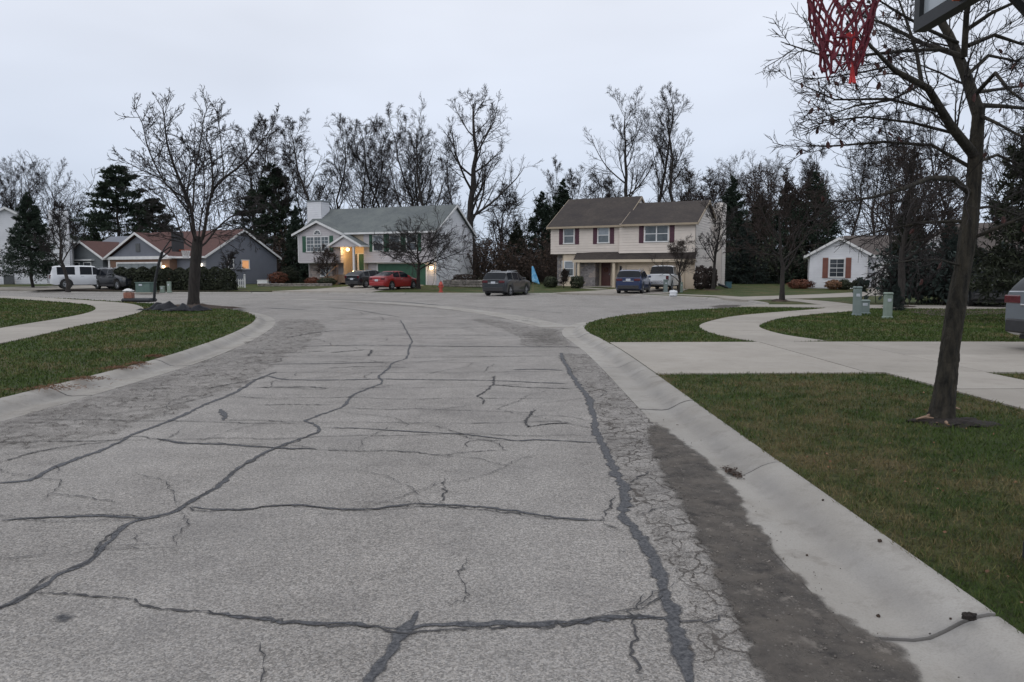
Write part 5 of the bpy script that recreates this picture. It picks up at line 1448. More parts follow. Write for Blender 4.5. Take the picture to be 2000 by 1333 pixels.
# near right tree
Y0 = 7.45
T = [limb([(1836, 838), (1846, 760), (1852, 700), (1868, 600), (1885, 500), (1898, 400), (1905, 320), (1908, 250), (1912, 212)], Y0, 0.0, 0.094, 0.052)]
T[0][1][0, :2] *= np.array([1.35, 1.08])
_k = T[0][0].shape[1]
T[0][1][0] *= 1 + 0.04 * np.sin(np.linspace(0, 22, _k)) + rng.normal(0, 0.015, _k)
Lm = [([(1911, 222), (1896, 195), (1886, 165), (1884, 130), (1882, 105), (1868, 84), (1842, 55), (1820, 22), (1800, -30), (1790, -90)], 0.5, 0.078, 0.018), ([(1883, 112), (1892, 80), (1884, 40), (1900, -10), (1905, -80), (1890, -150)], -0.3, 0.04, 0.012),
      ([(1906, 308), (1892, 290), (1870, 262), (1842, 228), (1828, 200), (1812, 172), (1798, 160), (1765, 150), (1735, 128), (1705, 100), (1680, 70)], -0.9, 0.068, 0.009), ([(1800, 162), (1795, 125), (1788, 95), (1770, 40), (1748, -20)], 0.4, 0.028, 0.008),
      ([(1882, 112), (1858, 100), (1820, 92), (1790, 80), (1755, 66), (1725, 45), (1695, 32), (1650, 20)], 0.9, 0.036, 0.007), ([(1850, 97), (1800, 96), (1750, 102), (1690, 108), (1640, 112), (1590, 106), (1555, 96), (1525, 82)], -0.6, 0.026, 0.005),
      ([(1894, 378), (1878, 358), (1850, 345), (1820, 347), (1780, 362), (1735, 380), (1690, 388), (1640, 396)], -1.2, 0.042, 0.006), ([(1900, 330), (1860, 300), (1800, 278), (1740, 277), (1680, 280), (1610, 288), (1575, 290), (1550, 286)], 0.8, 0.026, 0.005),
      ([(1885, 432), (1850, 428), (1800, 436), (1755, 448), (1700, 452), (1650, 470)], 0.7, 0.026, 0.005), ([(1914, 206), (1940, 205), (1975, 210), (2020, 214), (2080, 200)], 0.5, 0.034, 0.008), ([(1905, 185), (1922, 146), (1948, 144), (1962, 165), (1985, 190), (2030, 220)], -0.7, 0.03, 0.007),
      ([(1912, 180), (1935, 178), (1965, 172), (2000, 168), (2050, 150)], 0.9, 0.024, 0.006), ([(1888, 470), (1925, 455), (1960, 440), (2010, 420), (2060, 390)], -0.4, 0.028, 0.006), ([(1890, 410), (1915, 395), (1950, 412), (1990, 420), (2050, 410)], 0.8, 0.022, 0.005),
      ([(1890, 90), (1925, 70), (1960, 72), (2000, 88), (2050, 60)], 0.3, 0.03, 0.007), ([(1835, 218), (1790, 215), (1740, 195), (1690, 188), (1620, 196), (1570, 170), (1548, 158)], 0.5, 0.022, 0.005), ([(1868, 262), (1815, 256), (1760, 230), (1700, 230), (1650, 224), (1600, 238)], -0.5, 0.022, 0.005),
      ([(1740, 130), (1690, 140), (1640, 150), (1600, 150), (1570, 156)], 0.3, 0.014, 0.004), ([(1800, 165), (1760, 190), (1700, 205), (1650, 210), (1600, 232)], -0.7, 0.018, 0.004), ([(1886, 60), (1920, 30), (1960, 20), (2010, -10), (2060, -40)], -0.5, 0.03, 0.006), ([(1912, 225), (1945, 240), (1985, 262), (2040, 280)], -0.8, 0.026, 0.005), ([(1900, 320), (1930, 300), (1965, 310), (2010, 330), (2060, 335)], 0.6, 0.024, 0.005), ([(1886, 150), (1920, 110), (1950, 112), (1990, 120), (2040, 100)], 0.5, 0.026, 0.005), ([(1870, 84), (1830, 70), (1790, 40), (1740, 20), (1700, -10)], -0.7, 0.026, 0.005), ([(1880, 520), (1850, 505), (1810, 512), (1770, 508), (1720, 520)], -0.6, 0.016, 0.004)]
T += [limb(p, Y0, dy, r * 0.76, r1 * 0.8) for p, dy, r, r1 in Lm]
tw = grow(T[1:], 9, [(7.5, 0.08, (0.35, 0.95), 0.40, 8, 0.075, 0.012, 0.24, 0.0030, 4), (6, 0.12, (0.35, 0.9), 0.46, 6, 0.09, 0.012, 0.5, 0.0023, 3), (3, 0.15, (0.35, 0.9), 0.45, 4, 0.1, 0.01, 0.7, 0.0019, 3)])
near = street_tree("near_tree", "leaning bare tree with a few dry leaves on the near right lawn", (float(at(1838, 830, Y0)[0]), Y0, LAWN_Z - 0.02), T, tw, 'bark_near', 'twig')
# its dry leaves: one mesh shared by all
lv = [(0, 0, 0), (0.016, 0.006, -0.02), (0.018, 0.012, -0.05), (0, 0.004, -0.075), (-0.018, 0.014, -0.05), (-0.016, 0.006, -0.02), (0, -0.004, -0.03)]
lme = mesh_obj("leaf", lv, [(0, 1, 6), (1, 2, 6), (2, 3, 6), (3, 4, 6), (4, 5, 6), (5, 0, 6)], MAT['deadleaf'])
crown_o = [c for c in near.children if c.name.startswith("crown")][0]
tips = np.vstack([P[:, -1] for sd, (P, Rr) in tw if sd == 3]) - np.array(near.location)
wx = tips + np.array(near.location)
ppx = 1000 + CAM_F * wx[:, 0] / wx[:, 1]; ppz = wx[:, 2]
left = np.where((ppx < 1740) & (ppx > 1530) & (ppz > 2.2))[0]; rest = np.where(ppx >= 1740)[0]
pick = list(rng.choice(left, min(62, len(left)), replace=False)) + list(rng.choice(rest, 26, replace=False))
for i, k in enumerate(pick):
    lo = lme if i == 0 else lme.copy()
    if i: C.objects.link(lo)
    lo.parent = crown_o
    lo.location = tips[k]
    lo.rotation_euler = (rnd.uniform(-0.6, 0.6), rnd.uniform(-0.6, 0.6), rnd.uniform(0, 6.28))
    s_ = rnd.uniform(0.8, 1.35); lo.scale = (s_, s_, s_)
# bark fragments and soil at its foot
def mound(name, c, rx, ry, h, matr, label, cat, seed=1, n=22):
    rg = np.random.default_rng(seed)
    vs, fs = [(0, 0, h)], []
    for k, q in enumerate((0.3, 0.6, 0.85, 1.0)):
        for i in range(n):
            a = 2 * math.pi * i / n
            w = q * (1 + 0.16 * rg.normal() * (q > 0.5))
            vs.append((rx * w * math.cos(a), ry * w * math.sin(a), h * (1 - q ** 2) * (1 + 0.3 * rg.normal()) + (0.0 if q < 1 else -0.02)))
    for i in range(n):
        fs.append((0, 1 + i, 1 + (i + 1) % n))
        for k in range(3):
            a, b = 1 + k * n, 1 + (k + 1) * n
            fs.append((a + i, b + i, b + (i + 1) % n, a + (i + 1) % n))
    o = mesh_obj(name, vs, fs, matr, None, smooth=True)
    o.location = c
    return tag(o, label, cat)
mound("soil_patch", (*G(1856, 826, LAWN_Z), LAWN_Z + 0.006), 0.42, 0.28, 0.04, MAT['soil'], "dark bare soil at the foot of the near right tree", "soil", 3)
for i, (px, py, ln, ra) in enumerate(((1806, 826, 0.2, 0.2), (1828, 815, 0.16, 0.5), (1862, 806, 0.12, -0.5), (1815, 822, 0.09, 0.1), (1850, 836, 0.05, 1.0))):
    m_ = MB(); m_.tube([(-ln / 2, 0, 0.012), (0, 0.012, 0.025), (ln / 2, 0, 0.012)], [0.008, 0.017, 0.007], 5)
    o = m_.build("bark_chip", MAT['wood']); o.location = (*G(px, py, LAWN_Z), LAWN_Z + 0.03); o.rotation_euler = (0, 0, ra)
    tag(o, ["longest pale bark chip, left of the near tree foot", "pale bark chip against the front of the near tree foot", "pale bark chip right of the near tree trunk", "short pale bark chip touching the longest one", "tiny pale bark chip nearest the camera on the dark soil"][i], "bark chip", "bark chips at the tree foot")

# ------------------------------------------------------------------ conifers
def conifer_mesh(seed, h, rad, bare, kind):
    rg = np.random.default_rng(seed)
    K = 10
    z = np.linspace(0, 1, K)
    P = np.stack([rg.normal(0, 0.01, K) * h * 0.3, rg.normal(0, 0.01, K) * h * 0.3, z * h], 1)[None]
    Rr = (h * 0.016 * (1.06 - z))[None]
    zs, rs = [], []
    zc = bare * h
    lay = 0
    while zc < h * 0.985:
        f = (zc - bare * h) / (h * (1 - bare))
        prof = (1 - f) ** (1.0 if kind != 'pine' else 0.55)
        if kind == 'pine':
            prof *= 0.55 + 0.45 * abs(math.sin(lay * 1.9 + seed))
        nb = int(8 + 7 * (1 - f)) if kind != 'pine' else 10
        for k in range(nb):
            zs.append(zc + rg.normal(0, 0.012) * h); rs.append(rad * prof * rg.uniform(0.66, 1.1) + 0.04)
        zc += h * (0.040 if kind != 'pine' else 0.062) * (1.1 - 0.4 * f); lay += 1
    zs, rs = np.array(zs).clip(0, h * 0.985), np.array(rs)
    n = len(zs)
    az = rg.uniform(0, 2 * math.pi, n)
    f = zs / h
    el = (-0.32 + 0.75 * f) if kind != 'pine' else rg.uniform(0.0, 0.35, n)
    s = np.linspace(0, 1, 5)
    Br = np.zeros((n, 5, 3))
    droop = (-0.20 if kind != 'pine' else 0.06)
    for j, t in enumerate(s):
        hor = rs * t
        Br[:, j, 0] = np.cos(az) * hor; Br[:, j, 1] = np.sin(az) * hor
        Br[:, j, 2] = zs + np.tan(el) * hor * 0.8 + droop * rs * (t * (1 - t)) * 1.6
    br_r = (0.03 * (1.05 - s)[None] * np.ones((n, 1)))
    Tw, tr_ = spawn(Br, br_r, rg, 11 if kind != 'pine' else 9, 0.25, 1.0, (0.45, 0.95), 0.46, 3, 0.1, -0.03 if kind != 'pine' else 0.1, 0.5, 0.01, flat=0.75, lmin=0.1)
    # needle sprays: slim blades set along every branch and twig
    def sprays(Q, m, ln, wd, k_):
        N, Kq, _ = Q.shape
        t = rg.random((N, m)) ** 0.6 * (Kq - 1); i = t.astype(int).clip(0, Kq - 2); fr = (t - i)[..., None]
        ar = np.arange(N)[:, None]
        b = Q[ar, i] * (1 - fr) + Q[ar, i + 1] * fr
        tn = unit(Q[ar, i + 1] - Q[ar, i])
        d = unit(tn * 0.8 + rg.normal(0, 0.6, (N, m, 3)) + np.array([0, 0, -0.05 if kind != 'pine' else 0.3]))
        sd = unit(np.cross(d, rg.normal(size=(N, m, 3))))
        L_ = ln * rg.uniform(0.6, 1.3, (N, m, 1)) * k_[:, None, None]; W_ = wd * rg.uniform(0.7, 1.3, (N, m, 1)) * k_[:, None, None]
        V = np.stack([b - sd * W_ * 0.5, b + d * L_ * 0.55 - sd * W_ * 0.6 + 0, b + d * L_, b + d * L_ * 0.45 + sd * W_ * 0.6], 2).reshape(-1, 3)
        return V, np.arange(len(V)).reshape(-1, 4)
    sc_ = h / 10
    kk = np.clip(rs / (0.35 * rad) + 0.2, 0.35, 1.0)
    pm = 1.5 if kind == 'pine' else 1.0
    fol = join([sprays(Br, int(12 * pm), 0.28, 0.055, kk), sprays(Tw, int(11 * pm), 0.27, 0.056, np.repeat(kk, len(Tw) // len(Br)))])
    tk = join([tubes(P, Rr, 7), tubes(Br, br_r, 3)])
    return tk, fol
CON = {'spruce1': conifer_mesh(1, 10, 3.5, 0.05, 'spruce'), 'spruce2': conifer_mesh(2, 10, 2.9, 0.04, 'spruce'), 'raised': conifer_mesh(3, 10, 3.0, 0.20, 'spruce'), 'pine1': conifer_mesh(4, 10, 3.3, 0.16, 'pine'), 'pine2': conifer_mesh(6, 10, 2.6, 0.32, 'pine')}
CME = {}
def put_conifer(key, px, top_y, Y, label, wide=1.0, m='needle', base=None, name="spruce_tree"):
    k = key
    if k not in CME:
        (tv, tf), (fv, ff) = CON[key]
        a = fast_mesh("trunk", tv, tf, MAT['bark'], smooth=True); b = fast_mesh("crown", fv, ff, MAT[m])
        CME[k] = (a.data, b.data); bpy.data.objects.remove(a); bpy.data.objects.remove(b)
    X = (px - 1000) / CAM_F * Y
    z0 = hz(X, Y)
    s = (at(px, top_y, Y)[2] - z0) / 10.0
    o = thing(name, label, "tree", (X, Y, z0 - 0.05), rnd.uniform(0, 6.28), "evergreens around the street")
    o.scale = (s * wide, s * wide, s)
    for nm, me, mm in zip(("trunk", "crown"), CME[k], ('bark', m)):
        c = bpy.data.objects.new(nm, me); C.objects.link(c); c.parent = o
        c.material_slots[0].link = 'OBJECT'; c.material_slots[0].material = MAT[mm]
    return o
put_conifer('raised', 66, 372, 64, "dark spruce with bare lower trunk before the tall white house", 1.0)
put_conifer('pine1', 238, 320, 98, "big dark pine behind the red roof", 1.2, 'needle_pine', name="pine_tree")
put_conifer('pine1', 305, 385, 102, "dull round topped evergreen right of the big dark pine", 1.3, 'cedar', name="pine_tree")
put_conifer('spruce1', 190, 440, 100, "low evergreen left of the big dark pine", 1.3, 'cedar')
put_conifer('pine2', 540, 322, 92, "open crowned pine left of the pale house", 1.05, 'needle_pine', name="pine_tree")
put_conifer('pine2', 505, 370, 96, "dark pine beside the right gable of the slate house", 1.2, 'needle_pine', name="pine_tree")
put_conifer('spruce2', 582, 400, 84, "narrow spruce against the pale house corner", 0.9)
put_conifer('spruce1', 1058, 372, 92, "spruce left of the beige house, the lower of two", 1.05)
put_conifer('spruce2', 1098, 348, 96, "taller pointed spruce touching the beige roof's left end", 1.05)
put_conifer('spruce1', 1010, 432, 90, "low spruce in the gap between the two centre houses", 1.1, 'cedar')
put_conifer('spruce2', 1425, 342, 82, "tall narrow spruce right of the beige house chimney", 1.05)
put_conifer('spruce2', 1478, 378, 84, "brownish narrow spruce between two dark ones", 1.05, 'cedar')
put_conifer('spruce1', 1530, 352, 80, "dark spruce left of the white house gable, taller one", 1.05)
put_conifer('spruce1', 1584, 332, 78, "broad dark spruce directly behind the white house gable", 1.05)
put_conifer('spruce1', 1450, 430, 76, "low spruce beside the beige house chimney", 1.3, 'needle_blue')
put_conifer('spruce1', 1846, 400, 36, "blue spruce behind the near right tree trunk", 0.62, 'needle_blue')
put_conifer('spruce2', 1768, 345, 50, "tall dark narrow evergreen above the blue spruce", 0.8, 'cedar')
put_conifer('raised', 1876, 430, 37, "small blue spruce right of the near tree trunk", 1.2, 'needle_blue')
put_conifer('raised', 2035, 100, 22, "huge dark spruce cut by the right edge of the picture", 0.85, 'cedar')
put_conifer('spruce1', 1750, 548, 29.5, "low blue spruce sprout by the pale pedestal", 1.0, 'needle_blue')

# ------------------------------------------------------------------ smaller bare trees built from their own trunks
def small_tree(name, label, px, Y, height, spread, seed, r0, t0=0.25, n1=14, up=0.05, mt='twig', wide_ang=(0.6, 1.2), n2=7, n3=5, lean=(0, 0), stems=1, group=None, tip=0.0095):
    rg = np.random.default_rng(seed)
    X = (px - 1000) / CAM_F * Y
    o = thing(name, label, "tree", (X, Y, hz(X, Y) - 0.04), 0, group)
    Ps, Rs = [], []
    for s in range(stems):
        z = np.linspace(0, 1, 10)
        a = 2 * math.pi * s / max(1, stems) + rg.random()
        off = 0.0 if stems == 1 else 0.22 * height
        P = np.stack([lean[0] * z ** 1.3 * height + math.cos(a) * off * z + np.cumsum(rg.normal(0, 0.012, 10)) * height, lean[1] * z * height + math.sin(a) * off * z + np.cumsum(rg.normal(0, 0.012, 10)) * height, z * height * 0.85], 1)
        Ps.append(P); Rs.append(r0 * (1.08 - z) ** 0.8)
    P, Rr = np.array(Ps), np.array(Rs)
    Rr[:, 0] *= 1.3
    A, ra = spawn(P, Rr, rg, n1, t0, 1.0, wide_ang, spread / height * 0.95, 8, 0.10, up, 0.45, tip * 1.5)
    B, rb = spawn(A, ra, rg, n2, 0.2, 1.0, (0.4, 1.1), 0.52, 5, 0.11, up * 0.6, 0.5, tip * 1.2)
    D, rd = spawn(B, rb, rg, n3, 0.15, 1.0, (0.4, 1.1), 0.56, 4, 0.13, 0.03, 0.65, tip)
    E_, re = spawn(D, rd, rg, 3, 0.15, 1.0, (0.4, 1.1), 0.6, 3, 0.2, 0.02, 0.8, tip * 0.9, lmin=0.2)
    fast_mesh("trunk", *join([tubes(P, Rr, 8), tubes(A, ra, 5)]), MAT['bark'], o, smooth=True)
    fast_mesh("crown", *join([tubes(B, rb, 4), tubes(D, rd, 3), tubes(E_, re, 3)]), MAT[mt], o)
    return o
small_tree("crab_apple_tree", "low wide crab apple tree before the green garage door", 817, 62, 4.7, 7.4, 71, 0.17, 0.34, 22, 0.02, 'twig', (0.95, 1.4), 9, 7, tip=0.008)
small_tree("young_tree", "young bare tree leaning before the parked white truck", 136, 57, 6.8, 3.4, 72, 0.15, 0.3, 15, 0.1, 'twig', (0.4, 0.9), lean=(-0.05, 0))
small_tree("young_tree", "young twiggy street tree on the small grass island", 1523, 39.3, 6.6, 5.6, 73, 0.13, 0.27, 18, 0.07, 'twig_brown', (0.6, 1.15), 9, 6)
small_tree("yard_tree", "brown twiggy tree with dark trunk before the blue spruce", 1755, 32.2, 6.6, 5.2, 74, 0.17, 0.35, 18, 0.04, 'twig_brown', (0.6, 1.2), 9, 6, lean=(0.06, 0))
small_tree("side_tree", "vase shaped bare tree against the beige house side wall", 1390, 60.0, 6.9, 4.6, 75, 0.15, 0.3, 14, 0.1, 'twig', (0.4, 0.9))
small_tree("ornamental_tree", "small reddish bare tree beside the white pickup", 1322, 55.5, 3.9, 3.4, 76, 0.09, 0.2, 16, 0.05, 'twig_brown', (0.5, 1.1), 7, 5, tip=0.007)
small_tree("ornamental_tree", "small reddish bare shrub tree below the triple window", 640, 71.5, 3.4, 2.8, 77, 0.08, 0.2, 15, 0.06, 'twig_brown', (0.5, 1.0), 8, 5)
small_tree("ornamental_tree", "thin bare sapling beside the slate gable wall", 442, 62, 2.9, 2.6, 78, 0.09, 0.35, 10, 0.06, 'twig', (0.5, 1.0), 6, 4)
small_tree("vase_shrub", "little bare vase shaped shrub below the bay window", 1101, 63.5, 1.5, 1.1, 79, 0.045, 0.1, 14, 0.08, 'twig_brown', (0.3, 0.7), 6, 4)

# ------------------------------------------------------------------ shrubs and hedge
def shrub_mesh(seed, rx, ry, rz_, n, leaf, shape='round'):
    rg = np.random.default_rng(seed)
    d = unit(rg.normal(size=(n, 3)))
    d[:, 2] = np.abs(d[:, 2]) if shape == 'dome' else d[:, 2]
    q = rg.uniform(0.55, 1.0, (n, 1)) ** 0.4
    lump = 1 + 0.12 * np.sin(d[:, :1] * 7 + seed) * np.cos(d[:, 1:2] * 6) + 0.08 * np.sin(d[:, 2:] * 9 + seed)
    if shape == 'column':
        p = np.stack([d[:, 0], d[:, 1], rg.uniform(-1, 1, n)], 1)
        hv = np.hypot(p[:, 0], p[:, 1]) + 1e-6
        tp = np.clip(1.25 - 0.75 * np.clip((p[:, 2] + 1) / 2, 0, 1) ** 3, 0, 1) * np.clip((1.02 - p[:, 2]) * 3, 0, 1) ** 0.5
        p[:, 0] *= tp / hv; p[:, 1] *= tp / hv
        p[:, :2] *= q * lump
    else:
        p = d * q * lump
    p = p * np.array([rx, ry, rz_])
    nrm = unit(d + rg.normal(0, 0.5, (n, 3)))
    a = unit(np.cross(nrm, rg.normal(size=(n, 3)))); b = np.cross(nrm, a)
    s = leaf * rg.uniform(0.6, 1.3, (n, 1))
    V = np.stack([p - a * s * 0.5, p + b * s * 0.45, p + a * s * 0.6, p - b * s * 0.45], 1).reshape(-1, 3)
    return V, np.arange(len(V)).reshape(-1, 4)
def shrub(name, label, x, y, rx, rz_, seed, m='boxwood', leaf=0.11, n=1700, shape='round', ry=None, cat="shrub", group=None):
    o = thing(name, label, cat, (x, y, hz(x, y)), rnd.uniform(0, 6), group)
    v, f = shrub_mesh(seed, rx, ry or rx, rz_, n, leaf, shape)
    v[:, 2] += rz_ * (0.92 if shape != 'dome' else 0.0)
    fast_mesh("foliage", v, f, MAT[m], o)
    st_ = MB()
    for k in range(4):
        a = 1.57 * k + 0.4
        st_.tube([(0.03 * math.cos(a), 0.03 * math.sin(a), -0.05), (rx * 0.5 * math.cos(a), rx * 0.5 * math.sin(a), rz_ * 1.2)], [0.02, 0.008], 5)
    st_.build("stem", MAT['bark'], o)
    return o
hx = np.linspace(-31.6, -22.6, 10)
order = ["first", "second", "third", "fourth", "fifth", "sixth", "seventh", "eighth", "ninth", "last"]
for i, x in enumerate(hx):
    shrub("hedge_shrub", "dark columnar cedar of the hedge, %s from the parked white truck" % order[i], float(x), 60.2 - 0.12 * i + rnd.uniform(-0.15, 0.15), 0.72, 0.92 + rnd.uniform(-0.05, 0.07), 100 + i, 'cedar', 0.14, 2600, 'column', group="cedars of the clipped hedge")
P2 = lambda px, Y: ((px - 1000) / CAM_F * Y, Y)
shrub("round_shrub", "clipped round shrub at the left corner of the beige house", *P2(1075, 64.5), 0.66, 0.5, 1)
shrub("round_shrub", "clipped round shrub right of the bay window", *P2(1127, 63), 0.62, 0.55, 2)
shrub("round_shrub", "round brown-green shrub by the white house drive", *P2(1677, 57.5), 0.58, 0.5, 3, 'cedar')
shrub("low_shrub", "low brown bush left under the white house window", *P2(1628, 60.5), 0.75, 0.42, 4, 'straw', 0.12, 1200)
shrub("low_shrub", "low dark bush right under the white house window", *P2(1647, 60.3), 0.6, 0.42, 5, 'boxwood')
shrub("low_shrub", "reddish low bush at the white house's left corner", *P2(1562, 62), 1.1, 0.4, 6, 'rustleaf', 0.13, 1200)
shrub("twiggy_shrub", "tall twiggy grey shrub by the beige house side wall", *P2(1368, 60.6), 0.62, 1.0, 7, 'twig_brown', 0.12, 2200)
shrub("twiggy_shrub", "second twiggy grey shrub below the beige chimney", *P2(1386, 61.6), 0.6, 0.95, 8, 'twig_brown', 0.12, 2200)
shrub("low_shrub", "grey twiggy bush at the pale house's right wall", *P2(908, 70), 1.2, 0.55, 9, 'twig_brown', 0.12, 1800)
shrub("low_shrub", "rusty bush at the slate house's right corner", *P2(545, 74), 1.0, 0.65, 10, 'rustleaf', 0.12, 1500)
shrub("low_shrub", "dark bush between the slate and pale houses", *P2(565, 77), 1.1, 0.9, 11, 'cedar', 0.13, 2200)
shrub("low_shrub", "brown bush before the pink stone wall", *P2(612, 71.2), 0.8, 0.35, 12, 'rustleaf', 0.12, 1200)
shrub("low_shrub", "low dark bush beside the entry steps", *P2(640, 69.5), 0.9, 0.35, 13, 'boxwood', 0.12, 1400)

# undergrowth of the wood behind the houses: twigs nobody could count
def brush(name, x0, x1, y0, y1, n, h, seed, m, label, leaves=None, tk=1.9):
    rg = np.random.default_rng(seed)
    x = rg.uniform(x0, x1, n); y = rg.uniform(y0, y1, n)
    hh = h * rg.uniform(0.35, 1.15, n)
    P = np.zeros((n, 5, 3)); P[:, 0, 0], P[:, 0, 1] = x, y
    P[:, 0, 2] = [hz(a, b) for a, b in zip(x, y)]
    d = unit(np.stack([rg.normal(0, 0.22, n), rg.normal(0, 0.22, n), np.ones(n)], 1))
    for k in range(1, 5):
        d = unit(d + rg.normal(0, 0.12, (n, 3)))
        P[:, k] = P[:, k - 1] + d * (hh / 4)[:, None]
    Rr = (0.02 * np.linspace(1.2, 0.4, 5))[None] * np.sqrt(hh / 3)[:, None]
    A, ra = spawn(P, Rr, rg, 7, 0.15, 1, (0.4, 1.1), 0.45, 4, 0.16, 0.05, 0.6, 0.008 * tk)
    B, rb = spawn(A, ra, rg, 4, 0.1, 1, (0.4, 1.2), 0.5, 3, 0.18, 0.03, 0.7, 0.007 * tk)
    o = fast_mesh(name, *join([tubes(P, Rr, 3), tubes(A, ra, 3), tubes(B, rb, 3)]), MAT[m])
    tag(o, label, "undergrowth", kind="stuff")
    if leaves:
        q = np.vstack([B[:, -1], B[:, 1]]); q = q[rg.random(len(q)) < leaves[1]]
        k = len(q)
        a = unit(rg.normal(size=(k, 3))); b = unit(np.cross(a, rg.normal(size=(k, 3)))); s = rg.uniform(0.1, 0.24, (k, 1))
        V = np.stack([q, q + a * s + b * s * 0.4, q + a * s * 1.6, q + a * s - b * s * 0.4], 1).reshape(-1, 3)
        l_ = fast_mesh("dry_leaves", V, np.arange(4 * k).reshape(-1, 4), MAT[leaves[0]])
        tag(l_, "dry brown leaves hanging in the " + name.replace("_", " "), "leaves", kind="stuff")
brush("thicket_centre", -6, 6.5, 74, 92, 200, 4.6, 1, 'twig_brown', "brown thicket between the two centre houses", ('brownleaf', 0.6))
brush("thicket_right", 20, 42, 72, 92, 220, 4.2, 2, 'twig', "dark thicket between the beige and white houses", ('boxwood', 0.6))
brush("thicket_left", -34, -18, 84, 100, 230, 5.5, 3, 'twig_brown', "brown thicket between the slate and pale houses", ('brownleaf', 0.7))
brush("thicket_far_left", -62, -34, 92, 106, 170, 5.5, 4, 'twig', "dark thicket behind the slate house", ('cedar', 0.8))
brush("thicket_far_right", 40, 80, 66, 90, 170, 6.0, 5, 'twig_brown', "brown thicket behind the white house", ('boxwood', 0.5))
brush("thicket_near_right", 17.5, 27, 33.5, 38, 130, 2.6, 6, 'twig', "dark undergrowth below the blue spruces", ('needle_blue', 0.9))
brush("distant_woodland", -90, 100, 112, 150, 300, 15, 7, 'twig_brown', "far bare woodland closing the horizon", None, 3.6)
brush("woodland_edge", -90, 100, 106, 118, 150, 8.0, 8, 'twig', "dark lower edge of the far woodland", ('boxwood', 0.7))

# mulch beds
mulch_l = struct(sheet("mulch_bed_left", [(-39.6, 59.9), (-34, 58.9), (-29, 58.2), (-22, 58.0), (-21.6, 61.0), (-30, 62.3), (-33, 60.6)], lambda x, y: hz(x, y) + 0.012, MAT['mulch'], 1.5))
mulch_r = struct(sheet("mulch_bed_right", [(14.6, 25.6), (17, 26.6), (20, 27.4), (26, 28.6), (26, 30.2), (18, 30.3), (15.8, 29.6), (15, 27.8)], lambda x, y: hz(x, y) + 0.014, MAT['mulch'], 1.5))
mound("mulch_ring", (*G(378, 602, LAWN_Z), LAWN_Z), 2.0, 1.1, 0.14, MAT['mulch'], "dark mulch mound round the foot of the large street tree", "mulch", 5)
mound("mulch_ring", (14.13, 39.2, LAWN_Z), 0.55, 0.55, 0.09, MAT['mulch'], "small mulch ring round the young island tree", "mulch", 6)
mound("mulch_ring", (*P2(1390, 60), hz(0, 60)), 0.8, 0.5, 0.08, MAT['mulch'], "mulch ring round the vase shaped tree", "mulch", 7)
mound("mulch_ring", (16.75, 32.2, LAWN_Z), 0.8, 0.7, 0.1, MAT['mulch'], "mulch ring round the brown twiggy yard tree", "mulch", 8)

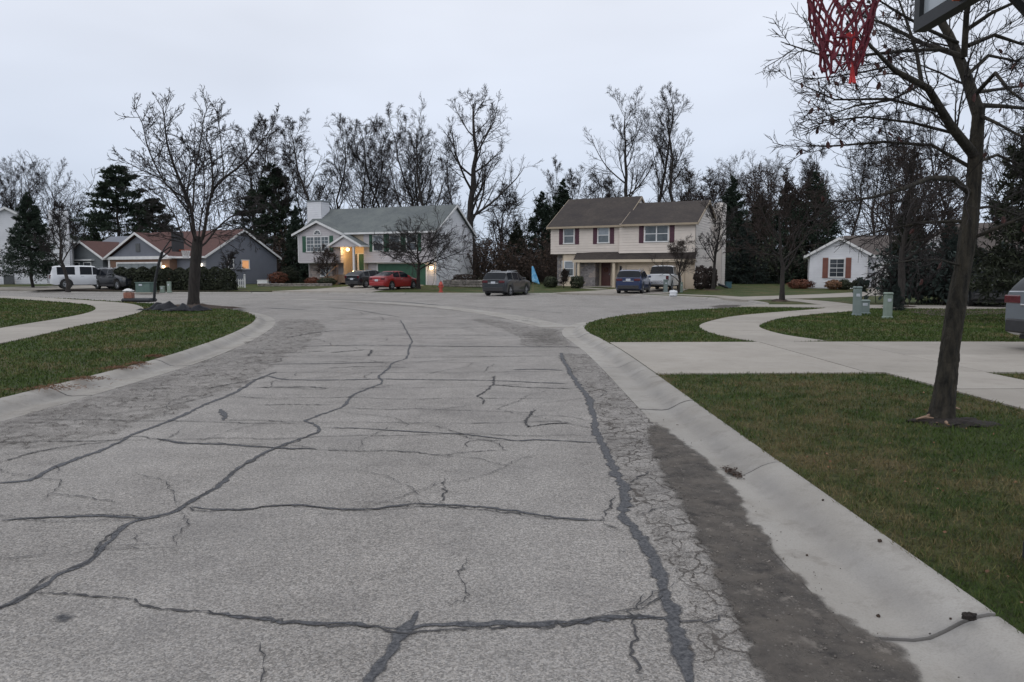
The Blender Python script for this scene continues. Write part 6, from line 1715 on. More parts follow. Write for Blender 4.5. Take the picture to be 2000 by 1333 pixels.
# ================================================================== VEHICLES  (front towards +x)
def car(name, label, cat, loc, heading, L, Wd, paint_, belt, roof, arch_r, wheels, windows, screens, clear=0.24, tumble=0.24, wheel_r=0.33, glass='car_glass', tails=None, plate=True, cladding=None, rails=False, end=0.30, spare=None, bumper=None):
    """lofted body: belt and roof are (x, z) lines along the car; windows are side spans, screens are sloping glass spans"""
    o = thing(name, label, cat, loc, heading)
    h = L / 2; w = Wd / 2
    keys = sorted(set([round(x, 3) for x, z in belt + roof] + [round(x, 3) for s in windows + screens for x in s] + [round(x, 3) for x in np.linspace(-h, h, 34)] +
                      [round(c + arch_r * k, 3) for c in wheels for k in (-1, -0.92, -0.75, -0.5, 0, 0.5, 0.75, 0.92, 1)]))
    xs = np.array([x for x in keys if -h <= x <= h])
    bz = np.interp(xs, *zip(*belt)); rz_ = np.maximum(np.interp(xs, *zip(*roof)), bz + 0.015)
    def plan(x):
        e = np.clip((np.abs(x) - (h - end)) / end, 0, 1)
        return 1 - 0.16 * e ** 2.2
    lo = np.full(len(xs), clear)
    lo = np.where(xs < -h + 0.35, clear + 0.10 * (1 - (xs + h) / 0.35), lo); lo = np.where(xs > h - 0.45, clear + 0.06 * (1 - (h - xs) / 0.45), lo)
    for c in wheels:
        k = np.abs(xs - c) <= arch_r + 1e-6
        lo = np.where(k, np.maximum(lo, wheel_r * 0.95 + np.sqrt(np.clip(arch_r ** 2 - (xs - c) ** 2, 0, None))), lo)
    pl = plan(xs) * w
    gh = rz_ - bz
    rows = []
    for k, (yy, zz) in enumerate(((0.95, lo), (1.0, lo + 0.30 * (bz - lo)), (1.0, lo + 0.62 * (bz - lo)), (0.985, lo + 0.86 * (bz - lo)), (0.95, bz))):
        rows.append(np.stack([xs, pl * yy, zz], 1))
    yb = pl * 0.95
    rows.append(np.stack([xs, np.maximum(yb - tumble * gh, 0.1) - 0.01, bz + 0.88 * gh], 1))
    rows.append(np.stack([xs, np.maximum(yb - tumble * gh, 0.1) * 0.86, bz + 0.975 * gh], 1))
    rows.append(np.stack([xs, yb * 0.45, rz_ + 0.004], 1))
    rows.append(np.stack([xs, yb * 0.0, rz_ + 0.012], 1))
    half = np.stack(rows, 1)                      # (n, r, 3)
    n, r, _ = half.shape
    other = half[:, ::-1][:, 1:] * np.array([1, -1, 1])
    sec = np.concatenate([half, other], 1)        # (n, 2r-1, 3)
    m = 2 * r - 1
    V = sec.reshape(-1, 3)
    body, glass_f, scr_f = [], [], []
    for i in range(n - 1):
        xm = (xs[i] + xs[i + 1]) / 2
        for j in range(m - 1):
            jj = j if j < r - 1 else m - 2 - j
            f = (i * m + j, (i + 1) * m + j, (i + 1) * m + j + 1, i * m + j + 1)
            if jj == 4 and any(a <= xm <= b for a, b in windows): glass_f.append(f)
            elif jj >= 5 and any(a <= xm <= b for a, b in screens): scr_f.append(f)
            else: body.append(f)
    body += [tuple(range(m)), tuple((n - 1) * m + k for k in range(m - 1, -1, -1))]
    body += [(i * m, i * m + m - 1, (i + 1) * m + m - 1, (i + 1) * m) for i in range(n - 1)]
    Vl = V.tolist()
    def sub(nm, fs, mt, par, sm='auto'):
        used = sorted({k for f in fs for k in f}); mp = {k: q for q, k in enumerate(used)}
        return mesh_obj(nm, [Vl[k] for k in used], [tuple(mp[k] for k in f) for f in fs], mt, par, sm)
    bo = sub("body", body, MAT[paint_], o)
    bmx = bmesh.new(); bmx.from_mesh(bo.data); bmesh.ops.recalc_face_normals(bmx, faces=bmx.faces); bmx.to_mesh(bo.data); bmx.free()
    bo.data.set_sharp_from_angle(angle=R(38))
    # separate panes for each side span and each screen
    for a, b in windows:
        for sg in (0, 1):
            fs = [f for f in glass_f if a <= (V[f[0]][0] + V[f[1]][0]) / 2 <= b and (V[f[0]][1] > 0) == (sg == 0)]
            if fs: sub("side_window", fs, MAT[glass], o)
    for a, b in screens:
        fs = [f for f in scr_f if a <= (V[f[0]][0] + V[f[1]][0]) / 2 <= b]
        if fs: sub("windscreen" if a > 0 else "rear_window", fs, MAT[glass], o)
    # wheels
    for c in wheels:
        for sg in (-1, 1):
            t = MB(); yw = sg * (w - 0.02); R_ = wheel_r
            t.lathe([(R_ * 0.62, -0.10), (R_ * 0.93, -0.105), (R_, -0.07), (R_, 0.07), (R_ * 0.93, 0.105), (R_ * 0.62, 0.10)], (c, yw - sg * 0.1, R_), 22, 'y')
            wo = bpy.data.objects.new("wheel", None); C.objects.link(wo); wo.parent = o
            t.build("tyre", MAT['tyre'], wo, smooth='auto')
            q = MB(); yr = yw - sg * 0.1 + sg * 0.075
            q.lathe([(0.0, 0.0), (R_ * 0.16, 0.0), (R_ * 0.18, -0.01 * sg)], (c, yr + sg * 0.012, R_), 12, 'y')
            q.lathe([(R_ * 0.55, 0.012 * sg), (R_ * 0.63, 0.018 * sg), (R_ * 0.64, -0.03 * sg)], (c, yr, R_), 22, 'y')
            for k in range(5):
                a = 2 * math.pi * k / 5 + 0.3
                for d in (-0.14, 0.14):
                    p0, p1 = (math.cos(a) * R_ * 0.1, math.sin(a) * R_ * 0.1), (math.cos(a + d) * R_ * 0.58, math.sin(a + d) * R_ * 0.58)
                    q.tube([(c + p0[0], yr, R_ + p0[1]), (c + p1[0], yr, R_ + p1[1])], [R_ * 0.085, R_ * 0.06], 5)
            q.build("rim", MAT['rim'], wo)
            dk = MB(); dk.lathe([(0.0, 0), (R_ * 0.62, 0)], (c, yr - sg * 0.04, R_), 18, 'y'); dk.build("brake_disc", MAT['acunit'], wo)
    well = MB()
    for c in wheels:
        well.box(c - arch_r * 0.98, c + arch_r * 0.98, -w * 0.9, w * 0.9, wheel_r * 0.7, wheel_r * 0.95 + arch_r * 0.9)
    well.box(-h + 0.3, h - 0.35, -w * 0.82, w * 0.82, clear - 0.05, clear + 0.06)
    well.build("underbody", MAT['car_trim'], o)
    # mirrors, handles, lamps, plates
    zb = float(np.interp(0.6, *zip(*belt)))
    xm_ = max(b for a, b in windows) - 0.12
    for sg in (-1, 1):
        k = MB(); k.cbox((xm_, sg * (w + 0.1), zb + 0.1), (0.13, 0.2, 0.15), 0.03); k.build("mirror", MAT[paint_], o)
        for a, b in windows[-2:]:
            k = MB(); k.cbox((a + 0.16, sg * (w * 0.995), zb - 0.11), (0.2, 0.03, 0.03), 0.008); k.build("door_handle", MAT['chrome'], o)
        k = MB(); k.cbox((h - 0.16, sg * (w * 0.66), float(bz[-1]) - 0.08), (0.24, w * 0.42, 0.13), 0.03); k.build("headlight", MAT['headlamp'], o)
    tz0, tz1, tw, td = tails
    for sg in (-1, 1):
        k = MB(); k.cbox((-h + td / 2 - 0.02, sg * (w * 0.845 - tw / 2 + 0.04), (tz0 + tz1) / 2), (td, tw, tz1 - tz0), 0.02); k.build("tail_light", MAT['tail'], o)
    k = MB(); k.cbox((-h - 0.012, 0, plate if not isinstance(plate, bool) else (tz0 + tz1) / 2 - 0.02), (0.02, 0.32, 0.16), 0.004); k.build("licence_plate", MAT['plate'], o)
    k = MB(); k.cbox((-h + 0.01, 0, clear + 0.22), (0.1, Wd * 0.8, 0.26), 0.03); k.build("bumper", MAT[bumper or 'car_trim'], o)
    k = MB(); k.cbox((-h - 0.012, 0, tz0 - 0.02), (0.03, Wd * 0.42, 0.035), 0.01); k.build("tailgate_trim", MAT['chrome'], o)
    k = MB(); k.cbox((h - 0.015, 0, clear + 0.3), (0.06, Wd * 0.6, 0.24), 0.02); k.build("grille", MAT['car_trim'], o)
    if cladding:
        for sg in (-1, 1):
            k = MB(); k.cbox((0, sg * w * 0.985, clear + 0.07), (wheels[1] - wheels[0] - 2 * arch_r, 0.06, 0.16), 0.015); k.build("sill", MAT['car_trim'], o)
    if rails:
        for sg in (-1, 1):
            zt = max(z for x, z in roof)
            k = MB(); k.tube([(-h * 0.62, sg * w * 0.66, zt - 0.02), (-h * 0.55, sg * w * 0.66, zt + 0.045), (h * 0.1, sg * w * 0.66, zt + 0.045), (h * 0.16, sg * w * 0.66, zt - 0.02)], 0.018, 5); k.build("roof_rail", MAT['chrome'], o)
    return o
def suv(name, label, loc, heading, paint_, L=4.65, Wd=1.88, H_=1.7, k=1.0, **kw):
    h = L / 2; b = 1.12 * H_ / 1.7; t = H_
    belt = [(-h, b * 0.98), (-h * 0.5, b), (0.4 * h, b * 0.97), (0.52 * h, b * 0.95), (0.85 * h, b * 0.87), (h, b * 0.74)]
    roof = [(-h, b), (-h + 0.06, b + 0.02), (-h + 0.5, t - 0.1), (-h + 0.72, t - 0.03), (-0.25 * h, t), (0.02 * h, t - 0.02), (0.12 * h, t - 0.05), (0.48 * h, b + 0.04), (0.55 * h, b + 0.02), (0.86 * h, b * 0.87 + 0.02), (h, b * 0.74 + 0.02)]
    win = [(-h + 0.52, -0.56 * h + 0.3), (-0.38 * h, 0.0 * h - 0.02), (0.0 * h + 0.06, 0.34 * h)]
    return car(name, label, "car", loc, heading, L, Wd, paint_, belt, roof, 0.42, (-h + 0.92, h - 0.95), win, [(-h + 0.06, -h + 0.5), (0.12 * h, 0.48 * h)], wheel_r=0.36, tails=(b - 0.22, b - 0.06, 0.42, 0.3), cladding=True, rails=True, **kw)
ALL = {}
suv("parked_suv", "dark grey crossover parked at the kerb beyond the junction", (-0.35, 53.0, 0.0), R(66), 'car_grey', plate=0.92)
suv("parked_suv", "navy blue crossover parked in the beige house driveway", (8.9, 54.4, hz(8.9, 54.4) + 0.02), R(71), 'car_navy', L=4.7, plate=0.98)
suv("parked_suv", "dark car parked behind the near right tree", (21.6, 33.6, hz(0, 33) + 0.035), R(62), 'car_black', L=4.6)
suv("parked_suv", "silver crossover cut off by the right edge of the picture", (12.05, 13.85, hz(0, 13) + 0.025), R(3), 'car_silver', L=4.7, Wd=1.9, H_=1.68, plate=0.9)
suv("parked_suv", "dark blue car half hidden by the clipped hedge", (-32.25, 60.9, hz(0, 61) + 0.03), R(-30), 'car_black', L=4.6)
# white SUV with squared tail
h = 2.75
car("white_truck", "white truck with tinted windows in the slate house driveway", "truck", (-34.9, 61.3, hz(0, 61) + 0.03), R(37), 5.5, 1.98, 'car_white',
    [(-h, 1.16), (0.4 * h, 1.16), (0.5 * h, 1.13), (0.88 * h, 1.05), (h, 0.9)],
    [(-h, 1.18), (-h + 0.05, 1.2), (-h + 0.2, 1.78), (-h + 0.4, 1.86), (-0.2 * h, 1.9), (0.1 * h, 1.88), (0.16 * h, 1.84), (0.42 * h, 1.22), (0.55 * h, 1.17), (0.9 * h, 1.06), (h, 0.92)], 0.48, (-h + 1.12, h - 0.98),
    [(-h + 0.5, -h + 1.75), (-h + 2.1, -h + 2.95), (-h + 3.0, 0.34 * h)], [(-h + 0.05, -h + 0.2), (0.16 * h, 0.42 * h)], clear=0.36, wheel_r=0.42, tumble=0.16, tails=(0.85, 1.15, 0.18, 0.2), plate=0.7, bumper='chrome')
# white pickup
car("white_pickup", "white pickup truck parked beside the navy crossover", "truck", (12.0, 58.9, hz(0, 58.9) + 0.02), R(68), 5.7, 2.0, 'car_white',
    [(-2.85, 1.22), (-0.6, 1.2), (1.1, 1.18), (1.3, 1.14), (2.5, 1.06), (2.85, 0.9)],
    [(-2.85, 1.24), (-0.95, 1.24), (-0.9, 1.28), (-0.72, 1.88), (-0.5, 1.95), (0.4, 1.95), (0.55, 1.9), (1.15, 1.24), (1.4, 1.17), (2.5, 1.08), (2.85, 0.92)], 0.48, (-1.75, 1.9),
    [(-0.62, 0.0), (0.08, 0.9)], [(-0.9, -0.72), (0.55, 1.15)], clear=0.4, wheel_r=0.42, tumble=0.15, tails=(0.8, 1.16, 0.2, 0.22), plate=0.62, bumper='chrome')
# red saloon
car("red_sedan", "red sedan parked before the green garage door", "car", (-9.65, 61.3, hz(0, 61.3) + 0.025), R(60), 4.6, 1.8, 'car_red',
    [(-2.3, 0.92), (-1.5, 0.97), (0.8, 0.93), (1.2, 0.9), (2.0, 0.78), (2.3, 0.64)],
    [(-2.3, 0.94), (-2.2, 1.02), (-1.75, 1.06), (-0.95, 1.38), (-0.6, 1.45), (-0.1, 1.47), (0.3, 1.42), (1.15, 0.97), (1.3, 0.93), (2.0, 0.81), (2.3, 0.66)], 0.38, (-1.38, 1.4),
    [(-1.2, -0.42), (-0.34, 0.7)], [(-1.72, -0.9), (0.3, 1.12)], clear=0.2, wheel_r=0.32, tails=(0.76, 0.92, 0.36, 0.34), plate=0.72, bumper='car_red')
# black hatchback
car("black_hatchback", "black hatchback parked left of the red sedan", "car", (-12.35, 64.4, hz(0, 64.4) + 0.025), R(60), 4.4, 1.76, 'car_black',
    [(-2.2, 0.98), (0.9, 0.95), (1.2, 0.9), (1.95, 0.78), (2.2, 0.64)],
    [(-2.2, 1.0), (-2.12, 1.05), (-1.7, 1.3), (-1.3, 1.42), (-0.4, 1.5), (0.0, 1.5), (0.25, 1.46), (1.15, 0.98), (1.3, 0.93), (1.95, 0.81), (2.2, 0.66)], 0.38, (-1.35, 1.35),
    [(-1.5, -0.95), (-0.85, 0.0), (0.06, 0.8)], [(-2.12, -1.4), (0.25, 1.12)], clear=0.2, wheel_r=0.32, tails=(0.78, 1.0, 0.2, 0.25), plate=0.72)

# ================================================================== SMALL THINGS
def pedestal(name, label, px, py, w, h_, m, dome=False, group=None):
    x, y = G(px, py, LAWN_Z) if py > 585 else P2(px, 56.0)
    o = thing(name, label, "utility box", (x, y, hz(x, y)), R(rnd.uniform(-12, 12)), group)
    b = MB(); b.cbox((0, 0, h_ / 2 - 0.05), (w, w * 0.8, h_ - 0.02), 0.02); b.build("housing", MAT[m], o)
    k = MB(); k.cbox((0, 0, h_ - 0.02), (w * 1.12, w * 0.92, 0.09), 0.03); k.build("cap", MAT[m], o)
    k = MB(); k.cbox((0, -w * 0.4 - 0.006, h_ * 0.72), (w * 0.5, 0.012, 0.1), 0.004); k.build("warning_plate", MAT['plate'], o)
    k = MB(); k.cbox((0, 0, 0.02), (w * 1.18, w * 0.98, 0.1), 0.02); k.build("base", MAT[m], o)
    return o
pedestal("utility_pedestal", "tallest grey-green pedestal, left of the pair on the right lawn", 1673, 617, 0.25, 1.0, 'utility2')
pedestal("utility_pedestal", "short stubby pedestal touching the tall grey-green one", 1687, 614, 0.32, 0.5, 'utility2')
pedestal("utility_pedestal", "pale green pedestal standing alone on the right lawn", 1733, 622, 0.24, 0.83, 'utility')
pedestal("utility_pedestal", "grey-green pedestal before the white pickup", 1299, 575, 0.3, 0.95, 'utility2')
pedestal("utility_pedestal", "slim pale green pedestal right of the white pickup", 1330, 574, 0.2, 0.75, 'utility')
pedestal("utility_pedestal", "short pale pedestal before the hedge", 319, 566, 0.3, 0.45, 'utility')
pedestal("utility_pedestal", "slim tall pale pedestal before the hedge", 332, 566, 0.26, 0.78, 'utility')
x, y = P2(287, 55.6)
o = thing("transformer_box", "dark green transformer cabinet before the hedge", "utility box", (x, y, hz(x, y)), R(-6))
b = MB(); b.cbox((0, 0, 0.34), (1.15, 0.9, 0.78), 0.03); b.build("cabinet", MAT['utility3'], o)
b = MB(); b.cbox((0, -0.02, 0.75), (1.22, 0.98, 0.06), 0.02); b.build("lid", MAT['utility3'], o)
b = MB(); b.cbox((-0.15, -0.463, 0.58), (0.26, 0.02, 0.12), 0.004); b.build("warning_plate", MAT['plate'], o)
b = MB(); b.cbox((0, 0, -0.02), (1.4, 1.15, 0.1), 0.02); b.build("base", MAT['concrete'], o)
# hydrant
x, y = -5.35, 56.0
o = thing("fire_hydrant", "red fire hydrant on the grass verge before the pale house", "hydrant", (x, y, hz(x, y)), 0)
b = MB(); b.lathe([(0.0, -0.05), (0.19, -0.05), (0.19, 0.04), (0.12, 0.06), (0.12, 0.52), (0.17, 0.54), (0.17, 0.6), (0.14, 0.63), (0.11, 0.74), (0.04, 0.8), (0.0, 0.81)], (0, 0, 0), 16); b.build("barrel", MAT['hydrant'], o, smooth='auto')
for a in (0, 90, 180):
    b = MB(); d = (math.cos(R(a - 90 + 90)), math.sin(R(a)) * -1)
    b.tube([(0, 0, 0.43), (d[0] * 0.2, d[1] * 0.2, 0.43)], [0.07, 0.07], 10); b.build("outlet", MAT['hydrant'], o)
b = MB(); b.box(-0.03, 0.03, -0.03, 0.03, 0.8, 0.87); b.build("stem_nut", MAT['hydrant'], o)
# garden flag
x, y = P2(1041, 56.3)
o = thing("garden_flag", "light blue garden flag drooping on a short pole", "flag", (x, y, hz(x, y)), 0)
b = MB(); b.tube([(0, 0, -0.1), (-0.02, 0, 1.0), (-0.05, 0.02, 2.0)], 0.016, 6); b.build("pole", MAT['wood'], o)
nx, nz = 7, 12
vs, fs = [], []
for j in range(nz):
    t = j / (nz - 1)
    for i in range(nx):
        u = i / (nx - 1)
        wdt = 0.10 + 0.36 * t ** 0.8
        vs.append((-0.06 + 0.16 * t - wdt * 0.4 + u * wdt + 0.14 * t * u, -0.05 + 0.07 * math.sin(u * 9 + t * 3) * (0.4 + t), 1.95 - 1.15 * t - 0.22 * u * t))
for j in range(nz - 1):
    for i in range(nx - 1):
        fs.append((j * nx + i, j * nx + i + 1, (j + 1) * nx + i + 1, (j + 1) * nx + i))
fo = mesh_obj("cloth", vs, fs, MAT['flag'], o, smooth=True)
md = fo.modifiers.new("thick", 'SOLIDIFY'); md.thickness = 0.006
# low stone wall beside the pale house
def stone_wall(name, label, p, q, h_, n, rows, group=None):
    p, q = np.array(p, float), np.array(q, float)
    o = thing(name, label, "wall", (p[0], p[1], hz(*p)), math.atan2(*(q - p)[::-1]))
    L_ = np.linalg.norm(q - p)
    for r in range(rows):
        k = n + (r % 2)
        cut = np.sort(np.r_[0, L_, (np.arange(1, k) + np.random.default_rng(r + 3).uniform(-0.25, 0.25, k - 1)) * L_ / k])
        for a, b_ in zip(cut[:-1], cut[1:]):
            m = MB(); m.cbox(((a + b_) / 2, rnd.uniform(-0.02, 0.02), h_ * (r + 0.5) / rows - 0.03), (b_ - a - 0.02, 0.36, h_ / rows - 0.015), 0.03); m.build("stone", MAT['wallstone'], o)
    return o
stone_wall("retaining_wall", "low grey stone retaining wall right of the pale house", P2(868, 66.5), P2(952, 63.5), 0.62, 6, 3)
stone_wall("garden_edging", "low stone edging of the bed before the pale house", P2(505, 66.5), P2(650, 67.2), 0.3, 10, 2)
# picket fence piece
x, y = P2(452, 63)
o = thing("picket_fence", "short piece of white picket fence by the slate house", "fence", (x, y, hz(x, y)), R(40))
for i in range(7):
    b = MB(); b.prism([(-0.04 + i * 0.17, 0.05), (0.04 + i * 0.17, 0.05), (0.04 + i * 0.17, 0.72), (i * 0.17, 0.8), (-0.04 + i * 0.17, 0.72)], -0.012, 0.012); b.build("picket", MAT['trim'], o)
for z in (0.2, 0.58):
    b = MB(); b.box(-0.08, 1.15, 0.012, 0.045, z, z + 0.08); b.build("rail", MAT['trim'], o)
b = MB(); b.cbox((1.2, 0.02, 0.5), (0.13, 0.13, 1.06), 0.01); b.lathe([(0.0, 0.1), (0.09, 0.06), (0.1, 0.0), (0.04, -0.02)], (1.2, 0.02, 1.08), 8); b.build("post", MAT['trim'], o)
# white planter box by the slate house
x, y = P2(515, 71)
b = MB(); b.cbox((0, 0, 0.2), (0.95, 0.45, 0.42), 0.03); b.cbox((0, 0, 0.42), (1.02, 0.52, 0.06), 0.02)
o = tag(b.build("planter_box", MAT['trim']), "white planter box on the grass by the slate gable", "planter"); o.location = (x, y, hz(x, y))
# white bag on the verge, teal bin
rg_ = np.random.default_rng(4)
def lump(name, label, cat, c, r, m, seed, sq=(1, 1, 1)):
    b = bmesh.new(); bmesh.ops.create_icosphere(b, subdivisions=3, radius=1)
    rr = np.random.default_rng(seed); ph = rr.uniform(0, 6, 6)
    for v in b.verts:
        k = 1 + 0.22 * math.sin(v.co.x * 4 + ph[0]) * math.cos(v.co.y * 5 + ph[1]) + 0.14 * math.sin(v.co.z * 7 + ph[2]) + 0.10 * math.sin(v.co.x * 11 + v.co.y * 9 + ph[3]) + rr.normal(0, 0.03)
        v.co = Vector((v.co.x * k * r * sq[0], v.co.y * k * r * sq[1], max(v.co.z * k * sq[2], -0.85) * r))
    me = bpy.data.meshes.new(name); b.to_mesh(me); b.free()
    me.materials.append(MAT[m]); me.polygons.foreach_set("use_smooth", [True] * len(me.polygons))
    o = bpy.data.objects.new(name, me); C.objects.link(o); o.location = c
    return tag(o, label, cat)
lump("plastic_bag", "crumpled white plastic bag on the verge before the pickup", "bag", (*P2(1315, 46.5), LAWN_Z + 0.2), 0.24, 'whitebag', 2, (0.95, 0.7, 1.0))
x, y = P2(1421, 63)
b = MB(); b.cbox((0, 0, 0.24), (0.5, 0.4, 0.5), 0.04); b.cbox((0, 0, 0.5), (0.56, 0.46, 0.06), 0.02)
tag(b.build("storage_bin", MAT['tealbox']), "small teal bin at the beige house's rear corner", "bin").location = (x, y, hz(x, y))
x, y = P2(1413, 62.5)
b = MB(); b.tube([(-0.5, 0, 0.35), (-0.1, 0, 0.22), (0.35, 0.05, 0.05)], [0.09, 0.11, 0.08], 8)
tag(b.build("drain_pipe", MAT['black']), "black corrugated drain pipe lying by the beige chimney", "pipe").location = (x, y, hz(x, y))
# clods and dry needles at the left kerb, clod on the near kerb
for i, (px, py, s) in enumerate(((100, 762, 0.28), (165, 744, 0.2), (232, 722, 0.18), (268, 714, 0.13), (300, 699, 0.1))):
    x, y = G(px, py, 0.1)
    rg2 = np.random.default_rng(40 + i); n = 420
    p = rg2.normal(0, 1, (n, 3)) * np.array([s * 0.75, s * 0.42, 0.012]); p[:, 2] = np.abs(p[:, 2]) + 0.02 * np.exp(-(p[:, 0] / s) ** 2)
    d = unit(rg2.normal(size=(n, 3)) * np.array([1, 1, 0.25])) * 0.05; sd = unit(np.cross(d, rg2.normal(size=(n, 3)))) * 0.004
    o = fast_mesh("dry_needle_clump", np.stack([p - sd, p + sd, p + d], 1).reshape(-1, 3), np.arange(3 * n).reshape(-1, 3), MAT['straw'])
    o.location = (x, y, 0.112)
    tag(o, ["widest brown clump of dry needles on the left kerb, nearest the left edge", "second brown clump of dry needles on the left kerb", "third brown clump of dry needles on the left kerb", "small brown clump of dry needles past the kerb joint", "farthest tiny clump of dry needles on the left kerb"][i], "dry needles", "needle clumps on the left kerb", kind="stuff")
cx, cy = G(1893, 1211, 0.11)
lump("soil_clod", "dark earth clod lying on the near right kerb", "clod", (cx, cy, 0.125), 0.022, 'soil', 3, (1.4, 0.9, 0.8))
for i, (px, py, s) in enumerate(((1607, 986, 0.007), (1718, 1068, 0.01), (1717, 1173, 0.008), (1577, 1060, 0.006), (1857, 1205, 0.005))):
    x, y = G(px, py, 0.08)
    u = min(max(x - 1.5, 0), 0.6)
    lump("kerb_pebble", ["farthest tiny dark pebble on the near right kerb", "dark pebble high on the kerb slope beside the grass", "dark pebble low on the nearest kerb slab above the silt", "faint pebble at the foot of the kerb slope", "tiny pebble just left of the dark earth clod"][i], "pebble", (x, y, float(np.interp(u, [o_ for o_, z_ in PROF[1:-1]], [z_ for o_, z_ in PROF[1:-1]])) + s * 0.8), s, 'mulch', 20 + i)["group"] = "pebbles on the kerb"
# dead leaves in the gutter
rg2 = np.random.default_rng(90); n = 260
lx, ly = G(1430, 922, 0.01)
p = rg2.normal(0, 1, (n, 3)) * np.array([0.022, 0.075, 0.003]); p[:, 0] += p[:, 1] * -0.12
a = unit(rg2.normal(size=(n, 3)) * np.array([1, 1, 0.07])) * 0.024; b_ = unit(np.cross(a, rg2.normal(size=(n, 3)) * np.array([0.1, 0.1, 1]))) * 0.008
o = fast_mesh("gutter_leaves", np.stack([p, p + a * 0.5 + b_, p + a, p + a * 0.5 - b_], 1).reshape(-1, 3), np.arange(4 * n).reshape(-1, 4), MAT['brownleaf'])
o.location = (lx, ly, 0.012); tag(o, "small drift of dead leaves in the right gutter", "leaves", kind="stuff")

# fallen leaves and bits of straw scattered over the near lawn
rg2 = np.random.default_rng(91); n = 420
x = rg2.uniform(2.2, 7.5, n); y = rg2.uniform(2.6, 10.8, n); ok = free_lawn(x, y); x, y = x[ok], y[ok]; n = len(x)
p = np.stack([x, y, LAWN_Z + rg2.uniform(0.015, 0.04, n)], 1)
s_ = rg2.uniform(0.012, 0.03, (n, 1))
a = unit(rg2.normal(size=(n, 3)) * np.array([1, 1, 0.3])) * s_; b_ = unit(np.cross(a, rg2.normal(size=(n, 3)) * np.array([0.3, 0.3, 1]))) * s_ * 0.45
o = fast_mesh("fallen_leaves", np.stack([p, p + a * 0.5 + b_, p + a, p + a * 0.5 - b_], 1).reshape(-1, 3), np.arange(4 * n).reshape(-1, 4), MAT['straw'])
tag(o, "scattered fallen leaf bits on the near right lawn", "leaves", kind="stuff")

# ------------------------------------------------------------------ near basketball hoop (net and backboard corner in view)
HB = Vector((2.10, 3.42, 0.0))
o = thing("basketball_hoop", "portable basketball hoop with red net reaching in from the top right", "basketball hoop", (HB.x, HB.y, LAWN_Z), 0)
rim_c = (-0.62, 0.05, 2.88)
RR_ = 0.2
b = MB(); b.lathe([(RR_ + 0.014 + 0.011 * math.cos(t), 0.011 * math.sin(t)) for t in np.linspace(0, 2 * math.pi, 9)], rim_c, 28)
b.tube([(rim_c[0] + RR_, rim_c[1] - 0.08, rim_c[2]), (-0.02, rim_c[1] - 0.1, rim_c[2] - 0.02)], 0.012, 6); b.tube([(rim_c[0] + RR_, rim_c[1] + 0.08, rim_c[2]), (-0.02, rim_c[1] + 0.1, rim_c[2] - 0.02)], 0.012, 6)
b.box(-0.05, -0.01, rim_c[1] - 0.12, rim_c[1] + 0.12, rim_c[2] - 0.12, rim_c[2] + 0.03)
b.build("rim", MAT['orange'], o, smooth='auto')
nm = MB()
NS, NL = 14, 8
def npt(i, k, wob=0.0):
    t = k / NL
    a = 2 * math.pi * (i + 0.5 * (k % 2)) / NS
    r = RR_ * (1.0 - 0.62 * t ** 0.75) + 0.006
    rg_w = np.random.default_rng(int(i % NS) * 31 + k)
    w = rg_w.normal(0, 0.009, 3) * (0.3 + t)
    return (rim_c[0] + r * math.cos(a) + w[0] + 0.02 * t, rim_c[1] + r * math.sin(a) + w[1], rim_c[2] - 0.43 * t + w[2] * 1.2)
for k in range(NL):
    for i in range(NS):
        A = npt(i, k)
        for j in ((i, i + 1) if k % 2 else (i - 1, i)):
            B = npt(j % NS, k + 1)
            mid = [(A[q] + B[q]) / 2 + (0.004 if q == 2 else 0) for q in range(3)]
            nm.tube([A, mid, B], [0.006, 0.005, 0.006], 5, cap=False)
for k in range(1, NL + 1):
    for i in range(NS):
        A = npt(i, k); nm.lathe([(0.0, -0.009), (0.0085, -0.004), (0.0085, 0.004), (0.0, 0.009)], A, 6)
for i in range(NS):
    A, B = npt(i, NL), npt((i + 1) % NS, NL)
    nm.tube([A, ((A[0] + B[0]) / 2, (A[1] + B[1]) / 2, A[2] - 0.035), B], [0.005, 0.005, 0.005], 5, cap=False)
no = nm.build("net", MAT['net'], o)
tp = MB()
A = (rim_c[0] + 0.045, rim_c[1] - 0.03, rim_c[2] - 0.40)
for k in range(7):
    a = k * 0.9
    tp.tube([A, (A[0] + 0.006, A[1], A[2] - 0.05), (A[0] + 0.01 + 0.013 * math.cos(a), A[1] + 0.012 * math.sin(a), A[2] - 0.13)], [0.004, 0.005, 0.0045], 5)
for k in range(5):
    a = 1.25 * k
    tp.tube([(A[0] + 0.02 * math.cos(a), A[1] + 0.02 * math.sin(a), A[2] + 0.09), (A[0] + 0.008 * math.cos(a), A[1] + 0.008 * math.sin(a), A[2] + 0.03), A], [0.006, 0.006, 0.005], 5)
tp.build("cord_end", MAT['nettip'], no)
bw = 0.56
b = MB(); b.box(0.004, 0.02, -bw + 0.03, bw - 0.03, 2.80, 3.52); bd = b.build("backboard", MAT['board'], o)
b = MB(); b.box(-0.02, 0.045, -bw, bw, 2.74, 2.80); b.box(-0.02, 0.045, -bw, bw, 3.52, 3.58); b.box(-0.02, 0.045, -bw, -bw + 0.05, 2.80, 3.52); b.box(-0.02, 0.045, bw - 0.05, bw, 2.80, 3.52); b.build("board_frame", MAT['blackmetal'], bd)
b = MB()
for sg in (-0.16, 0.16):
    b.tube([(0.05, sg, 3.35), (0.62, sg * 0.4, 2.62)], 0.022, 6); b.tube([(0.05, sg, 2.95), (0.72, sg * 0.4, 2.2)], 0.022, 6)
b.build("arm", MAT['blackmetal'], o)
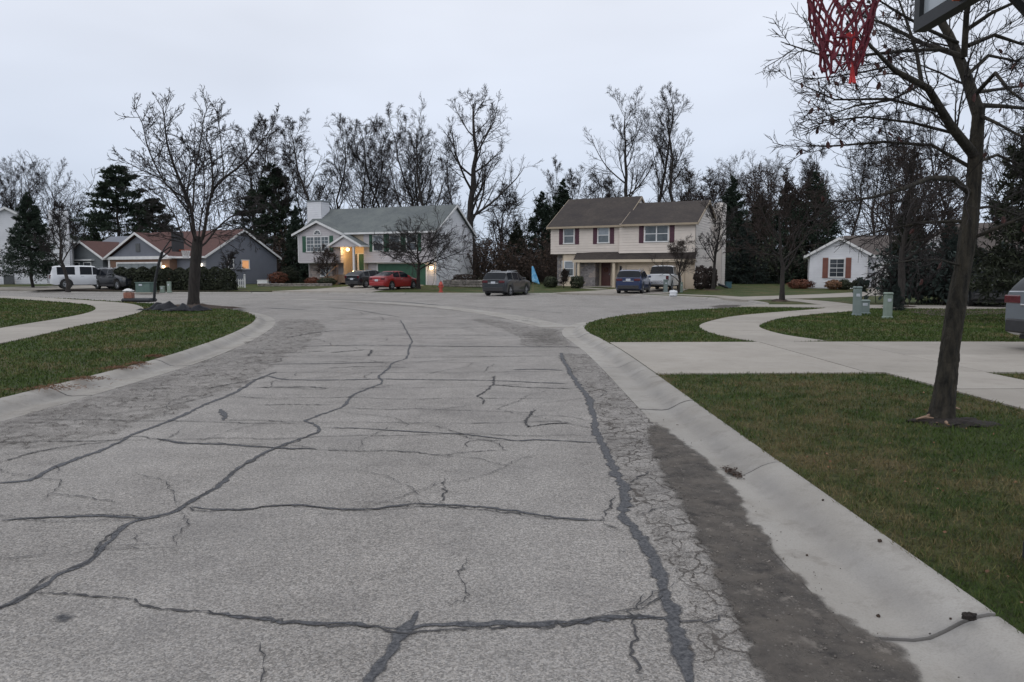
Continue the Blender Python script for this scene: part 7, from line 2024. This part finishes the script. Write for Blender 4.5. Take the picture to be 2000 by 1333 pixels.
b = MB(); b.tube([(1.05, 0, 0.12), (0.85, 0, 1.2), (0.66, 0, 2.3), (0.6, 0, 2.7)], 0.045, 10); b.build("pole", MAT['blackmetal'], o)
b = MB(); b.cbox((1.07, -0.1, 0.1), (1.15, 0.8, 0.2), 0.06); b.build("base", MAT['black'], o)

# ------------------------------------------------------------------ far basketball hoop by the left street tree
x, y = -18.6, 38.2
o = thing("basketball_hoop", "black portable basketball hoop beside the left street", "basketball hoop", (x, y, LAWN_Z), 0)
q = lambda px, py, Y=38.2: tuple(at(px, py, Y) - np.array((x, y, LAWN_Z)))
b = MB(); b.tube([q(301, 588), q(303, 550), q(310, 515), q(317, 492)], 0.07, 8); b.build("pole", MAT['blackmetal'], o)
b = MB(); b.tube([q(316, 494), q(330, 484), q(343, 480)], 0.035, 6); b.tube([q(314, 506), q(330, 492), q(345, 468)], 0.035, 6); b.tube([q(318, 490), q(332, 470), q(344, 462)], 0.03, 6); b.build("arm", MAT['blackmetal'], o)
p = q(346, 473)
b = MB(); b.box(p[0] - 0.04, p[0] + 0.1, p[1] - 0.55, p[1] + 0.55, p[2] - 0.5, p[2] + 0.5); b.build("backboard", MAT['black'], o)
p = (p[0] + 0.42, p[1], p[2] - 0.42)
b = MB(); b.lathe([(0.23 + 0.015 * math.cos(t), 0.015 * math.sin(t)) for t in np.linspace(0, 2 * math.pi, 8)], p, 18); b.box(p[0] - 0.42, p[0] - 0.2, p[1] - 0.05, p[1] + 0.05, p[2] - 0.05, p[2] + 0.03); b.build("rim", MAT['orange'], o)
b = MB()
for i in range(12):
    a = 2 * math.pi * i / 12
    for s_ in (-1, 1):
        b.tube([(p[0] + 0.22 * math.cos(a), p[1] + 0.22 * math.sin(a), p[2]), (p[0] + 0.17 * math.cos(a + 0.3 * s_), p[1] + 0.17 * math.sin(a + 0.3 * s_), p[2] - 0.2), (p[0] + 0.13 * math.cos(a), p[1] + 0.13 * math.sin(a), p[2] - 0.42)], 0.011, 4)
b.build("net", MAT['trim'], o)
p = q(272, 584)
b = MB(); b.cbox((p[0], p[1], 0.1), (1.5, 0.85, 0.2), 0.07); b.build("base", MAT['black'], o)
x, y = (253 - 1000) / CAM_F * 38.0, 38.0
b = MB(); b.cbox((0, 0, 0), (0.42, 0.34, 0.3), 0.02)
tag(b.build("brick_block", MAT['redbox']), "reddish block weighing down the far hoop base", "block").location = (x, y, LAWN_Z + 0.345)
lump("sand_bag", "pale sandbag on the reddish block by the far hoop", "sandbag", (x - 0.02, y, LAWN_Z + 0.58), 0.22, 'trim', 8, (1.15, 0.7, 0.42))
# black plastic sheet on the lawn
def crumple(name, label, c, sx, sy, h_, seed):
    rg3 = np.random.default_rng(seed)
    nx_, ny_ = 26, 14
    ph = rg3.uniform(0, 6.28, 8)
    vs, fs = [], []
    for j in range(ny_):
        for i in range(nx_):
            u, v = i / (nx_ - 1) * 2 - 1, j / (ny_ - 1) * 2 - 1
            e = max(0, 1 - u * u) * max(0, 1 - v * v)
            z = h_ * e * (0.5 + 0.5 * math.sin(u * 4 + ph[0]) * math.cos(v * 3 + ph[1]) + 0.2 * math.sin(u * 9 + v * 4 + ph[2])) + 0.02 * math.sin(u * 19 + v * 11 + ph[3])
            vs.append((sx * (u + 0.09 * math.sin(v * 4 + ph[4])), sy * (v + 0.18 * math.sin(u * 5 + ph[5])), max(z, 0) + 0.015))
    for j in range(ny_ - 1):
        for i in range(nx_ - 1):
            fs.append((j * nx_ + i, j * nx_ + i + 1, (j + 1) * nx_ + i + 1, (j + 1) * nx_ + i))
    o = mesh_obj(name, vs, fs, MAT['tarp'], None, smooth=True)
    md = o.modifiers.new("thick", 'SOLIDIFY'); md.thickness = 0.008
    o.location = c
    return tag(o, label, "plastic sheet")
crumple("plastic_sheet", "crumpled black plastic sheet left of the street tree", (*G(322, 606, LAWN_Z), LAWN_Z), 0.9, 0.5, 0.42, 3)
crumple("plastic_sheet", "black plastic sheet wrapped round the street tree's foot", (*G(366, 608, LAWN_Z), LAWN_Z + 0.02), 0.8, 0.5, 0.32, 5)
